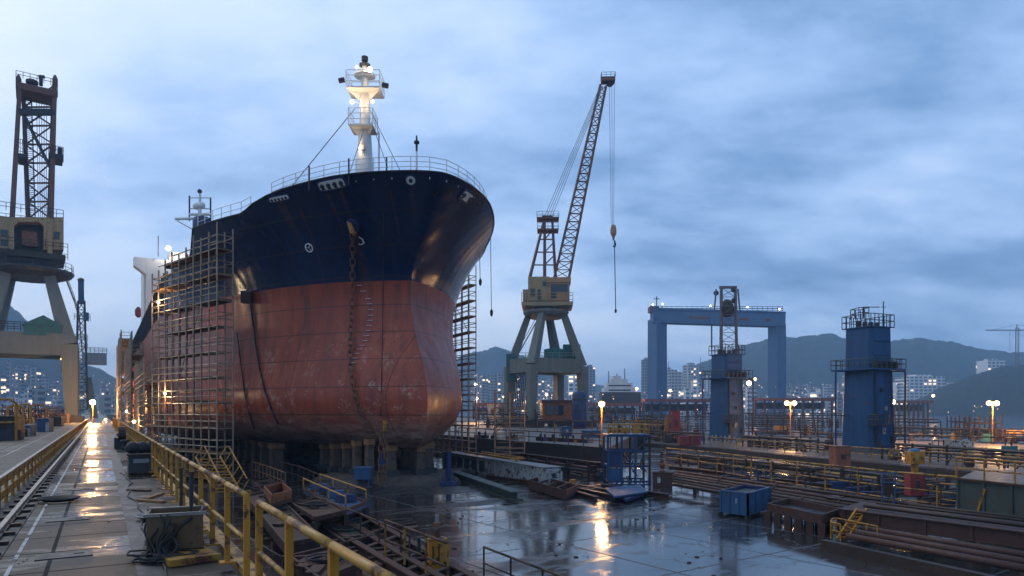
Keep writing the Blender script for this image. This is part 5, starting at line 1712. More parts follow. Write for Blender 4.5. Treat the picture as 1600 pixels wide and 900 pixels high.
# big rusty platform and lower beams at the right
bpz = 1.15
plt_ = thing('rusty_platform', 'long brown steel platform with a deep edge girder on posts', 'platform', G(1313, 795, bpz))
e0, e1_, e2_, e3_ = G(1313, 795, bpz), G(1680, 841, bpz), G(1680, 822, bpz), G(1345, 783, bpz)
MB().bar(e0 - V(0, 0, .28), e1_ - V(0, 0, .28), .12, .56).build('edge_girder', 'rust_red', plt_)
MB().bar(e0 - V(0, 0, .0), e1_ - V(0, 0, .0), .34, .05).build('girder_flange', 'rust', plt_)
MB().bar(e0 - V(0, 0, .57), e1_ - V(0, 0, .57), .34, .05).build('girder_flange', 'rust', plt_)
MB().plate([p - V(0, 0, .06) for p in (e0 + FWD * .2, e1_ + FWD * .2, e2_, e3_)], (0, 0, 1), .06).build('deck', 'rust', plt_)
for f in (.02, .2, .42, .62, .82):
    p = e0.lerp(e1_, f)
    MB().bar(V(p.x, p.y, 0), V(p.x, p.y, bpz - .6), .2).build('post', 'rust', plt_)
    MB().bar(p - FWD * .08 - V(0, 0, .56), p - FWD * .08, .14, .1).build('stiffener', 'rust_red', plt_)
for k, (a, b, z, r_) in enumerate((((1350, 790), (1640, 826), 1.27, .09), ((1370, 786), (1640, 818), 1.25, .06), ((1420, 788), (1640, 814), 1.25, .07))):
    pipe_thing('thin pipe lying on the deck of the brown platform', (a, b), z, r_, 'rust_dark', 'pipes on the brown platform')
beam_thing('edge_beam', 'dark heavy beam lying on the wet floor, frontmost of the pile under the platform', 'beam', ((1287, 843), (1640, 919)), .42, .3, .42, 'rust_dark', None, False)
for a, b, z, lab in (((1325, 838), (1680, 903), .62, 'thick brown pipe just behind the dark front beam'), ((1340, 832), (1680, 892), .66, 'second brown pipe behind the dark front beam'), ((1350, 826), (1680, 880), .58, 'brown pipe deepest under the platform edge')):
    pipe_thing(lab, (a, b), z, .13, 'rust_red', 'pipes under the platform')
for px, py in ((1335, 852), (1430, 868), (1540, 890)):
    a, b = G(px, py, .2), G(px + 24, py - 22, .2)
    o = thing('timber_bearer', 'dark bearer laid crosswise under the lower pipes', 'bearer', a, 'bearers under the lower pipes')
    MB().bar(a - V(0, 0, .02), b - V(0, 0, .02), .25, .36).build('beam', 'rust_dark', o)
ys = thing('yellow_ladder', 'yellow ladder stair leaning against the brown platform', 'ladder', G(1314, 843, .3))
a, b = G(1316, 842, .1), G(1347, 795, bpz + .1)
for s_ in (-.22, .22):
    MB().bar(a + RGT * s_, b + RGT * s_, .07, .12).build('stringer', 'yellow', ys)
for k in range(9):
    p = a.lerp(b, (k + .5) / 9)
    MB().bar(p - RGT * .22, p + RGT * .22, .12, .04).build('tread', 'yellow', ys)
railing('low yellow railing curling round the foot of the yellow ladder', [G(1313, 846, .1), G(1297, 842, .1), G(1302, 834, .1), G(1372, 850, .1)], .72, .55, .03, 'yellow')
# railing beyond the pipes
railing('long rusty yellow railing between pipe bundle and tower deck', [G(x, y, .3) for x, y in ((1040, 729), (1125, 741), (1200, 755), (1293, 769), (1362, 779), (1408, 787), (1500, 797))], 1.75, 2.6, .05, 'yellow_worn', 'yellow_worn', (.5, .12))
# junk row behind it
for i in range(26):
    px = random.uniform(1060, 1490); py = 735 + (px - 1040) * .1 + random.uniform(-8, 14)
    p = G(px, py, .0)
    mt = random.choice(('rust', 'rust_dark', 'rust_red', 'dark'))
    s_ = random.uniform(.5, 1.3)
    o = thing('scrap_piece', 'rusty offcut lying among the scrap along the yellow railing', 'scrap', p, 'scrap along the long railing')
    MB().box(p + V(0, 0, .15), (s_ * 2.2, s_ * .5, .25), random.uniform(-.6, .2)).build('plate', mt, o)
    MB().tube(p + V(-s_ * .8, 0, .38), p + V(s_, -.5 * s_, .38), .09, 8).build('pipe', mt, o)
mpil = thing('control_pillar', 'red control pillar with a yellow box on top behind the railing', 'pillar', G(1428, 775, .3))
c0_ = G(1429, 775, .3); dd = (c0_ - CAMP).dot(FWD)
def hpx(n): return n / F * dd
MB().box(c0_ + V(0, 0, hpx(19)), (hpx(23), .7, hpx(36)), -YAW).build('body', 'red', mpil, bev=.02)
MB().box(c0_ + V(0, 0, hpx(18)) - FWD * .37, (hpx(5), .06, hpx(14)), -YAW).build('slot', 'dark', mpil)
MB().box(c0_ + V(0, 0, hpx(44)), (hpx(7), .3, hpx(16)), -YAW).build('neck', 'yellow', mpil)
MB().box(c0_ + V(0, 0, hpx(60)), (hpx(21), .7, hpx(19)), -YAW).build('switch_box', 'yellow', mpil, bev=.02)
MB().box(c0_ + V(0, 0, hpx(61)) - FWD * .37, (hpx(12), .05, hpx(9)), -YAW).build('door', 'yellow_worn', mpil)
MB().lathe(c0_ + V(0, 0, hpx(70)), [(.35, 0), (.3, .1), (.12, .18)], 10).build('cap', 'gantry_blue', mpil)
bt = thing('blue_hand_truck', 'blue tubular hand truck standing on the pipe deck by the railing', 'hand truck', G(1390, 790, .4))
p = G(1389, 790, .45); dd = (p - CAMP).dot(FWD)
def bq(dx, dy): return p + RGT * (dx / F * dd) + V(0, 0, dy / F * dd)
MB().path([bq(-10, 0), bq(-11, 44), bq(-9, 52)], .05).build('frame_bar', 'blue', bt)
MB().path([bq(7, 0), bq(9, 16), bq(10, 44), bq(9, 52)], .05).build('frame_bar', 'blue', bt)
for y in (1, 12, 36, 50):
    MB().tube(bq(-10, y), bq(9, y), .045).build('cross_bar', 'blue', bt)
MB().box(bq(0, 30) + FWD * .15, (hpx(15), .25, hpx(24)), -YAW).build('load_plate', 'rust', bt)
for px0, px1, py0, py1, z, lab, mt in ((1306, 1330, 698, 737, .0, 'tall brown steel block standing before the larger blue tower', 'orange'),
                                      (1062, 1078, 682, 696, LOW, 'red square crate on the tower deck, one of two side by side', 'red'),
                                      (1079, 1095, 681, 696, LOW, 'red crate with pale spots beside its twin on the tower deck', 'red'),
                                      (1051, 1063, 642, 690, LOW, 'tall red cabinet behind the red crates', 'red'),
                                      (1043, 1051, 648, 690, LOW, 'narrow orange cabinet joined to the tall red cabinet', 'orange')):
    t, c, w, h, d_ = px_box(px0, px1, py0, py1, z, 1.4, 'steel_cabinet', lab, 'cabinet', mt)
    MB().box(c, (w, 1.4, h), -YAW, .97).build('body', mt, t, bev=.03)
    MB().box(c + V(0, 0, h / 2 + .02), (w + .1, 1.5, .06), -YAW).build('lid', mt, t)
    MB().box(c - FWD * .74 + V(0, 0, h * .1), (w * .3, .05, h * .2), -YAW).build('hatch', 'rust', t)
# dark green tank
gt = thing('green_tank', 'big dark green steel tank beside the brown platform', 'tank', G(1500, 815, .3))
ta_, tb_, tc2 = G(1496, 806, .35), G(1680, 836, .35), G(1690, 800, .35)
td_ = ta_ + (tc2 - tb_)
hh = 1.85
MB().prism([(p.x, p.y) for p in (ta_, tb_, tc2, td_)], .35, .35 + hh).build('body', 'tank_green', gt)
for i in range(5):
    p = ta_.lerp(tb_, i / 4) - FWD * .04
    MB().bar(p, p + V(0, 0, hh), .12, .1).build('rib', 'tank_green', gt)
MB().bar(ta_ + V(0, 0, hh) - FWD * .04, tb_ + V(0, 0, hh) - FWD * .04, .2, .1).build('rim', 'rust', gt)
MB().bar(ta_.lerp(tb_, .17) - FWD * .2 + V(0, 0, .35), ta_.lerp(tb_, .25) - FWD * .12 + V(0, 0, 1.5), .1).build('brace', 'yellow', gt)
railing('yellow railing on top of the dark green tank', [ta_ + V(.1, .1, hh), tb_ + V(0, .1, hh)], 1.05, 1.5, .04, 'yellow', None, (.5,))
railing('thin yellow and rust rail crossing before the dark green tank', [G(1470, 800, .3), G(1660, 830, .3)], 1.5, 3.4, .035, 'rust', 'yellow_worn', (.45,))

# ------------------------------------------------------------------ blue towers
def tower(px0, px1, pyt, pyb, label, wid_top, collar_y, name='blue_tower'):
    b_ = G((px0 + px1) / 2, pyb, LOW)
    d = (b_ - CAMP).dot(FWD)
    w = (px1 - px0) / F * d
    H = (pyb - pyt) / F * d
    wt = w * wid_top
    zc_ = HC + (HZ - collar_y) / F * d
    t = thing(name, label, 'tower', b_)
    yw = -YAW + R(24)
    dq = d + w * .55
    c = from_cam(dq, ((px0 + px1) / 2 - 800) / F * dq, LOW)
    ax = Vector((math.cos(yw), math.sin(yw), 0)); ay = Vector((-math.sin(yw), math.cos(yw), 0))
    s1 = w * .74
    def shell(z0, z1, k0, k1, nm, mat='tower_blue'):
        mb = MB()
        vs = []
        ch = .18
        for z, k in ((z0, k0), (z1, k1)):
            hw = s1 / 2 * k
            for x, y in ((-1 + ch, -1), (1 - ch, -1), (1, -1 + ch), (1, 1 - ch), (1 - ch, 1), (-1 + ch, 1), (-1, 1 - ch), (-1, -1 + ch)):
                vs.append(V(c.x, c.y, z) + ax * x * hw + ay * y * hw)
        mb.add(vs, [tuple(reversed(range(8))), tuple(range(8, 16))] + [(i, (i + 1) % 8, 8 + (i + 1) % 8, 8 + i) for i in range(8)])
        return mb.build(nm, mat, t)
    kc = 1 + (wid_top - 1) * (zc_ - LOW) / H
    shell(LOW, LOW + .5, 1.1, 1.1, 'plinth', 'conc')
    shell(LOW + .5, zc_ - .1, 1.0, kc, 'shaft')
    shell(zc_, LOW + H, kc * .97, wid_top, 'upper_shaft')
    # collar platform with rail
    pl = s1 * .5 * kc + .9
    quad = [V(c.x, c.y, zc_) + ax * x * pl + ay * y * pl for x, y in ((-1, -1), (1, -1), (1, 1), (-1, 1))]
    MB().plate(quad, (0, 0, 1), .18).build('platform', 'tower_blue', t)
    rect_rail(t, quad, zc_ + .1, 1.15, 7, 'dark', .045, 'platform_rail_frame')
    for i in range(5):
        p = V(c.x, c.y, zc_ + .55) - ay * (s1 * .5 * kc + .35) + ax * (i - 2) * s1 * .2
        MB().box(p, (.5, .4, .8), yw).build('fitting', 'dark', t)
    wq = s1 / 2 * wid_top + .15
    quad = [V(c.x, c.y, LOW + H) + ax * x * wq + ay * y * wq for x, y in ((-1, -1), (1, -1), (1, 1), (-1, 1))]
    MB().plate(quad, (0, 0, 1), .12).build('roof', 'tower_blue', t)
    rect_rail(t, quad, LOW + H, 1.5, 6, 'dark', .05, 'roof_rail_frame')
    for k in range(4):
        p = V(c.x, c.y, LOW + H + .4) + ax * (k - 1.5) * wq * .5
        MB().box(p, (.4, .4, .8), yw).build('roof_fitting', 'dark', t)
    # welded seams and stiffeners on the faces
    for z in (.3, .55, .8):
        zz = LOW + .5 + (zc_ - LOW - .5) * z
        k = 1 + (kc - 1) * z
        hw = s1 / 2 * k + .01
        for sx in (-1, 1):
            pass
        MB().bar(V(c.x, c.y, zz) - ay * hw - ax * hw * .8, V(c.x, c.y, zz) - ay * hw + ax * hw * .8, .03, .06).build('seam', 'blue', t)
        MB().bar(V(c.x, c.y, zz) + ax * hw - ay * hw * .8, V(c.x, c.y, zz) + ax * hw + ay * hw * .8, .03, .06).build('seam', 'blue', t)
    # drop pipes standing off both sides
    for sx in (-1, 1):
        e = V(c.x, c.y, zc_ - .1) + RGT * sx * (w * .5 + 1.2) - FWD * .6
        MB().tube(e, V(e.x, e.y, LOW), .11, 8).build('drop_pipe', 'blue_deep' if sx < 0 else 'dark', t)
        MB().tube(e, V(c.x, c.y, zc_ - .1) + RGT * sx * w * .3 - FWD * .6, .13, 8).build('drop_pipe_arm', 'tower_blue', t)
        m_ = (zc_ - LOW) * .55
        MB().tube(e - V(0, 0, m_), V(c.x, c.y, zc_ - .1 - m_) + RGT * sx * w * .3, .06, 6).build('bracket', 'dark', t)
        MB().lathe(V(e.x, e.y, LOW), [(.45, 0), (.4, .5), (.2, .9)], 8).build('pump_foot', 'blue', t)
    # low service platform and door
    z = LOW + H * .22
    e = V(c.x, c.y, z) - ay * (s1 / 2 + .7) - ax * s1 * .35
    MB().box(e, (s1 * .6, 1.3, .12), yw).build('service_platform', 'dark', t)
    qd = [e + ax * x * s1 * .3 + ay * y * .65 for x, y in ((-1, -1), (1, -1), (1, 1), (-1, 1))]
    rect_rail(t, qd, z, 1.2, 4, 'dark', .045, 'service_rail_frame')
    dz = LOW + 1.55
    MB().box(V(c.x, c.y, dz) - ay * (s1 / 2 + .01) - ax * s1 * .25, (.9, .12, 2.0), yw).build('door', 'dark', t)
    MB().box(V(c.x, c.y, dz + 1.0) - ay * (s1 / 2 + .06) - ax * s1 * .02, (.55, .06, .75), yw).build('sign_plate', 'white_dirty', t)
    # ladder, cable tray, vertical seams and cabinets on the faces
    hw = s1 / 2
    def face(u, z, o=.05):
        k = 1 + (kc - 1) * min(1, (z - LOW - .5) / (zc_ - LOW - .5))
        return V(c.x, c.y, z) - ay * (hw * k + o) + ax * hw * u * k
    def side(u, z, o=.05):
        k = 1 + (kc - 1) * min(1, (z - LOW - .5) / (zc_ - LOW - .5))
        return V(c.x, c.y, z) + ax * (hw * k + o) + ay * hw * u * k
    lm = MB()
    z = LOW + .6
    while z < zc_ - .3:
        lm.tube(face(.35, z, .2), face(.5, z, .2), .02, 5); z += .35
    for u in (.35, .5):
        lm.tube(face(u, LOW + .6, .2), face(u, zc_ + .8, .2), .03, 5)
    lm.build('ladder_frame', 'dark', t)
    for u, r_ in ((-.7, .07), (-.62, .04), (.72, .06)):
        MB().tube(face(u, LOW + .5, .12), face(u, zc_ - .2, .12), r_, 7).build('cable_pipe', random.choice(('dark', 'rust', 'blue_deep')), t)
    for u in (-.35, .15):
        MB().bar(face(u, LOW + .5, .0), face(u, zc_ - .2, .0), .05, .03).build('seam', 'blue_deep', t)
        MB().bar(side(u, LOW + .5, .0), side(u, zc_ - .2, .0), .03, .05).build('seam', 'blue_deep', t)
    for u, zf, sx, sz_ in ((-.5, .16, .7, .9), (.65, .13, .5, .7), (.1, .5, .4, .5), (-.15, .72, .35, .45)):
        p = face(u, LOW + (zc_ - LOW) * zf + .3, .14)
        MB().box(p, (sx, .26, sz_), yw).build('cabinet', random.choice(('grey', 'dark', 'rust', 'blue_deep')), t)
    for u, zf in ((-.4, .14), (.3, .3), (.1, .62)):
        MB().box(side(u, LOW + (zc_ - LOW) * zf + .3, .12), (.24, .6, .7), yw).build('cabinet', random.choice(('grey', 'dark', 'rust')), t)
    for sgn in (-1, 1):
        for zf in (.33, .66):
            zz = zc_ + (LOW + H - zc_) * zf
            MB().bar(V(c.x, c.y, zz) - ay * (hw * wid_top * 1.03) - ax * hw * .7 * wid_top, V(c.x, c.y, zz) - ay * (hw * wid_top * 1.03) + ax * hw * .7 * wid_top, .04, .07).build('seam', 'blue_deep', t)
    return t, c, H, d, w, ax, ay
tw2 = tower(1316, 1396, 530 - 22, 708, 'larger dark blue tapered steel tower with railed roof and antenna', .84, 576)
t, c, H, d, w, ax, ay = tw2
top = V(c.x, c.y, LOW + H)
MB().path([top - RGT * .6 + V(0, 0, 1.2), top - RGT * .6 + V(0, 0, 2.6), top + RGT * 1.4 + V(0, 0, 2.6)], .06).build('davit_arm', 'dark', t)
MB().tube(top + RGT * 1.9, top + RGT * 1.9 + V(0, 0, 3.3), .06).build('antenna', 'dark', t)
MB().bar(top + RGT * 1.6 + V(0, 0, 2.6), top + RGT * 2.2 + V(0, 0, 2.6), .07).build('antenna_bar', 'dark', t)
rect_rail(t, [top - RGT * 1.6 - FWD, top - RGT * .4 - FWD, top - RGT * .4 + FWD, top - RGT * 1.6 + FWD], LOW + H + 1.2, 1.2, 2, 'dark', .05, 'hatch_rail_frame')
tower(1107, 1164, 552, 690, 'smaller bright blue tapered tower in front of the lattice derrick', .86, 590)
wj = thing('white_fence_panel', 'pale broken fence panel at the foot of the smaller tower', 'panel', G(1130, 693, LOW))
for k in range(6):
    p = G(1112 + 7 * k, 694 + k * .5, LOW)
    MB().box(p + V(0, 0, .75), (.32, .06, 1.3 + .2 * math.sin(k * 2)), -YAW + .1).build('slat', 'white_dirty', wj)
MB().bar(G(1110, 694, LOW) + V(0, 0, .9), G(1150, 697, LOW) + V(0, 0, .9), .1).build('rail_bar', 'rust', wj)
wq = thing('white_cabin_frame', 'pale open framed cabin on the tower deck near the twin lamp', 'cabin', G(1500, 712, LOW))
a, b = G(1457, 709, LOW), G(1520, 716, LOW)
for f in (0, .3, .7, 1):
    p = a.lerp(b, f)
    MB().bar(p, p + V(0, 0, 1.7), .12).build('post', 'rust' if f in (.3,) else 'white_dirty', wq)
for z in (.1, .9, 1.7):
    MB().bar(a + V(0, 0, z), b + V(0, 0, z), .1).build('rail_bar', 'white_dirty', wq)
MB().bar(a.lerp(b, .32) + V(0, 0, .85), a.lerp(b, .98) + V(0, 0, .85), .05, 1.5).build('panel', 'white_dirty', wq)
railing('yellow railing along the tower deck edge from the smaller tower to the water', [G(x, y, LOW) for x, y in ((1110, 697), (1260, 711), (1420, 725), (1660, 746))], 1.25, 3.2, .05, 'yellow_worn', 'yellow_worn', (.5,))
railing('rusty railing at the water side of the tower deck', [G(x, y, LOW) for x, y in ((1010, 681), (1200, 688), (1420, 694), (1700, 706))], 1.4, 4.2, .07, 'rust', 'rust', (.5,))
t, c, w, h, d_ = px_box(1210, 1229, 671, 680, LOW, .4, 'yellow_sign_box', 'yellow twin box on a post near the twin lamp', 'box', 'yellow')
MB().box(c + V(0, 0, .9), (w, .5, h * .7), -YAW).build('body', 'yellow', t)
MB().box(c + V(0, 0, .9) - FWD * .27, (.08, .05, h * .7), -YAW).build('divider', 'dark', t)
MB().tube(c + V(0, 0, -h / 2), c + V(0, 0, .8), .08).build('post', 'rust', t)

# ------------------------------------------------------------------ quay clutter near the jib crane
railing('rusty railing along the edge of the dark quay wall, nearest row', [A.lerp(B, .12) + V(.5, 0, .02), B + V(.3, 0, .02)], 1.2, 2.6, .05, 'rust', 'rust', (.5,))
pa, pb2 = G(745, 672, QUAY), G(1000, 681, QUAY)
railing('second rusty railing on the quay behind the edge railing', [pa + V(0, 0, .02), pb2 + V(0, 0, .02)], 1.9, 4.0, .07, 'yellow_worn', 'rust', (.5,))
ex = G(870, 668, QUAY); dd = (ex - CAMP).dot(FWD)
def Q(px, py, o=0.0): return D(px, py, dd) + FWD * o
def qbox(px0, px1, py0, py1, o0, o1):
    a = Q(px0, py1, o0); b = Q(px1, py0, o0)
    return (a + b) / 2 + FWD * (o1 - o0) / 2, ((px1 - px0) / F * dd, o1 - o0, (py1 - py0) / F * dd)
oc = thing('orange_cab', 'orange machine cab with dark windows under the grey crane legs', 'machine', ex)
c, s_ = qbox(846, 893, 628, 656, 0, 4); cb2 = MB().box(c, s_, -YAW + .1).build('body', 'orange', oc, bev=.06)
c, s_ = qbox(844, 894, 625, 629, -.3, 4.3); MB().box(c, s_, -YAW + .1).build('roof', 'rust_red', oc)
for a, b in ((853, 864), (868, 880)):
    c, s_ = qbox(a, b, 633, 648, -.35, -.2); MB().box(c, s_, -YAW + .1).build('window', 'glass', cb2)
c, s_ = qbox(838, 896, 656, 662, -.3, 4.5); MB().box(c, s_, -YAW + .1).build('chassis', 'rust_dark', oc)
for px in (845, 860, 875, 890):
    MB().tube(Q(px, 664, -.6), Q(px, 664, .4), .65, 12).build('wheel', 'black', oc)
MB().bar(Q(890, 645, 1), Q(915, 660, 1), .8, .7).build('arm', 'orange', oc)
dt_ = thing('navy_tank', 'dark navy upright tank standing beside the orange cab', 'tank', Q(905, 676, -8))
dd2 = dd - 8
def Q2(px, py): return D(px, py, dd2)
rr0 = 11.5 / F * dd2
b_ = Q2(905, 674)
MB().lathe((b_.x, b_.y, 0), [(rr0 * .95, QUAY), (rr0, Q2(905, 660).z), (rr0, Q2(905, 616).z), (rr0 * .8, Q2(905, 612.5).z), (rr0 * .2, Q2(905, 611).z)], 16).build('body', 'blue_deep', dt_, True)
for py in (625, 642, 658):
    MB().lathe((b_.x, b_.y, Q2(905, py).z), [(rr0 * 1.04, 0), (rr0 * 1.04, .2)], 16).build('hoop', 'dark', dt_)
MB().box(Q2(899, 630) - FWD * rr0, (.5, .2, .7), -YAW).build('hatch', 'blue', dt_)
for px0, px1, py0, py1, z, dep, lab, nm, mt in (
    (876, 893, 668, 682, QUAY, 1.2, 'blue and white pump unit on the quay beside the navy tank', 'pump_unit', 'blue'),
    (911, 941, 674, 684, QUAY, 1.4, 'low blue skip on the quay behind the rusty railing', 'skip', 'blue'),
    (762, 778, 632, 662, QUAY, 2.5, 'grey control kiosk with a yellow top near the scaffold', 'kiosk', 'grey'),
    (790, 806, 646, 664, QUAY, 2.5, 'dark brown winch house left of the crane bogie', 'winch_house', 'rust_dark'),
    (815, 838, 650, 668, QUAY, 2.5, 'low red rusty machine box at the crane foot', 'machine_box', 'rust_red')):
    lab = lab.replace('left of', 'next to')
    t, c, w, h, d_ = px_box(px0, px1, py0, py1, z, dep, nm, lab, nm.split('_')[-1], mt)
    MB().box(c, (w, dep, h), -YAW + .2, .97).build('body', mt, t, bev=.04)
    MB().box(c + V(0, 0, h / 2 + .05), (w * 1.06, dep * 1.05, .12), -YAW + .2).build('lid', 'yellow' if 'yellow top' in lab else mt, t)
    MB().box(c - FWD * (dep / 2 + .06) + V(0, 0, h * .12), (w * .4, .1, h * .35), -YAW + .2).build('panel', 'white_dirty' if 'white' in lab else 'dark', t)
    MB().tube(c + RGT * w * .3 + V(0, 0, h / 2), c + RGT * w * .3 + V(0, 0, h / 2 + .8), .07).build('vent_pipe', 'rust', t)

# clutter piles and pipe racks
def pipe_rack(label, a, b, h, dep, npipe, mat, cols, group=None):
    a, b = Vector(a), Vector(b)
    t = thing('pipe_rack', label, 'pipe rack', a, group)
    n_ = max(2, int((b - a).length / 3.2))
    u = (b - a).normalized(); s_ = Vector((u.y, -u.x, 0)) * dep
    for i in range(n_ + 1):
        p = a.lerp(b, i / n_); hh = h * random.uniform(.85, 1.2)
        for o in (Vector(), s_):
            MB().bar(p + o, p + o + V(0, 0, hh), .16).build('post', mat, t)
        MB().bar(p + V(0, 0, h * .8), p + s_ + V(0, 0, h * .8), .14).build('cross_beam', mat, t)
    for k in range(npipe):
        z = h * (.2 + .75 * (k / max(1, npipe - 1)))
        o = s_ * random.random()
        MB().tube(a + o + V(0, 0, z), b + o + V(0, 0, z), random.uniform(.06, .16), 7).build('pipe', random.choice(cols), t)
    for k in range(n_ * 2):
        p = a.lerp(b, random.random()) + s_ * random.random()
        mb = MB(); z = h * random.uniform(.3, .9)
        mb.path([p + V(0, 0, z), p + V(0, 0, z * .5), p + u * random.uniform(-.8, .8) + V(0, 0, .1)], .07, 6)
        mb.build('riser', random.choice(cols), t)
    for k in range(n_):
        p = a.lerp(b, random.random()) + s_ * random.random()
        MB().lathe(p, [(.35, 0), (.4, .3), (.4, h * random.uniform(.25, .5)), (.15, h * .6)], 9).build('vessel', random.choice(cols), t)
    return t
CR = ['rust', 'rust_dark', 'rust_red', 'dark', 'rust', 'yellow_worn']
pipe_rack('tall rusty pipe rack against the water behind the yellow cabin frame', G(1530, 690, LOW), G(1480, 682, LOW), 3.6, 3, 5, 'rust', CR)
pipe_rack('long rusty pipe rack along the water at the picture edge', G(1580, 692, LOW), G(1760, 698, LOW), 2.4, 3, 6, 'rust', CR)
pipe_rack('dense low rack of brown pipes between the large tower and the water', G(1415, 682, LOW), G(1600, 690, LOW), 1.9, 4, 6, 'rust_dark', CR)
pipe_rack('rusty pipe rack just beside the large tower', G(1400, 678, LOW), G(1470, 681, LOW), 3.4, 3, 5, 'rust_red', CR)
pipe_rack('tangled pipe rack between the two blue towers under the twin lamp', G(1175, 677, LOW), G(1300, 681, LOW), 3.6, 5, 7, 'rust_dark', CR)
pipe_rack('second row of pipes and posts between the towers', G(1180, 667, LOW), G(1320, 669, LOW), 4.4, 5, 6, 'rust', CR)
pipe_rack('pipe rack with grey posts behind the red crates', G(1000, 671, LOW), G(1110, 674, LOW), 3.6, 4, 6, 'dark', ['dark', 'grey', 'rust', 'blue_deep'])
pipe_rack('low yellowish rack between the blue cage and the red cabinet', G(960, 676, QUAY), G(1040, 676, LOW + .6), 2.4, 4, 5, 'yellow_worn', CR)
pipe_rack('rack of vessels and pipes behind the quay railings by the crane', G(748, 668, QUAY), G(845, 667, QUAY), 3.4, 5, 6, 'rust_dark', CR)
pipe_rack('pipe rack beyond the navy tank towards the gantry leg', G(915, 664, QUAY), G(1010, 663, QUAY), 3.4, 6, 6, 'dark', ['dark', 'rust', 'grey', 'blue_deep'])
pipe_rack('far row of dark pipe frames under the gantry crane', G(1060, 657, .3), G(1230, 657, .3), 5.0, 8, 6, 'dark', ['dark', 'grey', 'rust'])
pipe_rack('far row of frames on the quay beyond the jib crane', G(740, 657, QUAY), G(960, 656, QUAY), 5.0, 8, 5, 'dark', ['dark', 'grey', 'rust', 'orange'])
# scattered drums, crates on deck
for i in range(44):
    far = i % 2
    px = random.uniform(1000, 1640); py = (679 + (px - 1000) * .022) if far else (690 + (px - 1000) * .045)
    if 1095 < px < 1170 or 1305 < px < 1400: continue
    p = G(px, py, LOW)
    if i % 3:
        o = thing('drum', 'rusty steel drum among the deck clutter behind the yellow deck railing', 'drum', p, 'drums on the tower deck')
        r_ = random.uniform(.3, .45)
        MB().lathe(p, [(r_, 0), (r_, .4), (r_ * 1.05, .42), (r_, .46), (r_, .95), (r_ * .9, .98)], 12).build('body', random.choice(('rust', 'blue_deep', 'rust_red', 'dark')), o)
        MB().lathe(p + V(.1, 0, .98), [(.06, 0), (.06, .06)], 8).build('bung', 'dark', o)
    else:
        o = thing('machine_crate', 'dark boxy machine among the deck clutter behind the yellow deck railing', 'machine', p, 'machines on the tower deck')
        MB().box(p + V(0, 0, .7), (1.6, 1.1, 1.2), random.random(), .93).build('body', random.choice(('rust', 'rust_dark', 'grey', 'teal')), o, bev=.04)
        MB().tube(p + V(.4, 0, 1.2), p + V(.4, 0, 2.0), .1, 8).build('stack_pipe', 'rust', o)
for i in range(16):
    px = random.uniform(745, 945); p = G(px, 684 + (px - 745) * .045, QUAY + .02)
    o = thing('quay_fitting', 'small rusty fitting lying behind the quay edge railing', 'fitting', p, 'fittings on the quay edge')
    MB().box(p + V(0, 0, .2), (random.uniform(.5, 1.4), .6, .4), random.random()).build('body', random.choice(('rust', 'rust_dark', 'blue_deep', 'orange')), o)
    MB().tube(p + V(0, 0, .4), p + V(0, 0, .8), .12, 8).build('stub', 'rust', o)

# ------------------------------------------------------------------ dock pit beside the walkway
def tray(label, name, cat, pxs, z, t, mat, legs=True, rim='rust', extra=None):
    q4 = [G(x, y, z) for x, y in pxs]
    o = thing(name, label, cat, q4[0] - V(0, 0, z))
    MB().prism([(p.x, p.y) for p in q4], z - t, z).build('deck', mat, o)
    for a, b in zip(q4, q4[1:] + q4[:1]):
        MB().bar(a + V(0, 0, .02), b + V(0, 0, .02), .09, .16).build('rim', rim, o)
    if legs:
        for p in q4:
            MB().box((p.x, p.y, (z - t) / 2), (.22, .22, z - t)).build('leg', 'rust_dark', o)
    u, v = q4[1] - q4[0], q4[3] - q4[0]
    for k in range(5):
        p = q4[0] + u * random.uniform(.1, .8) + v * random.uniform(.1, .9)
        mb = MB().box(p + V(0, 0, .06), (random.uniform(.3, 1.2), random.uniform(.1, .4), .1), random.random() * 3)
        mb.build('plate', random.choice(('rust', 'rust_dark', 'rust_red')), o)
    mb = MB()
    p = q4[0] + u * .5 + v * .5
    mb.path([p + V(.35 * math.cos(k * .9) * (1 + .05 * k), .35 * math.sin(k * .9) * (1 + .04 * k), .05 + .008 * k) for k in range(20)], .03, 5)
    mb.build('coiled_hose', 'black', o)
    return o, q4
tray('long brown plank topped pontoon below the yellow railing', 'work_pontoon', 'pontoon', ((384, 776), (425, 768), (500, 842), (446, 852)), 1.0, .35, 'rust_dark')
tray('second brown pontoon slab in the pit, below the first one', 'work_pontoon', 'pontoon', ((452, 872), (520, 856), (566, 882), (500, 908)), 1.0, .35, 'rust')
tray('rusty work table on legs draped with black hoses', 'work_table', 'table', ((456, 788), (500, 778), (540, 800), (492, 811)), 1.1, .12, 'rust')
tray('low rusty tray full of scrap beside the hose draped table', 'scrap_tray', 'tray', ((430, 812), (470, 800), (500, 818), (462, 832)), .5, .3, 'rust_dark', False)
tray('blue grey flat pontoon with puddles lying between the rails', 'flat_pontoon', 'pontoon', ((505, 826), (545, 816), (585, 838), (540, 850)), .35, .25, 'tank_green', False)
tray('dark brown hatch cover lying in the pit beyond the first pontoon', 'hatch_cover', 'cover', ((395, 752), (420, 748), (455, 776), (425, 783)), .45, .3, 'rust_dark', False)
oc_, q4 = tray('open orange brown timber crate on the brown pontoon', 'open_crate', 'crate', ((413, 775), (441, 768), (455, 781), (425, 790)), 1.25, .1, 'plank', False)
for a, b in zip(q4, q4[1:] + q4[:1]):
    MB().bar(a + V(0, 0, .25), b + V(0, 0, .25), .06, .5).build('side_panel', 'orange', oc_)
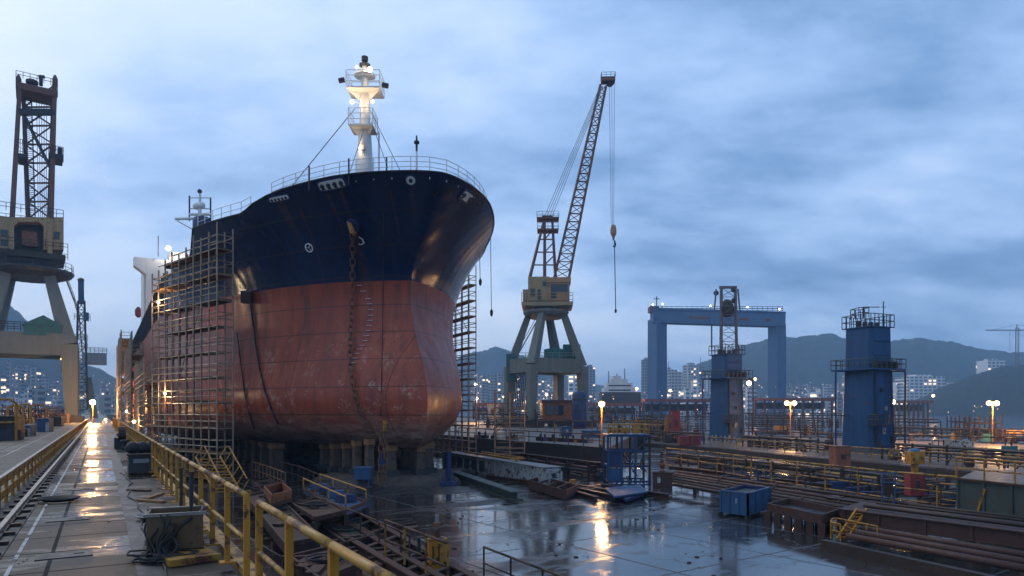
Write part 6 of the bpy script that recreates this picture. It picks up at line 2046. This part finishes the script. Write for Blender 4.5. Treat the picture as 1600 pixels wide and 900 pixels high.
bt_, q4 = tray('blue trolley bed with yellow rails on rusty skids', 'blue_trolley', 'trolley', ((474, 765), (500, 757), (572, 786), (540, 798)), 1.0, .22, 'blue')
for k in range(4):
    p = q4[0].lerp(q4[1], .5).lerp(q4[3].lerp(q4[2], .5), .2 + .2 * k)
    MB().box(p + V(0, 0, .2), (.9, .7, .35), -.5 + .2 * k, .9).build('blue_cover', 'blue_deep' if k % 2 else 'blue', bt_)
for a, b in ((q4[0], q4[3]), (q4[1], q4[2])):
    MB().tube(a + V(0, 0, .65), b + V(0, 0, .65), .04).build('rail_bar', 'yellow', bt_)
    for f in (0, .33, .66, 1):
        MB().tube(a.lerp(b, f), a.lerp(b, f) + V(0, 0, .65), .04).build('post', 'yellow_worn', bt_)
# yellow gangway ladder leaning from the pontoon to the scaffold
gw_ = thing('yellow_gangway', 'yellow tubular gangway stair leaning at the foot of the tall scaffold', 'gangway', G(360, 772, .9))
d_g = 38.0
ga_, gb_ = D(357, 770, d_g), D(325, 714, d_g + 3)
sd_ = RGT * .62 + FWD * .25
for s_ in (-1, 1):
    MB().tube(ga_ + sd_ * s_, gb_ + sd_ * s_, .055).build('stringer', 'yellow', gw_)
    MB().tube(ga_ + sd_ * s_ + V(.3, 0, .75), gb_ + sd_ * s_ + V(.5, 0, .6), .04).build('handrail', 'yellow', gw_)
    for k in range(6):
        p = ga_.lerp(gb_, k / 5) + sd_ * s_
        MB().tube(p, p + V(.4, 0, .68), .035).build('post', 'yellow', gw_)
for k in range(11):
    p = ga_.lerp(gb_, (k + .3) / 11)
    MB().bar(p - sd_, p + sd_, .2, .04).build('tread', 'yellow', gw_)
MB().path([ga_ + sd_, ga_ + sd_ + RGT * .5 + V(0, 0, .1), ga_ + sd_ + RGT * .55 - V(0, 0, .9)], .045).build('end_hook', 'yellow', gw_)
# rusty beams / rails lying toward the camera
RG = 'rusty rails lying in the pit'
for k, (a, b) in enumerate((((498, 812), (700, 930)), ((528, 806), (730, 924)), ((560, 800), (760, 910)), ((470, 830), (640, 940)))):
    beam_thing('steel_rail', 'long rusty rail running through the pit beside the wet floor', 'rail', (a, b), .42, .28, .42, 'rust' if k % 2 else 'rust_red', RG)
for k in range(9):
    f = k / 8
    a, b = G(505 + 170 * f, 822 + 96 * f, .3), G(560 + 175 * f, 803 + 92 * f, .3)
    tag(MB().bar(a, b, .22, .16).build('rail_sleeper', 'rust_dark' if k % 3 else 'rust_red'), 'rusty sleeper bar between the pit rails', 'sleeper', 'sleepers of the pit rails')
railing('thin rusty railing in front of the pit rails by the yellow bollard', [G(602, 868, .45), G(636, 884, .45), G(700, 916, .45)], 1.25, 1.7, .04, 'yellow_worn', 'rust', (.45,))
railing('thin dark railing at the bottom edge on the wet floor', [G(756, 905, .1), G(800, 926, .1), G(905, 975, .1)], 1.05, 1.8, .035, 'rust_dark', 'rust_dark', (.5,))
railing('low pipe rail beside the hose draped table', [G(490, 805, .2), G(560, 838, .2), G(640, 880, .2)], 1.0, 2.4, .035, 'rust', 'rust', ())
railing('pale rusty railing under the hull side beside the scaffold', [G(394, 745, .1), G(420, 755, .1), G(447, 768, .1)], 1.25, 1.3, .035, 'plank', 'plank', (.5,))
railing('dark rusty railing behind the pale one under the hull', [G(420, 742, .1), G(470, 758, .1), G(500, 775, .1)], 1.35, 1.8, .035, 'rust', 'rust', (.5,))
yb_ = thing('yellow_bollard', 'worn yellow drum bollard with a steel pole standing at the end of the pit rails', 'bollard', G(683, 890, .1))
p = G(683, 889, .12); dd = (p - CAMP).dot(FWD); rr_0 = 14.5 / F * dd
hb_ = 48 / F * dd
MB().lathe(p, [(rr_0, 0), (rr_0, hb_ * .96), (rr_0 * 1.06, hb_ * .97), (rr_0 * 1.06, hb_)], 18).build('drum', 'yellow', yb_)
MB().lathe(p + V(0, 0, hb_), [(rr_0 * .9, 0), (rr_0 * .35, .05), (rr_0 * .28, .3), (rr_0 * .2, .35)], 12).build('cone', 'rust_red', yb_)
MB().tube(p + V(0, 0, hb_ + .3), p + V(0, 0, hb_ + .8), .07, 8).build('pole', 'grey', yb_)
MB().lathe(p + V(0, 0, hb_ + .42), [(.13, 0), (.13, .12)], 8).build('collar', 'orange', yb_)
for s_ in (-1, 1):
    MB().box(p - FWD * rr_0 * 1.0 + RGT * s_ * .1 + V(0, 0, hb_ * .5), (.05, .05, hb_ * .6), -YAW).build('strap', 'rust', yb_)
lev = thing('blue_lever', 'small grey valve lever stand next to the yellow bollard', 'lever', G(655, 872, .1))
p = G(655, 874, .1)
MB().tube(p, p + V(0, 0, .8), .07).build('stand', 'dark', lev); MB().tube(p + V(0, 0, .75), p + RGT * .5 + V(0, 0, .55), .05).build('handle', 'grey', lev)
MB().box(p + V(0, 0, .05), (.5, .4, .1)).build('base', 'rust_dark', lev)
for i in range(30):
    px = random.uniform(385, 640); py = random.uniform(770, 900)
    if (py - 760) < (px - 420) * .28 - 4 or py > 880 and px < 470: continue
    p = G(px, py, 0)
    o = thing('pit_scrap', 'rusty scrap piece strewn between the pontoons in the pit', 'scrap', p, 'scrap in the pit')
    mt = random.choice(('rust', 'rust_dark', 'rust_red', 'dark'))
    MB().box(p + V(0, 0, .12), (random.uniform(.5, 1.8), random.uniform(.2, .7), .24), random.random() * 3).build('plate', mt, o)
    MB().tube(p + V(-.5, .1, .3), p + V(.6, random.uniform(-.5, .5), .3), .06, 7).build('pipe', mt, o)
for k, (y0, y1, x) in enumerate(((30, 66, 2.6), (24, 58, 3.3))):
    tag(MB().tube(V(x, y0, .35 + .2 * k), V(x, y1, .35 + .2 * k), .12, 8).build('drain_pipe', 'rust_dark'), ('dark pipe along the foot of the walkway wall', 'second dark pipe a step out from the walkway wall')[k], 'pipe')

# ------------------------------------------------------------------ yard at the west side
for px0, px1, py0, py1, dep, lab, nm, mt in (
    (48, 64, 655, 676, 3, 'blue container with a pale door in the yard', 'yard_container', 'blue'),
    (15, 32, 666, 683, 3, 'small pale blue tank box at the yard track', 'yard_tank', 'gantry_blue'),
    (70, 86, 652, 667, 3, 'dark rusty machine house by the yard track', 'yard_machine', 'rust_dark'),
    (88, 98, 648, 662, 3, 'orange brown cabin before the crane leg', 'yard_cabin', 'rust_red'),
    (-30, 6, 652, 690, 3, 'dark brown shed at the picture edge of the yard', 'yard_shed', 'rust_dark')):
    t, c, w, h, d_ = px_box(px0, px1, py0, py1, WALK - .1, dep, nm, lab, nm.split('_')[1], mt)
    MB().box(c, (w, dep, h), -.1).build('body', mt, t, bev=.04)
    for k in range(5):
        MB().box(c + V((k - 2) * w * .2, -dep / 2 - .03, 0), (w * .05, .06, h * .9), -.0).build('rib', mt, t)
    MB().box(c + V(0, 0, h / 2 + .05), (w * 1.05, dep * 1.05, .1), -.1).build('roof', mt, t)
    MB().box(c + V(w * .25, -dep / 2 - .07, -h * .08), (w * .3, .08, h * .7)).build('door', 'white_dirty' if 'pale' in lab else 'dark', t)
for k, (px, py, hpx_, w) in enumerate(((8, 690, 60, 1.4), (24, 684, 45, 1.2), (60, 672, 36, 1.6), (38, 676, 40, 1.2), (110, 660, 20, 1.8))):
    p = G(px, py, WALK - .1); dd = (p - CAMP).dot(FWD); h = hpx_ / F * dd
    o = thing('yellow_gantry_frame', 'yellow pipe frame with hooked top standing in the yard', 'frame', p, 'yellow frames in the yard')
    for s_ in (-w / 2, w / 2):
        MB().tube(p + V(s_, 0, 0), p + V(s_, 0, h), .1, 6).build('post', 'yellow', o)
    MB().path([p + V(-w / 2, 0, h), p + V(-w / 4, 0, h + .3), p + V(w / 4, 0, h + .3), p + V(w / 2, 0, h)], .1, 6).build('top_bar', 'yellow', o)
    MB().tube(p + V(-w / 2, 0, h * .5), p + V(w / 2, 0, h * .5), .08).build('cross_bar', 'yellow_worn', o)
    MB().box(p + V(0, .5, h * .15), (w * 1.4, 1, h * .3), .1).build('base_box', random.choice(('rust', 'dark', 'cab_yellow')), o)
pipe_rack('long dark rack of pipes beyond the yard containers', G(-60, 670, WALK - .1), G(90, 656, WALK - .1), 3.0, 5, 5, 'rust_dark', CR)
for i in range(18):
    y = 60 + i * 9 + random.uniform(-2, 2)
    p = V(-9.5 - random.random() * 8, y, WALK - .1)
    o = thing('yard_bin', 'dark bin or machine block along the yard track', 'machine', p, 'blocks along the yard track')
    MB().box(p + V(0, 0, .8), (1.6, 1.8, 1.6), random.random(), .9).build('body', random.choice(('rust', 'rust_dark', 'blue_deep', 'cab_yellow', 'dark')), o, bev=.05)
    MB().box(p + V(0, 0, 1.65), (1.7, 1.9, .1), random.random()).build('lid', 'dark', o)

# ------------------------------------------------------------------ city across the water and on the slopes
def block(px0, px1, pyt, d, mat, label, group, base=0.0, dep=None, name='apartment_tower', crown=True):
    a = D(px0, pyt, d); b = D(px1, pyt, d)
    w = (b - a).length; h = a.z - base
    if h < 2: return
    c = (a + b) / 2 + FWD * (dep or w * .8) / 2
    o = thing(name, label, 'building', (c.x, c.y, base), group)
    yw = -YAW + random.uniform(-.5, .5)
    MB().box((c.x, c.y, base + h / 2), (w * .9, (dep or w * .8), h), yw).build('wall', mat, o)
    if crown:
        MB().box((c.x, c.y, base + h + 1.2), (w * .4, w * .35, 2.4), yw).build('roof_house', mat, o)
        if random.random() < .4:
            MB().tube(V(c.x, c.y, base + h + 2.4), V(c.x, c.y, base + h + random.uniform(6, 12)), .35, 5).build('roof_mast', 'grey', o)
    return o
GA = 'hazy apartment towers under the west hill'
for (a, b, y, d) in ((9, 17, 566, 560), (20, 32, 575, 640), (33, 44, 573, 650), (46, 58, 575, 620), (-14, 6, 585, 600), (60, 72, 592, 700), (-60, -40, 570, 620), (-36, -18, 580, 650), (76, 88, 600, 680)):
    block(a, b, y, d, 'flat_b', 'tall hazy apartment tower at the foot of the west hill', GA)
for i in range(30):
    px = random.uniform(-60, 235); y = random.uniform(598, 630); d = random.uniform(380, 760)
    block(px, px + random.uniform(7, 17), y, d, random.choice(('flat_a', 'flat_b')), 'low hazy city block on the west shore behind the crane', 'low blocks of the west shore', name='city_block')
GB = 'pale apartment towers beyond the jib crane'
for (a, b, y, d) in ((741, 748, 586, 800), (750, 762, 590, 760), (763, 776, 586, 800), (777, 790, 584, 780), (791, 797, 588, 760), (826, 836, 600, 900), (838, 850, 592, 880), (852, 866, 595, 860), (868, 882, 603, 900), (914, 930, 573, 820), (1038, 1054, 577, 820), (1012, 1018, 586, 900), (1056, 1066, 605, 900)):
    block(a, b, y, d, random.choice(('flat_a', 'flat_a', 'flat_b')), 'pale grey apartment tower in the haze beyond the jib crane', GB)
block(1071, 1092, 570, 780, 'flat_a', 'tall apartment tower with lit windows between gantry leg and small blue tower', None)
block(1091, 1100, 574, 800, 'flat_b', 'slim apartment tower leaning on the lit one by the gantry leg', None)
for i in range(46):
    px = random.uniform(1165, 1325); y = random.uniform(596, 634) + abs(px - 1260) * .05; d = random.uniform(560, 1000)
    block(px, px + random.uniform(6, 14), y, d, random.choice(('flat_a', 'flat_c', 'flat_b')), 'small pale city block below the wide hill', 'low blocks below the wide hill', name='city_block')
for i in range(26):
    px = random.uniform(735, 1110); y = random.uniform(612, 634); d = random.uniform(420, 800)
    block(px, px + random.uniform(8, 18), y, d, random.choice(('flat_a', 'flat_b')), 'low pale shed or block in the harbour haze beyond the quay', 'low harbour blocks in the haze', name='harbour_block')
block(1416, 1480, 588, 840, 'flat_c', 'wide white office block between large blue tower and dark hill', None, dep=30, name='office_block')
block(1398, 1420, 600, 860, 'flat_c', 'lower white wing beside the wide office block', None, dep=26, name='office_block')
block(1540, 1573, 563, 870, 'flat_c', 'white hotel block on top of the dark wooded hill', None, base=28, dep=20, name='hotel_block')
for (a, b, y) in ((1480, 1500, 600), (1440, 1470, 604)):
    block(a, b, y, 900, 'flat_a', 'pale block behind the office building near the dark hill', 'pale blocks near the dark hill')
for i in range(60):
    px = random.uniform(736, 1330)
    if 935 < px < 1000: continue
    d_ = random.uniform(650, 1150); hgt = random.choice((14, 18, 22, 30, 40, 55)) * random.uniform(.8, 1.2)
    wpx = random.uniform(9, 20) / d_ * F
    block(px, px + wpx, HZ - (hgt - HC) / d_ * F, d_, random.choice(('flat_a', 'flat_b', 'flat_a', 'flat_c')), 'one of the many hazy apartment blocks packed along the far shore', 'hazy apartment blocks of the far shore', name='apartment_block')
# far moored ship, red steel sheds
d = 360.0
def Z(px, py, o=0): return D(px, py, d) + FWD * o
fs_ = thing('moored_ship', 'far white ship superstructure with masts moored beyond the quay', 'ship', D(968, 640, d))
MB().bar(Z(938, 622), Z(998, 622), 12, 6).build('hull', 'dark', fs_)
for x0, x1, y0, y1 in ((942, 990, 606, 620), (946, 986, 599, 606), (952, 978, 593, 599), (956, 968, 588, 593)):
    a, b = Z(x0, y1), Z(x1, y0)
    MB().box((a + b) / 2, ((x1 - x0) / F * d, 10, (y1 - y0) / F * d), -YAW).build('deckhouse', 'far_white', fs_)
for y in (603, 610, 615):
    a = Z(966, y, -5.05)
    MB().box(a, (11.5, .2, .7), -YAW).build('window', 'glass', fs_)
for px, y in ((951, 580), (976, 576), (964, 584)):
    MB().tube(Z(px, 600), Z(px, y), .3, 5).build('mast', 'grey', fs_)
for x0, x1, y, d_, lab in ((905, 1000, 632, 300, 'low red steel gantry shed beyond the lamp post'), (1005, 1115, 626, 300, 'long red steel shed under the blue gantry'), (1180, 1300, 624, 320, 'long red steel shed between the blue towers'), (740, 800, 632, 280, 'short red steel shed behind the dark scaffold'), (1390, 1450, 628, 340, 'low red shed near the water behind the large tower')):
    o = thing('steel_shed', lab, 'shed', D((x0 + x1) / 2, 645, d_))
    a, b = D(x0, y, d_), D(x1, y, d_)
    MB().bar(a, b, 10, 1.3).build('roof', 'roof', o)
    n_ = 8
    for k in range(n_ + 1):
        p = a.lerp(b, k / n_)
        MB().bar(V(p.x, p.y, .3), p, .8).build('post', 'roof', o)
    MB().bar(a.lerp(b, .05) - V(0, 0, 3) + FWD * 4, a.lerp(b, .95) - V(0, 0, 3) + FWD * 4, 1, 3).build('wall', 'dark', o)
# far lit points of the city (nobody could count them)
cl_ = MB()
def spot(px, py, d, s_):
    c = D(px, py, d); r = s_ / F * d
    cl_.add([c + V(r, 0, 0), c + V(-r, 0, 0), c + V(0, r, 0), c + V(0, -r, 0), c + V(0, 0, r), c + V(0, 0, -r)],
            [(0, 2, 4), (2, 1, 4), (1, 3, 4), (3, 0, 4), (2, 0, 5), (1, 2, 5), (3, 1, 5), (0, 3, 5)])
for i in range(230):
    spot(random.uniform(-40, 240), 655 - 70 * random.random() ** 1.7, random.uniform(300, 700), random.choice((.4, .5, .6, .9)))
for i in range(150):
    spot(random.uniform(735, 1115), 645 - 40 * random.random() ** 1.5, random.uniform(260, 800), random.choice((.4, .5, .6, .9)))
for i in range(150):
    spot(random.uniform(1165, 1420), 645 - 48 * random.random() ** 1.3, random.uniform(350, 900), random.choice((.4, .5, .6, .8)))
for i in range(14):
    spot(random.uniform(1420, 1640), random.uniform(634, 644), random.uniform(500, 850), .7)
o = cl_.build('city_lights', 'city_warm')
o['kind'] = 'stuff'
# shore strip beyond the water and tree masses
sh = MB()
sp_ = [G(1330, 646.5, .3), G(1330, 644.2, .3)]
hill('hills', [(1150, 641), (1250, 638), (1400, 636), (1600, 637), (1900, 640)], 1060, 60, 'hill', 3.3)

# ------------------------------------------------------------------ more layers in the yard east of the dock
pipe_rack('low rack of brown pipes between the long railing and the tower deck', G(1064, 722, 0), G(1290, 748, 0), 1.1, 2.5, 6, 'rust_dark', CR)
pipe_rack('low dark rack continuing before the larger tower and red pillar', G(1300, 752, 0), G(1480, 776, 0), 1.2, 2.2, 6, 'rust_dark', CR)
pipe_rack('rusty waist high rack on the deck edge under the twin lamp', G(1180, 697, LOW), G(1300, 707, LOW), 1.5, 2, 5, 'rust', CR)
pipe_rack('rusty rack on the deck edge beside the white cabin frame', G(1404, 717, LOW), G(1640, 738, LOW), 1.6, 2, 5, 'rust_dark', CR)
pipe_rack('brown rack of pipes on the deck between cage and smaller tower', G(1010, 688, LOW), G(1100, 694, LOW), 1.7, 2, 5, 'rust', CR)
pipe_rack('rusty low frame of pipes along the foot of the dark quay wall', G(775, 722, 0), G(945, 748, 0), 1.3, 1.6, 6, 'rust_dark', CR)
for k, (a, b, z, w_, lab) in enumerate((
    ((1045, 728), (1300, 757), .5, .3, 'rusty channel beam lying nearest the deck edge in the wet strip'),
    ((1070, 716), (1330, 738), .4, .35, 'dark long beam lying in the wet strip under the tower deck'),
    ((1220, 764), (1500, 803), .5, .3, 'brown beam lying along the foot of the long yellow railing'),
    ((1410, 800), (1640, 832), .9, .35, 'brown beam on the pipes before the green tank'),
    ((1290, 776), (1500, 806), 1.0, .25, 'thin brown beam on top of the pipe bundle'),
    ((940, 756), (1045, 772), .3, .3, 'short dark beam between the blue cage and the rusty box'),
    ((760, 742), (930, 764), .35, .3, 'long rusty beam lying behind the white girder'))):
    beam_thing('long_beam', lab, 'beam', (a, b), z, w_, w_, ('rust', 'rust_dark', 'rust_red')[k % 3])
for i in range(40):
    px = random.uniform(1040, 1600); py = 716 + (px - 1040) * .085 + random.uniform(0, 40)
    p = G(px, py, 0)
    o = thing('steel_offcut', 'rusty steel offcut strewn in the strip between pipe bundle and tower deck', 'scrap', p, 'offcuts in the wet strip')
    mt = random.choice(('rust', 'rust_dark', 'rust_red', 'dark', 'blue_deep'))
    MB().box(p + V(0, 0, .2), (random.uniform(.6, 2.4), random.uniform(.3, .8), random.uniform(.2, .5)), random.uniform(-1, .2)).build('plate', mt, o)
    MB().tube(p + V(-.3, 0, .3), p + V(-.3, .1, random.uniform(.6, 1.5)), .06, 6).build('stub', mt, o)
# work lamps on the tall scaffold
for k, (i, lv_, lab) in enumerate(((1, 7, 'small lit work lamp high on the tall scaffold'), (2, 3, 'small lit work lamp on a low lift of the tall scaffold'))):
    p = V(sp2[i].x, sp2[i].y, slv[lv_] + .9)
    o = thing('work_lamp', lab, 'lamp', p)
    MB().box(p, (.3, .2, .22), .5).build('housing', 'dark', o)
    MB().ball(p + V(.0, -.15, -.05), .1).build('bulb', 'warm', o)
    lamp_light(p - V(.3, .4, 0), 160, (1, .7, .4), .1)
p = V(4.6, 96, 9)
for y_, z_ in ((78, 4.5), (101, 5.5), (135, 6.0)):
    p = V(3.0, y_, z_)
    o = thing('work_lamp', 'lit work lamp hanging on one of the lower scaffolds towards the stern', 'lamp', p, 'work lamps of the lower scaffolds')
    MB().box(p, (.4, .25, .3)).build('housing', 'dark', o)
    MB().ball(p - V(.1, .2, .05), .14).build('bulb', 'warm', o)
    lamp_light(p - V(.4, .6, 0), 350, (1, .6, .26), .15)
# grit and litter on the wet floor
gr = MB()
for i in range(900):
    if i % 4 == 0:
        p = V(random.uniform(-1.2, 1.5), random.uniform(6, 60), WALK + .008)
    else:
        px, py = random.uniform(560, 1400), 770 + 130 * random.random() ** 1.4
        p = G(px, py, .008)
        if noise.noise(Vector((p.x * .35, p.y * .35, 2.0))) < .12: continue
    r_ = random.choice((.012, .015, .02, .03, .06)) * (1 if i % 4 else .5)
    gr.box(p + V(0, 0, r_ * .25), (r_ * random.uniform(1, 3), r_, r_ * .6), random.random() * 3)
o = gr.build('debris', 'rust_dark')
o['kind'] = 'stuff'

# worn steel strip and dark cover plates let into the walkway
structure('walkway_plate', MB().box((.62, 170, WALK + .005), (.34, 500, .01)), 'dark')
for k, (x, y) in enumerate(((-.55, 8.6), (-.62, 10.1), (-.5, 13.2), (-.6, 17.5), (-.55, 24), (-.5, 33))):
    o = thing('cover_plate', 'dark wet steel cover plate let into the walkway slabs', 'plate', (x, y, WALK), 'cover plates in the walkway')
    MB().box((x, y, WALK + .008), (.78, .5, .016), random.uniform(-.05, .05)).build('plate', 'dark', o)
    MB().box((x + .2, y, WALK + .02), (.14, .03, .012)).build('handle', 'rust', o)
for k, (x, y, lab) in enumerate(((1.1, 16.5, 'coil of grey rope lying on the walkway between bin and machine cart'), (-.9, 21, 'small coil of black hose on the walkway slabs near the white line'))):
    mb = MB()
    mb.path([V(x + (.28 + .004 * i) * math.cos(i * .6), y + (.28 + .004 * i) * math.sin(i * .6), WALK + .03 + .0016 * i) for i in range(50)], .022, 5)
    tag(mb.build('rope_coil', ('galv', 'black')[k]), lab, 'coil')
for k in range(7):
    x, y = random.uniform(.9, 1.4), random.uniform(10, 40)
    o = thing('loose_board', 'short rusty board lying on the walkway beside the yellow railing', 'board', (x, y, WALK), 'boards by the yellow railing')
    MB().box((x, y, WALK + .03), (.14, random.uniform(.6, 1.4), .05), random.uniform(-.8, .8)).build('plank', random.choice(('plank', 'rust')), o)
